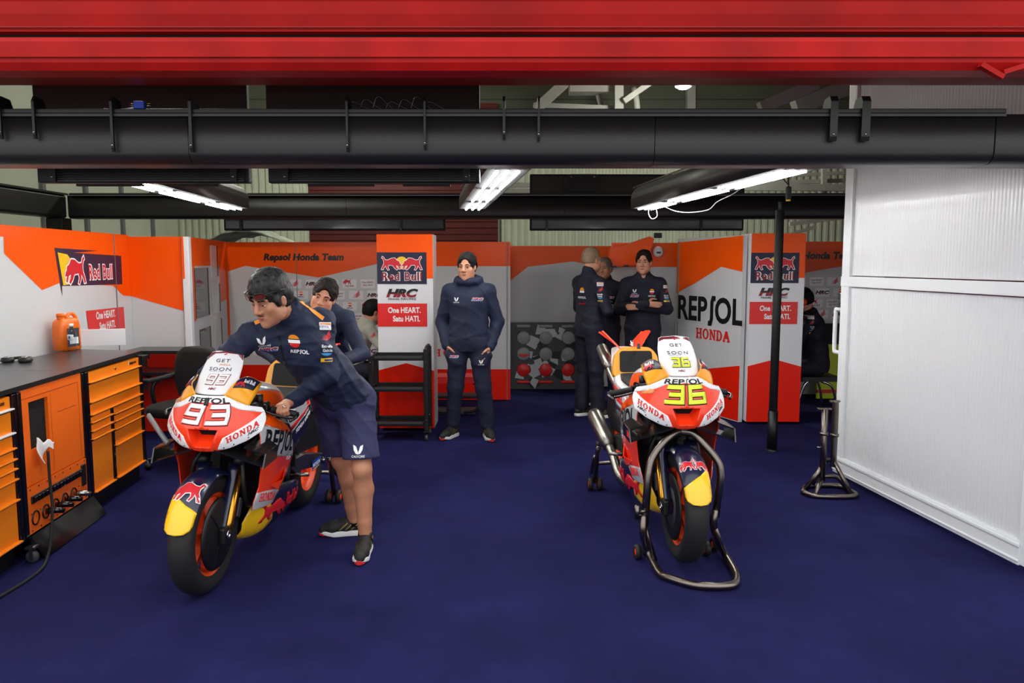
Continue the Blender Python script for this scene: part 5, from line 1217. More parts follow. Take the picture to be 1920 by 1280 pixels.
    # ---- swingarm, exhausts, controls
    for s in (-1, 1):
        m = MB(); m.loft([[(x, s * (y - .02), z + h_), (x, s * (y + .02), z + h_ * .8), (x, s * (y + .02), z - h_ * .8), (x, s * (y - .02), z - h_)] for x, y, z, h_ in ((-.88, .10, .40, .05), (-1.05, .135, .40, .06), (-1.25, .145, .36, .055), (-1.40, .145, .328, .045), (-1.47, .14, .325, .03))], 'titanium' if s > 0 else 'black', smooth=False)
        fr = ((-1.26, s * .167, .335), (-s, 0, -.0), Z)
        m.flat(rect(-.09, -.03, .09, .035), fr, 'logo_blue', .001); m.flat(tf2(text2d('MICHELIN', .024, .02, .1, 1, 'C'), dx=0, dy=-.008), fr, 'white', .002); m.flat(rect(-.08, -.024, .06, -.018), fr, 'yellow', .002); m.build('swingarm', t)
        m = MB(); m.cyl((-1.40, s * .165, .325), (-1.40, s * .185, .325), .022, 'chrome', 16); m.build('axle_nut', t)
        m = MB(); m.cyl((-.88, s * .12, .36), (-.88, s * .24, .37), .012, 'titanium', 10); m.prism([(0, 0), (.12, .08), (.12, .10), (-.03, .03)], ((-.95, s * .15, .33), (1, 0, 0), Z), .01, 'titanium'); m.build('footpeg', t)
    m = MB(); m.tube(spline([(-.62, -.10, .20), (-.85, -.17, .22), (-1.0, -.185, .30), (-1.12, -.20, .37)], 5), .032, 'titanium', 14); m.tube([(-1.10, -.20, .36), (-1.16, -.205, .39), (-1.42, -.24, .50), (-1.46, -.245, .515)], [.04, .056, .058, .05], 'titanium', 20); m.tube([(-1.462, -.245, .516), (-1.44, -.243, .508)], [.04, .03], 'void', 16); m.build('exhaust', t)
    m = MB(); m.tube(spline([(-1.05, -.08, .66), (-1.3, -.13, .78), (-1.5, -.14, .86)], 5), .03, 'titanium', 14); m.tube([(-1.45, -.14, .85), (-1.5, -.14, .875), (-1.72, -.15, .965)], [.032, .042, .04], 'titanium', 20); m.build('exhaust', t)
    m = MB(); m.box((-1.05, .0, .56), (.12, .07, .24), 'black', bev=.02); m.tube([(-1.02, .06, .50), (-1.0, .06, .68)], .02, 'sign_red', 10); m.build('shock_absorber', t)
    m = MB(); m.sheet(rect(-.09, .6, .09, 2.2), lambda u, v: V(-1.38 + math.cos(v) * (.352 - 2.2 * u * u), u, .325 + math.sin(v) * (.352 - 2.2 * u * u)), 'black', (.02, .1)); m.build('rear_hugger', t, solid=.003)
    for s in (-1, 1):
        a, b, c = V(-.265, s * .115, .875), V(-.285, s * .165, .90), V(-.36, s * .335, .855)
        m = MB(); m.tube([a, b], .017, 'black', 12); m.tube([b, lerp(b, c, .3)], .013, 'black', 12); hb = m.build('handlebar', t)
        m = MB(); m.tube([lerp(b, c, .3), lerp(b, c, .34), lerp(b, c, .36), lerp(b, c, .97), c], [.024, .024, .017, .018, .021], 'rubber', 16); m.build('grip', hb)
        m = MB(); m.tube(spline([lerp(b, c, .18) + V(.03, 0, 0), lerp(b, c, .3) + V(.055, 0, -.005), lerp(b, c, .65) + V(.06, 0, -.012), lerp(b, c, .98) + V(.045, 0, -.018)], 5), .007, 'black_gloss', 8); m.build('lever', hb)
        m = MB(); m.tube([c, c + (c - b) * .08], .014, 'black', 12); m.tube(spline([c + (c - b) * .06, c + V(.05, s * .02, -.005), c + V(.09, s * .0, -.02)], 5), .009, 'carbon', 8); m.build('lever_guard', hb)
        m = MB(); m.box(lerp(b, c, .12) + V(.01, 0, .01), (.07, .06, .05), 'black_gloss', bev=.012); m.box(b + V(.06, s * .01, .01), (.08, .05, .05), 'black', bev=.012); m.tube(spline([b + V(.06, 0, -.02), b + V(.05, s * .05, -.05), b + V(.0, s * .03, -.10), b + V(-.05, -s * .02, -.12)], 5), .009, 'black', 8); m.box(b + V(-.01, -s * .01, -.03), (.06, .06, .05), 'black_gloss', bev=.01); m.cyl(lerp(b, c, .05) + V(.03, 0, .02), lerp(b, c, .05) + V(.03, 0, .075), .02, 'black', 14); m.cyl(lerp(b, c, .2) + V(-.01, 0, .015), lerp(b, c, .2) + V(-.01, 0, .03), .01, 'flu_orange' if s < 0 else 'sign_red', 8); m.tube(spline([lerp(b, c, .1) + V(.03, 0, 0), b + V(.07, -s * .03, -.03), V(-.22, s * .08, .80)], 5), .006, 'black', 8); m.build('switchgear', hb)
    if L93:
        m = MB(); m.loft([[(x + .004, y, z + .008), (x + .004, y - .006, z - .008), (x - .02, y - .004, z - .008), (x - .02, y + .002, z + .008)] for x, y, z in ((-.24, -.425, .835), (-.12, -.31, .79), (-.02, -.205, .745))], 'grey_mid'); m.build('lever_guard', t)
    m = MB(); m.box((-.20, 0, .97), (.05, .14, .08), 'black', bev=.01, R=Matrix.Rotation(.5, 3, 'Y')); m.flat(rect(-.06, -.03, .06, .03), ((-.228, 0, .968), (0, -1, 0), V(.4, 0, .9)), 'screen_green', .002); m.build('dashboard', t)
    m = MB(); m.loft([ring(-.09, .13, .80, .92), ring(-.16, .17, .78, .94), ring(-.26, .17, .77, .90)], 'black_matt'); m.build('fairing_bracket', t)
    return t
ML = bike_matrix(-1.56, 3.785, -1.475, 5.12, 0, 2.2); MR = bike_matrix(.925, 4.07, .845, 5.44, .05, 0)
bikeL = make_bike('93', 'race motorcycle numbered 93 being wheeled by the mechanic on the left', ML)
bikeR = make_bike('36', 'race motorcycle numbered 36 propped on a front paddock stand on the right', MR)
# ---------------------------------------------------------------- paddock stands
def small_wheel(t, p, axis, r=.04):
    m = MB(); m.lathe([(r * .55, -.014), (r, -.016), (r, .016), (r * .55, .014)], p, axis, 'rubber', 24); o = m.build('wheel', t)
    m = MB(); m.lathe([(0, -.012), (r * .5, -.012), (r * .62, -.008), (r * .62, .008), (r * .5, .012), (0, .012)], p, axis, 'flu_orange', 20); m.build('hub', o)
q = thing('front_paddock_stand', 'bare steel front stand with orange wheels holding up the motorcycle numbered 36', 'stand', (1.0, 3.95, 0))
qo = V(1.0, 3.95, 0)
def pth(*a): return [D(x, y, Y) - qo for x, y, Y in a]
m = MB(); m.tube(spline(pth((1275, 808, 4.13), (1262, 813, 4.1), (1240, 833, 4.05), (1222, 862, 4.02), (1216, 890, 4.0)), 6) + pth((1208, 985, 3.98)), .021, 'steel', 14); m.build('upright', q)
m = MB(); m.tube(spline(pth((1275, 808, 4.13), (1300, 813, 4.12), (1325, 838, 4.08), (1347, 868, 4.05), (1351, 890, 4.04)), 6) + pth((1342, 968, 4.03)), .021, 'steel', 14); m.build('upright', q)
m = MB(); m.box(D(1276, 807, 4.13) - qo, (.07, .04, .03), 'steel', bev=.006); m.cyl(D(1276, 807, 4.13) - qo, D(1276, 794, 4.13) - qo, .011, 'steel', 12); m.build('head_bracket', q)
g = lambda x, y, z=.022: G(x, y, z) - qo
bl_ = [D(1207, 965, 3.98) - qo, D(1206, 1000, 3.96) - qo, V(.0, 0, 0) + g(1214, 1030, .10), g(1236, 1073), g(1252, 1082), g(1300, 1096), g(1345, 1099), g(1375, 1096), g(1381, 1085), g(1376, 1068), g(1350, 1022, .06), D(1338, 985, 4.03) - qo, D(1341, 955, 4.03) - qo]
m = MB(); m.tube(spline(bl_, 5), .021, 'steel', 14); m.build('base_frame', q)
m = MB(); m.tube([D(1208, 985, 3.97) - qo, g(1228, 1050, .06)], .014, 'steel', 12); m.build('strut', q); m = MB(); m.tube([D(1339, 985, 4.03) - qo, g(1358, 1040, .05)], .014, 'steel', 12); m.build('strut', q)
m = MB(); m.cyl(D(1195, 947, 3.97) - qo, D(1195, 972, 3.97) - qo, .014, 'steel', 14); m.cyl(D(1200, 960, 3.97) - qo, D(1212, 957, 3.97) - qo, .009, 'steel', 10); m.build('pin_socket', q)
for px, py in ((1195, 1047), (1211, 1040), (1324, 1041), (1339, 1033)): small_wheel(q, g(px, py, 0) + V(0, .0, .041), (1, .1, 0))
def rear_stand(label, M):
    q = bpy.data.objects.new('rear_paddock_stand', None); COL.objects.link(q); q.matrix_world = M; tag(q, label, 'stand', 'rear paddock stands')
    for s in (-1, 1):
        m = MB(); m.tube([(-1.40, s * .215, .35), (-1.42, s * .225, .30), (-1.46, s * .235, .07), (-1.5, s * .235, .05)], .017, 'steel', 12); m.tube([(-1.46, s * .235, .25), (-1.72, s * .22, .06), (-1.85, s * .2, .05)], .016, 'steel', 12); m.build('arm', q)
        m = MB(); m.box((-1.40, s * .215, .36), (.07, .05, .02), 'steel', bev=.004); m.cyl((-1.40, s * .19, .335), (-1.40, s * .23, .335), .012, 'steel_light', 10); m.build('hook', q)
        for dy in (-.035, .035): small_wheel(q, V(-1.46, s * (.235 + dy), .045), (0, 1, 0), .045)
    m = MB(); m.tube(spline([(-1.85, -.2, .05), (-1.98, -.12, .06), (-1.98, .12, .06), (-1.85, .2, .05)], 6), .016, 'steel', 12); m.build('handle_bar', q)
    return q
MRs = MR.copy(); MRs.translation.z = 0.002; MLs = bike_matrix(-1.58, 3.78, -1.475, 5.12, 0.002, 0)
rear_stand('rear stand with orange wheels lifting the motorcycle numbered 36', MRs)
rear_stand('rear stand with orange wheels behind the motorcycle numbered 93', MLs)
# ---------------------------------------------------------------- organic shapes: blended round cones and ellipsoids, skinned on a grid
from mathutils.bvhtree import BVHTree
class Blob:
    def __init__(s): s.ops = []
    def cone(s, a, b, ra, rb=None, k=.02, flat=None, tagn=0, sub=False):
        s.ops.append(('c', np.array(a, float), np.array(b, float), ra, ra if rb is None else rb, k, flat, tagn, sub)); return s
    def chain(s, pts, rs, k=.02, **kw):
        for i in range(len(pts) - 1): s.cone(pts[i], pts[i + 1], rs[i], rs[i + 1], k, **kw)
        return s
    def ell(s, c, r, R=None, k=.02, tagn=0, sub=False):
        s.ops.append(('e', np.array(c, float), np.array(r, float), np.eye(3) if R is None else np.array(R, float), k, tagn, sub)); return s
    def cut(s, p, n, k=.004):      # remove everything on the side n points to
        s.ops.append(('p', np.array(p, float), np.array(n, float) / np.linalg.norm(n), k)); return s
    def fold(s, amp, fr=18., seed=0.): s.ops.append(('f', amp, fr, seed)); return s
    def mesh(s, h):
        lo = np.full(3, 1e9); hi = -lo
        for o in s.ops:
            if o[0] == 'c' and not o[8]:
                r = max(o[3], o[4]); lo = np.minimum(lo, np.minimum(o[1], o[2]) - r); hi = np.maximum(hi, np.maximum(o[1], o[2]) + r)
            elif o[0] == 'e' and not o[6]: r = o[2].max(); lo = np.minimum(lo, o[1] - r); hi = np.maximum(hi, o[1] + r)
        lo -= 3 * h + .01; hi += 3 * h + .01
        ax = [np.arange(lo[i], hi[i] + h, h, dtype=np.float32) for i in range(3)]
        sh = tuple(len(a) for a in ax); f = np.full(sh, .5, np.float32); tg = np.zeros(sh, np.int8)
        def box(c0, c1, m):
            sl = []
            for i in range(3):
                a = int(max(0, (min(c0[i], c1[i]) - m - lo[i]) / h)); b = int(min(sh[i], (max(c0[i], c1[i]) + m - lo[i]) / h + 2)); sl.append(slice(a, max(b, a)))
            sl = tuple(sl); g = np.meshgrid(*[ax[i][sl[i]] for i in range(3)], indexing='ij', sparse=True); return sl, g
        for o in s.ops:
            if o[0] == 'c':
                _, a, b, ra, rb, k, flat, tn, sub = o
                sl, g = box(a, b, max(ra, rb) + k + 4 * h); q = [g[i] - a[i] for i in range(3)]; ab = b - a; L = max(ab @ ab, 1e-9)
                t = np.clip((q[0] * ab[0] + q[1] * ab[1] + q[2] * ab[2]) / L, 0, 1)
                q = [q[i] - ab[i] * t for i in range(3)]
                if flat is not None:
                    w_, fc = np.array(flat[0], float), flat[1]; qw = (q[0] * w_[0] + q[1] * w_[1] + q[2] * w_[2]) * (1 / fc - 1); q = [q[i] + w_[i] * qw for i in range(3)]
                d = np.sqrt(q[0] ** 2 + q[1] ** 2 + q[2] ** 2) - (ra + (rb - ra) * t)
                if flat is not None: d = d * (.5 + .5 * flat[1])
            elif o[0] == 'e':
                _, c, r, R, k, tn, sub = o; rm = r.max()
                sl, g = box(c, c, rm + k + 4 * h); q = [g[i] - c[i] for i in range(3)]; e = [(q[0] * R[0, j] + q[1] * R[1, j] + q[2] * R[2, j]) for j in range(3)]
                k0 = np.sqrt((e[0] / r[0]) ** 2 + (e[1] / r[1]) ** 2 + (e[2] / r[2]) ** 2); k1 = np.sqrt((e[0] / r[0] ** 2) ** 2 + (e[1] / r[1] ** 2) ** 2 + (e[2] / r[2] ** 2) ** 2)
                d = k0 * (k0 - 1) / np.maximum(k1, 1e-6)
            elif o[0] == 'p':
                g = np.meshgrid(*ax, indexing='ij', sparse=True); d = sum((g[i] - o[1][i]) * o[2][i] for i in range(3)); f = np.maximum(f, d.astype(np.float32)); continue
            else:
                g = np.meshgrid(*ax, indexing='ij', sparse=True); X, Y_, Z_ = g; fr, sd = o[2], o[3]
                w1 = fr * (.55 * X + .8 * Z_) + 2.2 * np.sin(fr * .33 * X + fr * .3 * Y_ + sd); w2 = fr * (.8 * Z_ - .5 * X + .3 * Y_) * .7 + 1.8 * np.sin(fr * .3 * Z_ + fr * .25 * Y_ + sd * 2)
                n = (1 - np.abs(np.sin(w1))) ** 2 * .9 + (1 - np.abs(np.sin(w2))) ** 2 * .8 - .6 + .35 * np.sin(fr * .8 * Y_ + 2 * np.sin(fr * .4 * Z_ + sd)) * np.sin(fr * .7 * X + sd)
                f = f + (o[1] * n).astype(np.float32); continue
            d = d.astype(np.float32); cur = f[sl]
            if sub:
                hh = np.clip(.5 - .5 * (cur + d) / k, 0, 1); f[sl] = cur + (-d - cur) * hh + k * hh * (1 - hh)
            else:
                hh = np.clip(.5 + .5 * (cur - d) / k, 0, 1); tg[sl] = np.where(d < cur, tn, tg[sl]); f[sl] = cur + (d - cur) * hh - k * hh * (1 - hh)
        # surface nets
        ins = f < 0; c = np.zeros(tuple(n - 1 for n in sh), np.int8)
        for i in (0, 1):
            for j in (0, 1):
                for k in (0, 1): c += ins[i:sh[0] - 1 + i, j:sh[1] - 1 + j, k:sh[2] - 1 + k]
        act = (c > 0) & (c < 8); idx = np.full(act.shape, -1, np.int64); co = np.argwhere(act); idx[act] = np.arange(len(co))
        P = np.zeros((len(co), 3)); W = np.zeros(len(co)); cr = [(i, j, k) for i in (0, 1) for j in (0, 1) for k in (0, 1)]
        val = {q: f[co[:, 0] + q[0], co[:, 1] + q[1], co[:, 2] + q[2]] for q in cr}
        for q in cr:
            for a in range(3):
                if q[a] == 0:
                    r = list(q); r[a] = 1; r = tuple(r); va, vb = val[q], val[r]; m = (va < 0) != (vb < 0); t = np.where(m, va / np.where(m, va - vb, 1), 0)
                    p = np.array(q, float)[None, :].repeat(len(co), 0); p[:, a] += t; P += np.where(m[:, None], p, 0); W += m
        P = (P / np.maximum(W, 1)[:, None] + co) * h + lo
        tags = tg[co[:, 0], co[:, 1], co[:, 2]]; faces = []
        for a in range(3):
            b, d = (a + 1) % 3, (a + 2) % 3
            s0 = [slice(None)] * 3; s1 = [slice(None)] * 3; s0[a] = slice(0, -1); s1[a] = slice(1, None)
            x = ins[tuple(s0)] != ins[tuple(s1)]; e = np.argwhere(x); e = e[(e[:, b] > 0) & (e[:, d] > 0) & (e[:, b] < sh[b] - 1) & (e[:, d] < sh[d] - 1)]
            def gi(ob, od): z = e.copy(); z[:, b] -= ob; z[:, d] -= od; return idx[z[:, 0], z[:, 1], z[:, 2]]
            Q = np.stack([gi(1, 1), gi(0, 1), gi(0, 0), gi(1, 0)], 1); fl = ~ins[e[:, 0], e[:, 1], e[:, 2]]; Q[fl] = Q[fl][:, ::-1]; faces.append(Q)
        F_ = np.concatenate(faces); F_ = F_[(F_ >= 0).all(1)]
        # light relax
        for _ in range(1):
            acc = np.zeros_like(P); n = np.zeros(len(P))
            for i in range(4):
                for j in (1, 3): np.add.at(acc, F_[:, i], P[F_[:, (i + j) % 4]]); np.add.at(n, F_[:, i], 1)
            P = P * .5 + .5 * acc / np.maximum(n, 1)[:, None]
        return P, F_, tags
def skin(m, blob, h, mt, tagm=None):
    P, F_, T = blob.mesh(h); k = len(m.v); m.v += [tuple(p) for p in P.tolist()]; fl = F_.tolist(); base = m.mi(mt); ids = {t: m.mi(n) for t, n in (tagm or {}).items()}
    for f in fl:
        m.f.append(tuple(i + k for i in f)); m.s.append(True); m.m.append(ids.get(int(T[f[0]]), base))
    return m
def decal_on(m, bvh, mesh, o, U, W, mt, off=.002, step=.012):
    o, U, W = V(o), V(U).normalized(), V(W); W = (W - U * W.dot(U)).normalized(); N = U.cross(W)
    def fn(x, y):
        p = o + U * x + W * y; h = bvh.ray_cast(p + N * .25, -N, .5)
        return (h[0] + h[1] * off) if h[0] is not None else p
    m.sheet(mesh, fn, mt, step, smooth=False)
def bvh_of(m): return BVHTree.FromPolygons(m.v, m.f)
def frame_from(F_, U_):
    F_ = V(F_).normalized(); U_ = V(U_); U_ = (U_ - F_ * U_.dot(F_)).normalized(); S_ = U_.cross(F_); return F_, U_, S_   # S = the person's left
def head_ops(b, c, F_, U_, nb, sc=1., young=0., chin=1.):
    F_, U_, S_ = frame_from(F_, U_); c = V(c); q = lambda s, f, u: c + (S_ * s + F_ * f + U_ * u) * sc
    R = np.array((S_, F_, U_)).T
    b.ell(q(0, -.012, .035), (.077 * sc, .097 * sc, .092 * sc), R, .02)
    b.ell(q(0, .022, -.045), (.067 * sc, .070 * sc, .082 * sc), R, .03)
    b.ell(q(0, .045, -.088), (.050 * sc, .042 * sc, .034 * sc * chin), R, .025)
    b.ell(q(0, .076, -.110), (.022 * sc, .019 * sc, .017 * sc), R, .022)
    for s in (-1, 1):
        b.ell(q(s * .046, .058, -.026), (.022 * sc, .022 * sc, .02 * sc), R, .025)
        b.ell(q(s * .042, .044, -.052), (.017 * sc, .022 * sc, .026 * sc), R, .025)
        b.ell(q(s * .056, .012, -.07), (.014 * sc, .03 * sc, .025 * sc), R, .03)
        b.cone(q(s * .012, .083, .021), q(s * .046, .073, .021), .011 * sc, .010 * sc, .014)
        b.ell(q(s * .032, .094, .0), (.019 * sc, .014 * sc, .0105 * sc), R, .012, sub=True)
        b.ell(q(s * .032, .074, .0), (.0155 * sc, .0135 * sc, .0125 * sc), R, .006)
        b.ell(q(s * .079, -.006, -.010), (.009 * sc, .018 * sc, .029 * sc), R, .010)
        b.ell(q(s * .089, .004, -.008), (.0075 * sc, .010 * sc, .019 * sc), R, .005, sub=True)
    b.cone(q(0, .088, .012), q(0, .110, -.030), .0085 * sc, .0135 * sc, .012)
    for s in (-1, 1): b.ell(q(s * .0135, .099, -.036), (.0095 * sc, .011 * sc, .009 * sc), R, .007)
    b.cone(q(-.022, .082, -.0665), q(.022, .082, -.0665), .0055 * sc, None, .012)
    b.cone(q(-.018, .086, -.062), q(.018, .086, -.062), .0055 * sc, None, .006)
    b.cone(q(-.016, .086, -.073), q(.016, .086, -.073), .0065 * sc, None, .006)
    b.cone(q(-.024, .096, -.0675), q(.024, .096, -.0675), .0028 * sc, None, .003, sub=True)
    b.cone(q(0, -.034, -.07), V(nb) - F_ * .0, .053 * sc, .060 * sc, .022)
    return q
def face_parts(root, c, F_, U_, off, sc=1., brow='hair_black', lids=.55):
    F_, U_, S_ = frame_from(F_, U_); c = V(c); q = lambda s, f, u: c + (S_ * s + F_ * f + U_ * u) * sc
    for s in (-1, 1):
        m = MB(); n1, n2 = 12, 8; g = []
        for i in range(n2 + 1):
            for j in range(n1 + 1):
                th = PI * (j / n1 - .5) * .96; ph = PI * (i / n2 - .5) * .96
                g.append(q(s * .032 + .0145 * math.sin(th) * math.cos(ph), .0755 + .0140 * math.cos(th) * math.cos(ph), .0005 + .0064 * math.sin(ph) - abs(math.sin(th)) * .001))
        for i in range(n2):
            for j in range(n1):
                x_, z_ = (j + .5) / n1 - .5, (i + .5) / n2 - .5; m.add([], [], 'eye_white')
                f_ = (i * (n1 + 1) + j, i * (n1 + 1) + j + 1, (i + 1) * (n1 + 1) + j + 1, (i + 1) * (n1 + 1) + j)
                m.add([g[k] for k in f_], [(3, 2, 1, 0)], 'eye_dark' if abs(x_) < .17 and z_ < .38 else 'eye_white', True)
        m.build('eye', root, off=off)
        m = MB(); m.tube([q(s * .0165, .0905, .0055), q(s * .032, .0925, .0085), q(s * .048, .083, .0045)], [.0022 * sc, .0030 * sc, .0018 * sc], 'lid', 8); m.build('eyelid', root, off=off)
        m = MB(); m.tube([q(s * .014, .0955, .0225), q(s * .032, .094, .028), q(s * .05, .082, .022)], [.0032 * sc, .0042 * sc, .002 * sc], brow, 8); m.build('eyebrow', root, off=off)
    m = MB(); m.tube([q(-.024, .0855, -.0665), q(-.010, .0955, -.0635), q(0, .0965, -.065), q(.010, .0955, -.0635), q(.024, .0855, -.0665)], [.002 * sc, .0042 * sc, .004 * sc, .0042 * sc, .002 * sc], 'lip', 8); m.tube([q(-.022, .0855, -.069), q(0, .0955, -.0735), q(.022, .0855, -.069)], [.002 * sc, .0052 * sc, .002 * sc], 'lip', 8); m.tube([q(-.024, .0875, -.0675), q(0, .0995, -.0685), q(.024, .0875, -.0675)], .0011 * sc, 'eye_dark', 6); m.build('lips', root, off=off)
def hair_ops(b, q, R, sc=1., vol=1., fringe=0., back=1.):
    b.ell(q(0, -.020, .047), (.084 * sc * vol, .099 * sc * vol, .092 * sc * vol), R, .02)
    b.ell(q(0, -.045, .0), (.080 * sc * vol, .072 * sc, .075 * sc), R, .03)
def hand_ops(b, w_, d, n, thumb, curl=.5, sc=1., spread=.0):
    """palm from the wrist w_ along d, palm facing n, thumb side towards thumb"""
    w_, d = V(w_), V(d).normalized(); n = V(n); n = (n - d * n.dot(d)).normalized(); a = V(thumb); a = (a - d * a.dot(d) - n * a.dot(n)).normalized()
    b.cone(w_ - d * .02, w_ + d * .03, .026 * sc, .028 * sc, .02, flat=(tuple(n), .75))
    for k in (-1.3, -.45, .45, 1.3): b.cone(w_ + d * .02 + a * .010 * k, w_ + d * .085 * sc + a * .0165 * k * sc, .016 * sc, .0125 * sc, .012)
    for k, L in ((1.45, .9), (.5, 1.), (-.5, .93), (-1.45, .75)):
        p = w_ + d * .088 * sc + a * .0170 * k * sc; an = curl * .6; dd = d.copy()
        for j, (l, r0, r1) in enumerate(((.040, .0098, .0092), (.027, .0092, .0086), (.021, .0086, .0072))):
            dd = d * math.cos(an) + n * math.sin(an); e = p + dd * l * L * sc; b.cone(p, e, r0 * sc, r1 * sc, .003); p = e; an += curl * (1.0 if j == 0 else .9)
    t0 = w_ + d * .022 + a * .024; t1 = t0 + (d * .6 + a * .7 + n * .35).normalized() * .042 * sc; t2 = t1 + (d * .8 + a * .15 + n * (.3 + curl * .4)).normalized() * .034 * sc; t3 = t2 + (d * .85 - a * .15 + n * (.2 + curl * .5)).normalized() * .026 * sc
    b.cone(t0, t1, .015 * sc, .0115 * sc, .01); b.cone(t1, t2, .0115 * sc, .010 * sc, .004); b.cone(t2, t3, .010 * sc, .0078 * sc, .004)
def shoe(root, ankle, toe, off, lead=None):
    """running shoe, heel under the ankle, pointing along toe"""
    a = V(ankle); f = V(toe); f.z = 0; f.normalize(); r = f.cross(V(Z)); g = V(a.x, a.y, off.z); q = lambda s, x, z: g + r * s + f * x + V(0, 0, z)
    b = Blob(); b.chain([q(0, -.045, .055), q(0, .05, .060), q(0, .13, .048), q(0, .185, .040)], [.036, .040, .040, .030], .02, flat=(tuple(r), 1.0)); b.cone(q(0, -.02, .07), q(0, -.005, .105), .038, .040, .02); b.cone(q(0, .01, .10), q(0, .10, .07), .026, .022, .02); b.ell(q(0, -.008, .125), (.028, .034, .03), np.array((r, f, V(Z))).T, .006, sub=True); b.cut(q(0, 0, .022), (0, 0, -1)); b.fold(.0008, 60.)
    m = MB(); skin(m, b, .006, 'shoe_black'); bv = bvh_of(m)
    for s in (-1, 1):
        for k in range(3): decal_on(m, bv, stroke2d([(-.05 + .035 * k, -.008), (.0 + .035 * k, .035)], .006), q(s * .06, .04, .05), f * s, V(0, 0, 1), 'shoe_olive', .0015)
    sh = m.build('shoe', root, off=off)
    out = [(-.085, -.02), (-.085, .02), (-.06, .038), (.0, .040), (.07, .046), (.13, .052), (.18, .042), (.212, .018), (.212, -.012), (.18, -.036), (.12, -.044), (.05, -.036), (.0, -.036), (-.06, -.036)]
    out = rounded(out, .02, 3)
    rings = [[q(y * k, x * k + .005 * (1 - k) * 10, z + (max(0, x - .13) * .22 if z < .03 else max(0, x - .15) * .12)) for x, y in out] for z, k in ((.001, .95), (.008, 1.0), (.022, 1.0), (.034, .93))]
    m = MB(); m.loft(rings, 'sole_white', smooth=False)
    m.loft([[q(y * k * .85, x * k, z) for x, y in [(.15, -.036), (.19, -.03), (.211, -.008), (.211, .014), (.19, .034), (.15, .045)]] for z, k in ((.008, 1.0), (.03, 1.015), (.038, .98))], 'sole_red', smooth=False); m.build('sole', sh, off=off)
    m = MB()
    for k in range(4):
        x = .035 + .022 * k; z = .104 - .014 * k; m.tube([q(-.02, x, z - .004), q(0, x + .008, z + .006), q(.02, x, z - .004)], .003, 'grey_dark', 6)
    m.build('laces', sh, off=off)
def rig(x, y, yaw, H_=1.75, z=0., lean=0.):
    """joints of a standing figure facing yaw (0 = towards the camera, positive = towards the viewer's right)"""
    a = math.radians(yaw); f = V(math.sin(a), -math.cos(a), 0); l = V(Z).cross(f); k = H_ / 1.75; o = V(x, y, z)
    P = lambda s, fw, u: o + l * s * k + f * fw * k + V(0, 0, u * k)
    J = dict(f=f, l=l, P=P, k=k, pelvis=P(0, -.0, .96), waist=P(0, 0, 1.08), chest=P(0, .0, 1.28), neck=P(0, -.015, 1.47), head=P(0, .025, 1.635), F=f, U=V(Z),
             shL=P(.178, -.01, 1.395), shR=P(-.178, -.01, 1.395), elL=P(.25, -.03, 1.12), elR=P(-.25, -.03, 1.12), wrL=P(.22, .06, .92), wrR=P(-.22, .06, .92),
             hipL=P(.09, 0, .92), hipR=P(-.09, 0, .92), knL=P(.11, .02, .5), knR=P(-.11, .02, .5), anL=P(.13, -.02, .08), anR=P(-.13, -.02, .08), toeL=f + l * .3, toeR=f - l * .3)
    return J
def body_mesh(J, root, off, h, skinm, hands, legs=False, nh=None):
    b = Blob(); k = J['k']; fl = (tuple(J.get('tf', J['f'])), .66)
    q = head_ops(b, J['head'], J['F'], J['U'], J['neck'], J.get('hs', 1.) * k)
    b.cone(J['neck'], J['chest'], .07 * k, .13 * k, .03, flat=fl); b.cone(J['chest'], J['waist'], .135 * k, .12 * k, .03, flat=fl); b.cone(J['waist'], J['pelvis'], .12 * k, .13 * k, .03, flat=fl)
    for s in 'LR':
        b.cone(J['neck'], J['sh' + s], .045 * k, .045 * k, .03); b.cone(J['sh' + s], J['el' + s], .045 * k, .036 * k, .02); b.cone(J['el' + s], J['wr' + s], .036 * k, .025 * k, .015)
        b.cone(J['pelvis'], J['hip' + s], .09 * k, .08 * k, .03)
        if legs:
            hp, kn, an = V(J['hip' + s]), V(J['kn' + s]), V(J['an' + s]); bk = -V(J['toe' + s]); bk.z = 0; bk.normalize()
            b.cone(hp, kn, .080 * k, .054 * k, .02); b.ell(kn - bk * .018, (.043, .043, .05), None, .03)
            c1 = kn.lerp(an, .30) + bk * .020; b.cone(kn, c1, .050 * k, .056 * k, .02); b.cone(c1, kn.lerp(an, .75) + bk * .004, .056 * k, .036 * k, .02); b.cone(kn.lerp(an, .75), an, .037 * k, .033 * k, .02); b.cone(kn, an, .042 * k, .032 * k, .02); b.cone(an, an + V(0, 0, -.03), .035, .035, .02)
            sd = bk.cross(V(Z)); b.ell(an + sd * .028 + V(0, 0, .012), (.014, .014, .014), None, .012); b.ell(an - sd * .028 + V(0, 0, .016), (.014, .014, .014), None, .012)
        else: b.cone(J['hip' + s], J['kn' + s], .07 * k, .05 * k, .02); b.cone(J['kn' + s], J['an' + s], .05 * k, .035 * k, .02)
    for hd in hands: hand_ops(b, *hd)
    m = MB(); skin(m, b, h, skinm, {1: 'lip'}); m.build('body', root, off=off)
    return q
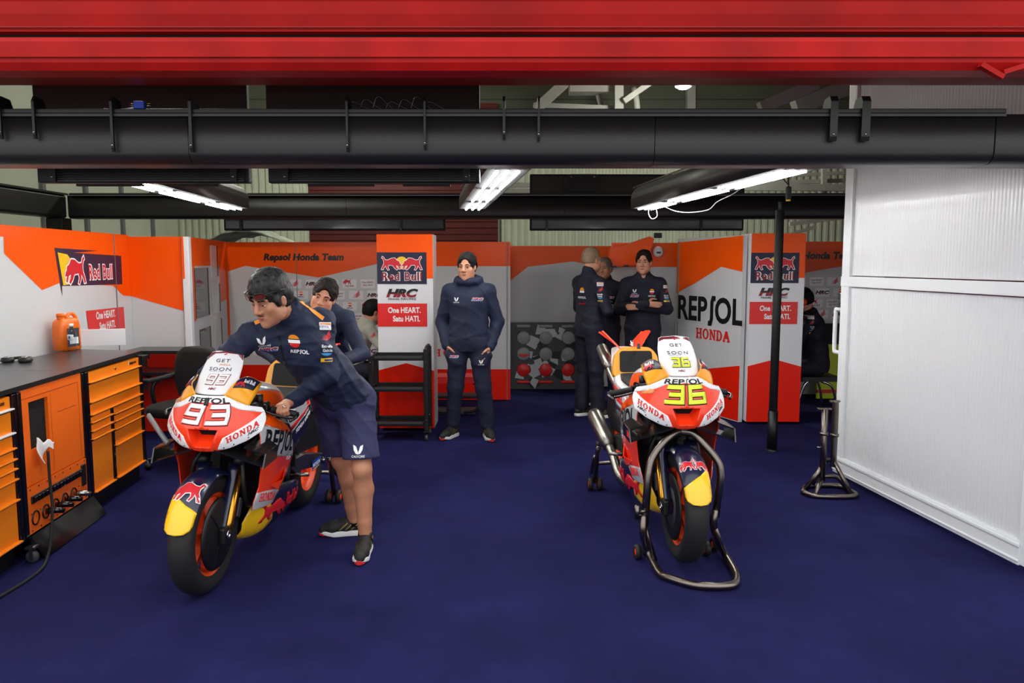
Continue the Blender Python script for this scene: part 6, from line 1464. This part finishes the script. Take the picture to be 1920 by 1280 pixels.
def hair_mesh(J, root, off, h, mt, vol=1.06, fringe=.3, nape=-.055, side=.0, noise_=.003, curl=30., top=0., parting=None):
    F_, U_, S_ = frame_from(J['F'], J['U']); c = V(J['head']); sc = J.get('hs', 1.) * J['k']; q = lambda s, f, u: c + (S_ * s + F_ * f + U_ * u) * sc; R = np.array((S_, F_, U_)).T
    b = Blob(); b.ell(q(0, -.014, .040 + top), (.081 * sc * vol, .102 * sc * vol, .094 * sc * vol), R, .02); b.ell(q(0, -.05, -.005), (.076 * sc * vol, .066 * sc * vol, .075 * sc), R, .03)
    for s in (-1, 1): b.ell(q(s * .074, .022, .012 - side), (.010 * sc * vol, .022 * sc, .034 * sc), R, .012)
    b.fold(noise_, curl, 1.)
    b.ell(q(0, .112, -.048), (.074 * sc, .070 * sc, .105 * sc), R, .008, sub=True)     # clear the face
    b.ell(q(.01, .135, .026 - fringe * .05), (.066 * sc, .072 * sc, .068 * sc), R, .006, sub=True)
    for s in (-1, 1): b.ell(q(s * .09, -.004, -.014), (.020 * sc, .018 * sc, .030 * sc), R, .006, sub=True)
    if vol < 1.10:
        for s in (-1, 1): b.ell(q(s * .098, .012, -.028), (.034 * sc, .040 * sc, .046 * sc), R, .008, sub=True)
    b.cut(q(0, 0, nape), -U_)
    m = MB(); skin(m, b, h, mt); return m, q, R, sc
def jacket_ops(b, J, r=1., hem=None, slv=1., belly=0.):
    k = J['k'] * r; fl = (tuple(J.get('tf', J['f'])), .66); ch = V(J['chest']); wa = V(J['waist']); pe = V(J['pelvis']); nk = V(J['neck'])
    b.cone(nk.lerp(ch, .35), ch, .125 * k, .168 * k, .05, flat=fl); b.cone(ch, wa, .170 * k, (.158 + belly) * k, .05, flat=fl); b.cone(wa, pe, (.158 + belly) * k, .172 * k, .05, flat=fl); b.cone(pe, pe + (pe - wa) * .45, .172 * k, .175 * k, .05, flat=fl)
    for s in 'LR':
        sh, el, wr = V(J['sh' + s]), V(J['el' + s]), V(J['wr' + s])
        b.cone(nk + V(0, 0, -.015), sh, .060 * k, .056 * k, .045); b.cone(sh, ch + (sh - ch) * .35, .070 * k, .10 * k, .05); b.cone(sh, el, .064 * k, .055 * slv * k, .02); b.cone(el, wr, .056 * slv * k, .043 * slv * k, .015)
def trouser_ops(b, J, r=1., ankle=.06, hips=.115):
    k = J['k'] * r; fl = (tuple(J.get('tf', J['f'])), .78); pe = V(J['pelvis']); wa = V(J['waist'])
    b.cone(wa.lerp(pe, .4), pe, .145 * k, .155 * k, .04, flat=fl)
    for s in 'LR':
        hp, kn, an = V(J['hip' + s]), V(J['kn' + s]), V(J['an' + s])
        b.cone(pe.lerp(hp, .7), hp, hips * k, .105 * k, .04); b.cone(hp, kn, .102 * k, .074 * k, .03); b.cone(kn, an + V(0, 0, .03), .073 * k, ankle * k, .03)
def person(label, loc, group=None):
    return thing('person', label, 'person', loc, group)
def chest_frame(J):
    U = V(J['l']).normalized() if 'tl' not in J else V(J['tl']); up = (V(J['neck']) - V(J['waist'])).normalized(); return U, up
def crest(m, bv, J, s, u, kind, sc=1.):
    U, up = chest_frame(J); o = V(J['chest']) + U * s + up * u
    if kind == 'castore':
        decal_on(m, bv, castore(.042 * sc), o, U, up, 'white'); decal_on(m, bv, text2d('CASTORE', .010 * sc, .01, 0, 1, 'C'), o - up * .034 * sc, U, up, 'white')
    elif kind == 'hrc':
        t_ = text2d('HRC', .022 * sc, .05, .3, 1, 'C', 1.35); decal_on(m, bv, text2d('HRC', .022 * sc, .12, .3, 1, 'C', 1.35), o, U, up, 'white', .0015); lo, hi = split_y(t_, .010 * sc); decal_on(m, bv, lo, o, U, up, 'logo_blue', .003); decal_on(m, bv, hi, o, U, up, 'logo_red', .003)
    elif kind == 'repsol':
        decal_on(m, bv, ell(0, .012 * sc, .024 * sc, .022 * sc, 14, .1, PI - .1), o, U, up, 'trim_orange'); decal_on(m, bv, rect(-.026 * sc, -.003 * sc, .026 * sc, .010 * sc), o, U, up, 'white', .003); decal_on(m, bv, ell(0, -.004 * sc, .022 * sc, .02 * sc, 12, PI, 2 * PI), o, U, up, 'sign_red'); decal_on(m, bv, repsol(.018 * sc), o - up * .055 * sc, U, up, 'white')
def sleeve_badges(m, bv, p, U, up, sc=1.):
    decal_on(m, bv, rect(-.028 * sc, .055 * sc, .028 * sc, .09 * sc), p, U, up, 'white', .0025); decal_on(m, bv, rect(-.024 * sc, .08 * sc, .024 * sc, .086 * sc), p, U, up, 'trim_orange', .0045); decal_on(m, bv, text2d('REPSOL', .010 * sc, .0, 0, 1, 'C'), p + up * .065 * sc, U, up, 'logo_blue', .0045)
    decal_on(m, bv, wing(.055 * sc, 0, .022 * sc), p, U, up, 'logo_red', .002); decal_on(m, bv, text2d('Estrella', .013 * sc, .03, 0, 1, 'C'), p - up * .028 * sc, U, up, 'white', .002); decal_on(m, bv, text2d('Galicia', .013 * sc, .03, 0, 1, 'C'), p - up * .046 * sc, U, up, 'white', .002); decal_on(m, bv, ell(0, -.052 * sc, .026 * sc, .012 * sc, 12, PI, 2 * PI), p, U, up, 'logo_lightblue', .002); decal_on(m, bv, rect(-.028 * sc, -.092 * sc, .028 * sc, -.075 * sc), p, U, up, 'yellow', .002); decal_on(m, bv, rect(-.010 * sc, -.088 * sc, .026 * sc, -.080 * sc), p, U, up, 'logo_blue', .003)
# ---------------------------------------------------------------- 1. mechanic leaning over the left motorcycle
J = rig(-.98, 4.4, -28, 1.74); gL, gR = ML @ V(-.335, .275, .871), ML @ V(-.335, -.275, .871)
J.update(pelvis=V(-.985, 4.40, .905), waist=V(-1.045, 4.32, 1.02), chest=V(-1.13, 4.17, 1.20), neck=V(-1.165, 4.075, 1.385), head=V(-1.232, 3.945, 1.475), F=V(-.44, -.82, -.36), U=V(-.16, -.32, 1), hs=1.04,
         shL=V(-1.03, 4.16, 1.34), shR=V(-1.355, 4.06, 1.285), elL=V(-.99, 4.13, 1.06), elR=V(-1.585, 4.12, 1.11), wrL=gL + V(.02, .078, .042), wrR=gR + V(.0, .078, .042),
         hipL=V(-.90, 4.40, .87), hipR=V(-1.06, 4.45, .87), knL=V(-.845, 4.26, .50), knR=V(-1.01, 4.50, .49), anL=V(-.842, 4.30, .08), anR=V(-.965, 4.60, .08), toeL=V(.02, -1, 0), toeR=V(-1, -.18, 0), tf=V(-.50, -.72, -.36).normalized(), tl=V(.95, .28, .16).normalized())
off = V(-.95, 4.4, 0); pr = person('person in a navy quarter zip and shorts bending over the left motorcycle, gripping its bar', off)
hL = (J['wrL'], V(-.12, -1, -.10), V(0, -.05, -1), V(-1, 0, 0), 1.2, 1.04); hR = (J['wrR'], V(.0, -1, -.10), V(0, -.05, -1), V(1, 0, 0), 1.2, 1.04)
body_mesh(J, pr, off, .0048, 'skin_tan', [hL, hR], legs=True)
face_parts(pr, J['head'], J['F'], J['U'], off, J['hs'] * J['k'], 'hair_black')
m, q, R, sc = hair_mesh(J, pr, off, .0048, 'hair_streaked', 1.10, .5, -.06, .01, .004, 42., .012); m.build('hair', pr, off=off)
m = MB(); 
m.tube([q(-.024, .092, -.054), q(0, .100, -.051), q(.024, .092, -.054)], [.0012, .0018, .0012], 'hair_brown', 8); m.build('moustache', pr, off=off)
m = MB()
for s in (-1, 1):
    m.tube(spline([q(s * .012, .108, .062), q(s * .035, .106, .070), q(s * .062, .090, .066), q(s * .068, .082, .048), q(s * .05, .098, .034), q(s * .022, .108, .036), q(s * .012, .108, .062)], 5), .0028, 'black_gloss', 8)
    m.add([q(s * .013, .109, .062), q(s * .035, .107, .069), q(s * .061, .091, .065), q(s * .067, .083, .048), q(s * .05, .099, .035), q(s * .023, .109, .037)], [(0, 1, 2, 3, 4, 5) if s < 0 else (5, 4, 3, 2, 1, 0)], 'lens')
    m.tube(spline([q(s * .066, .086, .06), q(s * .092, .03, .055), q(s * .092, -.02, .045)], 5), .0028, 'black_gloss', 8)
m.tube(spline([q(-.012, .109, .058), q(0, .112, .062), q(.012, .109, .058)], 4), .0028, 'black_gloss', 8)
sg = m.build('sunglasses', None); sg.location = (0, 0, 0); sg.name = 'sunglasses'; tag(sg, 'dark framed sunglasses pushed up onto the hair of the bending mechanic', 'sunglasses')
b = Blob(); jacket_ops(b, J, 1.06, slv=1.04, belly=.02); nb = V(J['neck']); b.cone(nb, nb + (V(J['head']) - nb).normalized() * .05, .074, .070, .02); b.fold(-.010, 26., .4); b.fold(-.004, 55., 1.4)
ud = (V(J['pelvis']) - V(J['waist'])).normalized(); b.cut(V(J['pelvis']) + ud * .07, ud)
Fh = V(J['F']); hv = (V(J['head']) - nb).normalized(); b.ell(nb + hv * .075 + Fh * .02, (.062, .062, .055), None, .008, sub=True); b.cone(nb + hv * .05 + V(-.06, -.07, -.02), nb + V(-.10, -.13, -.10), .028, .004, .012, sub=True)
cx = hv.cross(V(-.55, -.8, 0)).normalized(); cf = cx.cross(hv).normalized() * -1
if cf.dot(V(-.5, -.8, 0)) < 0: cf = -cf
for zz_, rr_ in ((.018, .074), (.036, .071), (.052, .069)):
    cp = [nb + hv * zz_ - Fh * .01 + cx * (rr_ * math.sin(t)) + cf * (rr_ * math.cos(t)) for t in [.55 + (2 * PI - 1.1) * i / 12 for i in range(13)]]
    for i in range(12): b.cone(cp[i], cp[i + 1], .010, None, .008)
m = MB(); skin(m, b, .0065, 'cloth_navy'); bv = bvh_of(m)
U, up = chest_frame(J); N_ = U.cross(up)
crest(m, bv, J, -.165, .135, 'castore', 1.05); crest(m, bv, J, -.16, .065, 'hrc', 1.1); crest(m, bv, J, -.01, .115, 'repsol', 1.1)
decal_on(m, bv, rect(-.0035, -.10, .0035, .09), V(J['chest']) + U * -.085 + up * .10, U, up, 'black', .0015); decal_on(m, bv, rect(-.006, -.125, .006, -.10), V(J['chest']) + U * -.085 + up * .10, U, up, 'grey_dark', .004)
fw_ = V(-.1, -1, .35)
decal_on(m, bv, tf2(rect(-.06, -.011, .06, .011), 1, -.45), V(-1.055, 4.08, 1.405), V(1, 0, 0), V(0, .6, .8), 'trim_orange', .002); decal_on(m, bv, tf2(rect(-.05, -.011, .05, .011), 1, .5), V(-1.295, 4.03, 1.36), V(1, 0, 0), V(0, .6, .8), 'trim_orange', .002)
ar = (V(J['elL']) - V(J['shL'])).normalized(); sleeve_badges(m, bv, V(J['shL']).lerp(V(J['elL']), .40), V(.93, .36, 0), -ar, 1.15)
m.build('jacket', pr, off=off)
b = Blob(); pe = V(J['pelvis']); b.cone(V(J['waist']).lerp(pe, .6), pe, .145, .165, .04, flat=(tuple(J['f']), .8))
for s in 'LR':
    hp, kn = V(J['hip' + s]), V(J['kn' + s]); e = hp.lerp(kn, .80); b.cone(pe.lerp(hp, .6), hp, .125, .112, .05); b.cone(hp, e + (e - hp) * .3, .108, .100, .03)
b.fold(-.0055, 30., 2.); 
b.cut(V(-.95, 4.4, .535), V(.05, -.15, -1))
m = MB(); skin(m, b, .0065, 'cloth_shorts'); bv = bvh_of(m); p = V(J['hipL']).lerp(V(J['knL']), .66); decal_on(m, bv, castore(.055), p, V(.97, .1, 0), V(Z), 'white'); decal_on(m, bv, text2d('CASTORE', .012, .01, 0, 1, 'C'), p - V(0, 0, .042), V(.97, .1, 0), V(Z), 'white'); m.build('shorts', pr, off=off)
for s in 'LR':
    shoe(pr, J['an' + s], J['toe' + s], off); m = MB(); m.tube([V(J['an' + s]) + V(0, 0, .045), V(J['an' + s]) + V(0, 0, -.02)], [.041, .045], 'logo_black', 18); m.build('sock', pr, off=off)
m = MB(); rp = V(J['wrL']); m.lathe([(.0105, -.003), (.0118, 0), (.0105, .003)], rp + V(-.002, -.115, -.012), V(-.1, -.75, -.65), 'chrome', 14); m.build('ring', pr, off=off)
# ---------------------------------------------------------------- 2. young man bent behind him
J = rig(-1.42, 6.15, -4, 1.76); J.update(pelvis=V(-1.50, 6.25, .92), waist=V(-1.48, 6.12, 1.04), chest=V(-1.45, 5.92, 1.17), neck=V(-1.425, 5.78, 1.30), head=V(-1.375, 5.66, 1.41), F=V(.06, -1, -.18), U=V(.34, .1, 1), shL=V(-1.26, 5.83, 1.23), shR=V(-1.62, 5.83, 1.28), elL=V(-1.12, 5.75, .98), elR=V(-1.82, 5.62, 1.03), wrL=V(-1.22, 5.45, .95), wrR=V(-1.66, 5.42, .97), knL=V(-1.36, 6.15, .5), knR=V(-1.62, 6.15, .5), anL=V(-1.33, 6.3, .08), anR=V(-1.65, 6.3, .08), hipL=V(-1.41, 6.25, .88), hipR=V(-1.59, 6.25, .88), tf=V(0, -.75, -.5).normalized())
off = V(-1.45, 6.2, 0); pr = person('person with curly dark hair leaning forward behind the bending mechanic', off)
body_mesh(J, pr, off, .006, 'skin', [(J['wrR'], V(.2, -.6, -.6), V(0, .3, -1), V(1, 0, 0), .8)]); face_parts(pr, J['head'], J['F'], J['U'], off, J['k'], 'hair_brown')
m, q, R, sc = hair_mesh(J, pr, off, .006, 'hair_brown', 1.09, .0, -.04, .0, .006, 70.); m.build('hair', pr, off=off)
b = Blob(); jacket_ops(b, J, 1.02); hd_ = V(J['neck']); b.cone(hd_ + V(-.09, .03, .02), hd_ + V(-.02, .10, .05), .05, .05, .03); b.cone(hd_ + V(-.02, .10, .05), hd_ + V(.09, .04, .0), .05, .05, .03); b.fold(-.0055, 30., 1.); m = MB(); skin(m, b, .009, 'cloth_navy'); m.build('jacket', pr, off=off)
b = Blob(); trouser_ops(b, J); b.fold(-.0055, 27., 3.); m = MB(); skin(m, b, .01, 'cloth_trouser'); m.build('trousers', pr, off=off)
for s in 'LR': shoe(pr, J['an' + s], J['toe' + s], off)
# ---------------------------------------------------------------- 3. seated man in a pale grey top
J = rig(-1.62, 8.25, 60, 1.75); a_ = D(693, 588, 8.2); hx = a_.x
J.update(pelvis=V(-1.74, 8.25, .52), waist=V(-1.72, 8.28, .64), chest=V(-1.64, 8.33, .84), neck=V(-1.55, 8.35, 1.01), head=V(-1.505, 8.36, 1.125), F=V(.75, .55, -.3), U=V(.2, .1, 1), shL=V(-1.66, 8.52, .96), shR=V(-1.52, 8.18, .94), elL=V(-1.42, 8.58, .78), elR=V(-1.38, 8.10, .78), wrL=V(-1.22, 8.52, .76), wrR=V(-1.18, 8.20, .76), hipL=V(-1.74, 8.34, .50), hipR=V(-1.7, 8.16, .50), knL=V(-1.36, 8.40, .50), knR=V(-1.34, 8.16, .50), anL=V(-1.40, 8.42, .08), anR=V(-1.44, 8.12, .08), toeL=V(1, .2, 0), toeR=V(1, .1, 0), tf=V(.85, .35, .1).normalized())
off = V(-1.6, 8.3, 0); pr = person('person in a pale grey top sitting with his back turned, left of the signed pillar', off)
body_mesh(J, pr, off, .007, 'skin', []); m, q, R, sc = hair_mesh(J, pr, off, .007, 'hair_black', 1.06, .2, -.06); m.build('hair', pr, off=off)
b = Blob(); jacket_ops(b, J, 1.02, slv=1.0); b.fold(-.0055, 27., 2.); m = MB(); skin(m, b, .009, 'cloth_grey'); bv = bvh_of(m); decal_on(m, bv, wing(.07), V(-1.47, 8.1, .89), V(1, .2, 0), V(-.2, 0, 1), 'logo_red'); m.build('jacket', pr, off=off)
b = Blob(); trouser_ops(b, J); b.fold(-.0055, 27., 3.); m = MB(); skin(m, b, .01, 'cloth_navy_dark'); m.build('trousers', pr, off=off)
for s in 'LR': shoe(pr, J['an' + s], J['toe' + s], off)
q = thing('desk_chair', 'black chair under the seated person in the pale grey top', 'chair', (-1.72, 8.25, 0))
m = MB(); m.prism(rounded([(-.22, -.22), (.22, -.22), (.22, .22), (-.22, .22)], .05), ((0, 0, .40), (1, 0, 0), (0, 1, 0)), .05, 'black'); m.build('seat', q)
for x in (-.18, .18):
    for y in (-.18, .18): m = MB(); m.cyl((x, y, 0), (x, y, .36), .014, 'black', 8); m.build('leg', q)
# ---------------------------------------------------------------- 4. man standing in the middle, hands in pockets
J = rig(-.405, 7.22, -7, 1.735); P = J['P']
J.update(head=P(-.01, .02, 1.63), F=V(-.25, -.96, -.06), U=V(Z), shL=P(.185, -.01, 1.40), shR=P(-.185, -.01, 1.40), elL=P(.268, -.05, 1.11), elR=P(-.268, -.05, 1.11), wrL=P(.215, .05, .885), wrR=P(-.205, .05, .895), knL=P(.14, .02, .5), knR=P(-.13, .02, .5), anL=P(.175, -.02, .08), anR=P(-.165, -.02, .08), toeL=J['f'] * .95 + J['l'] * .35, toeR=J['f'] - J['l'] * .35)
off = V(-.405, 7.22, 0); pr = person('person in a navy hooded jacket standing in the middle with hands in pockets', off)
body_mesh(J, pr, off, .006, 'skin', [(J['wrR'], V(.45, -.25, -1), V(1, 0, 0), V(0, -1, 0), .2), (J['wrL'], V(-.45, -.25, -1), V(-1, 0, 0), V(0, -1, 0), .2)]); face_parts(pr, J['head'], J['F'], J['U'], off, J['k'])
m, q, R, sc = hair_mesh(J, pr, off, .006, 'hair_black', 1.08, -.15, -.05, .012, .005, 64.); m.build('hair', pr, off=off)
b = Blob(); jacket_ops(b, J, 1.04, slv=1.12, belly=.012); nk = V(J['neck'])
ring_ = [nk + V(.10 * math.cos(t), .085 * math.sin(t) - .01, .035 + .018 * math.sin(t)) for t in [2 * PI * i / 8 for i in range(9)]]
for i in range(8): b.cone(ring_[i], ring_[i + 1], .036, None, .02)
b.fold(-.0055, 27., .7); b.cut(P(0, 0, .835), (0, 0, -1)); m = MB(); skin(m, b, .0075, 'cloth_navy'); bv = bvh_of(m)
J['tl'] = J['l'] * 1.; crest(m, bv, J, -.095, .045, 'castore', 1.0); crest(m, bv, J, .10, .035, 'hrc', 1.1)
decal_on(m, bv, rect(-.003, -.44, .003, .15), V(J['chest']), J['l'], V(Z), 'black', .0015)
m.build('jacket', pr, off=off)
b = Blob(); trouser_ops(b, J, 1.06, .062); b.cone(P(.165, .05, .80), P(.13, .06, .74), .068, .07, .03); b.cone(P(-.155, .05, .81), P(-.12, .06, .75), .068, .07, .03); b.fold(-.0055, 25., 3.); b.cut(P(0, 0, .095), (0, 0, -1)); m = MB(); skin(m, b, .0085, 'cloth_trouser'); bv = bvh_of(m); J2 = dict(J); J2['chest'] = P(0, 0, .76); crest(m, bv, J2, -.12, .02, 'hrc', .9); crest(m, bv, J2, .135, -.015, 'castore', .9); m.build('trousers', pr, off=off)
for s in 'LR': shoe(pr, J['an' + s], J['toe' + s], off)
# ---------------------------------------------------------------- 5-7. three men talking at the back right
def folded(J, swap=1):
    P = J['P']; J.update(elL=P(.265, .04, 1.13), elR=P(-.265, .04, 1.13), wrL=P(-.02, .20, 1.16), wrR=P(.03, .235, 1.20))
J = rig(.82, 8.2, 118, 1.80); folded(J); P = J['P']; J.update(F=V(.75, .55, .0), anL=P(.10, -.02, .08), anR=P(-.10, .05, .08))
off = V(.82, 8.2, 0); pr = person('person with cropped fair hair seen from behind, wristwatch on the folded arm', off)
body_mesh(J, pr, off, .007, 'skin', [(J['wrR'], J['l'] * 1. + V(0, 0, .1), -J['f'], V(Z), .3)]); m, q, R, sc = hair_mesh(J, pr, off, .007, 'hair_fair', 1.02, -.3, -.03, 0, .0005); m.build('hair', pr, off=off)
b = Blob(); jacket_ops(b, J, 1.04); b.fold(-.0055, 27., .2); b.cut(P(0, 0, .84), (0, 0, -1)); b.cone(V(J['neck']), V(J['neck']) + V(0, 0, .06), .070, .068, .02); m = MB(); skin(m, b, .008, 'cloth_navy_dark'); bv = bvh_of(m)
JB = dict(J); JB['tl'] = V(.95, -.2, 0); bx = V(.70, 8.0, 1.33)
decal_on(m, bv, ell(0, .03, .028, .035, 12, 0, PI), bx, V(.9, -.3, 0), V(Z), 'trim_orange'); decal_on(m, bv, rect(-.028, .01, .028, .03), bx, V(.9, -.3, 0), V(Z), 'white'); decal_on(m, bv, text2d('REPSOL', .022, .02, 0, 1, 'C'), bx - V(0, 0, .05), V(.9, -.3, 0), V(Z), 'white'); decal_on(m, bv, rect(-.04, -.115, .04, -.095), bx, V(.9, -.3, 0), V(Z), 'logo_wine')
sleeve_badges(m, bv, V(J['shR']).lerp(V(J['elR']), .3), V(.9, -.3, 0), V(Z), 1.1); m.build('jacket', pr, off=off)
b = Blob(); trouser_ops(b, J, 1.03, .075); b.fold(-.0055, 25., 5.); b.cut(P(0, 0, .06), (0, 0, -1)); m = MB(); skin(m, b, .009, 'cloth_navy_dark'); m.build('trousers', pr, off=off)
m = MB(); m.lathe([(.043, -.014), (.045, 0), (.043, .014)], V(J['wrR']).lerp(V(J['elR']), .04), V(J['wrR']) - V(J['elR']), 'chrome', 18); m.build('wristwatch', pr, off=off)
for s in 'LR': shoe(pr, J['an' + s], V(-.9, -.5, 0) if False else J['f'], off)
J = rig(1.07, 8.95, -20, 1.70); folded(J); P = J['P']; J.update(F=V(-.42, -.9, .02), head=P(0, .02, 1.63))
off = V(1.07, 8.95, 0); pr = person('grey haired person with folded arms standing between the two other talkers', off)
body_mesh(J, pr, off, .007, 'skin_tan', [(J['wrR'], J['l'] + V(0, 0, -.1), -J['f'], V(Z), .3)]); face_parts(pr, J['head'], J['F'], J['U'], off, J['k'], 'hair_grey')
m, q, R, sc = hair_mesh(J, pr, off, .007, 'hair_grey', 1.06, -.3, -.05, 0, .003, 60.); m.build('hair', pr, off=off)
b = Blob(); jacket_ops(b, J, 1.06); b.fold(-.0055, 27., 1.2); b.cut(P(0, 0, .80), (0, 0, -1)); nk = V(J['neck']); b.cone(nk, nk + V(0, 0, .05), .078, .076, .02); m = MB(); skin(m, b, .008, 'cloth_navy_dark'); bv = bvh_of(m); crest(m, bv, J, .09, .0, 'hrc'); m.build('jacket', pr, off=off)
b = Blob(); trouser_ops(b, J, 1.03, .07); m = MB(); b.fold(-.0055, 25., 6.); skin(m, b, .01, 'cloth_navy_dark'); m.build('trousers', pr, off=off)
for s in 'LR': shoe(pr, J['an' + s], J['toe' + s], off)
J = rig(1.44, 8.5, -8, 1.775); folded(J); P = J['P']; J.update(F=V(-.34, -.94, -.05))
off = V(1.44, 8.5, 0); pr = person('brown haired person with folded arms in front of the right grey panel', off)
body_mesh(J, pr, off, .007, 'skin', [(J['wrR'], J['l'] + V(0, 0, -.1), -J['f'], V(Z), .3), (J['wrL'], -J['l'], J['f'], V(Z), .3)]); face_parts(pr, J['head'], J['F'], J['U'], off, J['k'], 'hair_brown')
m, q, R, sc = hair_mesh(J, pr, off, .007, 'hair_brown', 1.05, -.25, -.045, 0, .003, 60.); m.build('hair', pr, off=off)
b = Blob(); jacket_ops(b, J, 1.04); b.fold(-.0055, 27., 2.2); b.cut(P(0, 0, .82), (0, 0, -1)); nk = V(J['neck']); b.cone(nk, nk + V(0, 0, .055), .072, .07, .02); b.ell(nk + V(-.01, -.07, .05), (.03, .04, .06), None, .01, sub=True); m = MB(); skin(m, b, .008, 'cloth_navy_dark'); bv = bvh_of(m)
crest(m, bv, J, -.095, .045, 'castore'); crest(m, bv, J, -.095, -.02, 'hrc'); crest(m, bv, J, .09, .035, 'repsol', .95); sleeve_badges(m, bv, V(J['shL']).lerp(V(J['elL']), .35), V(.9, .4, 0), V(Z), 1.); m.build('jacket', pr, off=off)
b = Blob(); trouser_ops(b, J, 1.03, .07); b.fold(-.0055, 25., 7.); m = MB(); skin(m, b, .01, 'cloth_navy_dark'); m.build('trousers', pr, off=off)
for s in 'LR': shoe(pr, J['an' + s], J['toe' + s], off)
# ---------------------------------------------------------------- 8. seated man with orange ear defenders
J = rig(3.25, 8.45, -70, 1.75); J.update(pelvis=V(3.36, 8.5, .56), waist=V(3.34, 8.48, .70), chest=V(3.28, 8.45, .92), neck=V(3.22, 8.44, 1.11), head=V(3.165, 8.43, 1.245), F=V(-.85, .35, -.35), U=V(-.25, .0, 1), shL=V(3.22, 8.27, 1.05), shR=V(3.32, 8.62, 1.05), elL=V(3.06, 8.2, .84), elR=V(3.1, 8.66, .82), wrL=V(2.9, 8.25, .86), wrR=V(2.92, 8.58, .84), hipL=V(3.34, 8.42, .52), hipR=V(3.36, 8.6, .52), knL=V(3.0, 8.36, .50), knR=V(3.0, 8.58, .50), anL=V(3.03, 8.36, .08), anR=V(3.05, 8.6, .08), toeL=V(-1, -.1, 0), toeR=V(-1, 0, 0), tf=V(-.95, -.1, .2).normalized())
off = V(3.25, 8.45, 0); pr = person('seated person with orange ear defenders half hidden by the corner pillar', off)
body_mesh(J, pr, off, .008, 'skin', []); m, q, R, sc = hair_mesh(J, pr, off, .008, 'hair_black', 1.08, .2, -.06, 0, .004, 60.); m.build('hair', pr, off=off)
b = Blob(); jacket_ops(b, J, 1.08); b.fold(-.0055, 25., 3.2); b.cut(V(0, 0, .46), (0, 0, -1)); nk = V(J['neck']); b.cone(nk + V(.05, -.05, .01), nk + V(.05, .08, .02), .045, None, .03); m = MB(); skin(m, b, .009, 'cloth_navy_dark'); bv = bvh_of(m); sleeve_badges(m, bv, V(J['shL']).lerp(V(J['elL']), .25), V(.9, .0, 0), V(-.4, 0, 1), 1.05); m.build('jacket', pr, off=off)
b = Blob(); trouser_ops(b, J); m = MB(); skin(m, b, .01, 'cloth_navy_dark'); m.build('trousers', pr, off=off)
for s in 'LR': shoe(pr, J['an' + s], J['toe' + s], off)
F_, U_, S_ = frame_from(J['F'], J['U']); o = thing('ear_defenders', 'orange ear defenders worn by the seated person beside the corner pillar', 'ear defenders', J['head'])
for s in (-1, 1): m = MB(); m.lathe([(.0, .03), (.03, .028), (.043, .012), (.045, -.004), (.036, -.014), (0, -.014)], S_ * s * .092 + F_ * -.0 + U_ * -.01, S_ * s, 'flu_orange', 20); m.build('ear_cup', o)
m = MB(); m.tube(spline([S_ * .11 + U_ * .03, S_ * .10 + U_ * .10, U_ * .152, S_ * -.10 + U_ * .10, S_ * -.11 + U_ * .03], 6), .007, 'black', 8); m.build('headband', o)
q = thing('work_chair', 'steel legged chair under the seated person with ear defenders', 'chair', (3.34, 8.5, 0))
m = MB(); m.prism(rounded([(-.22, -.22), (.22, -.22), (.22, .22), (-.22, .22)], .05), ((0, 0, .42), (1, 0, 0), (0, 1, 0)), .05, 'black'); m.build('seat', q)
for y in (-.2, .2):
    m = MB(); m.tube(spline([(.2, y, .40), (-.05, y, .39), (-.16, y, .34), (-.22, y, .16), (-.27, y, .02), (-.36, y, .02)], 6), .016, 'chrome', 10); m.build('leg', q); m = MB(); m.tube(spline([(.0, y, .38), (.14, y, .3), (.2, y, .02)], 6), .014, 'chrome', 10); m.build('leg', q)
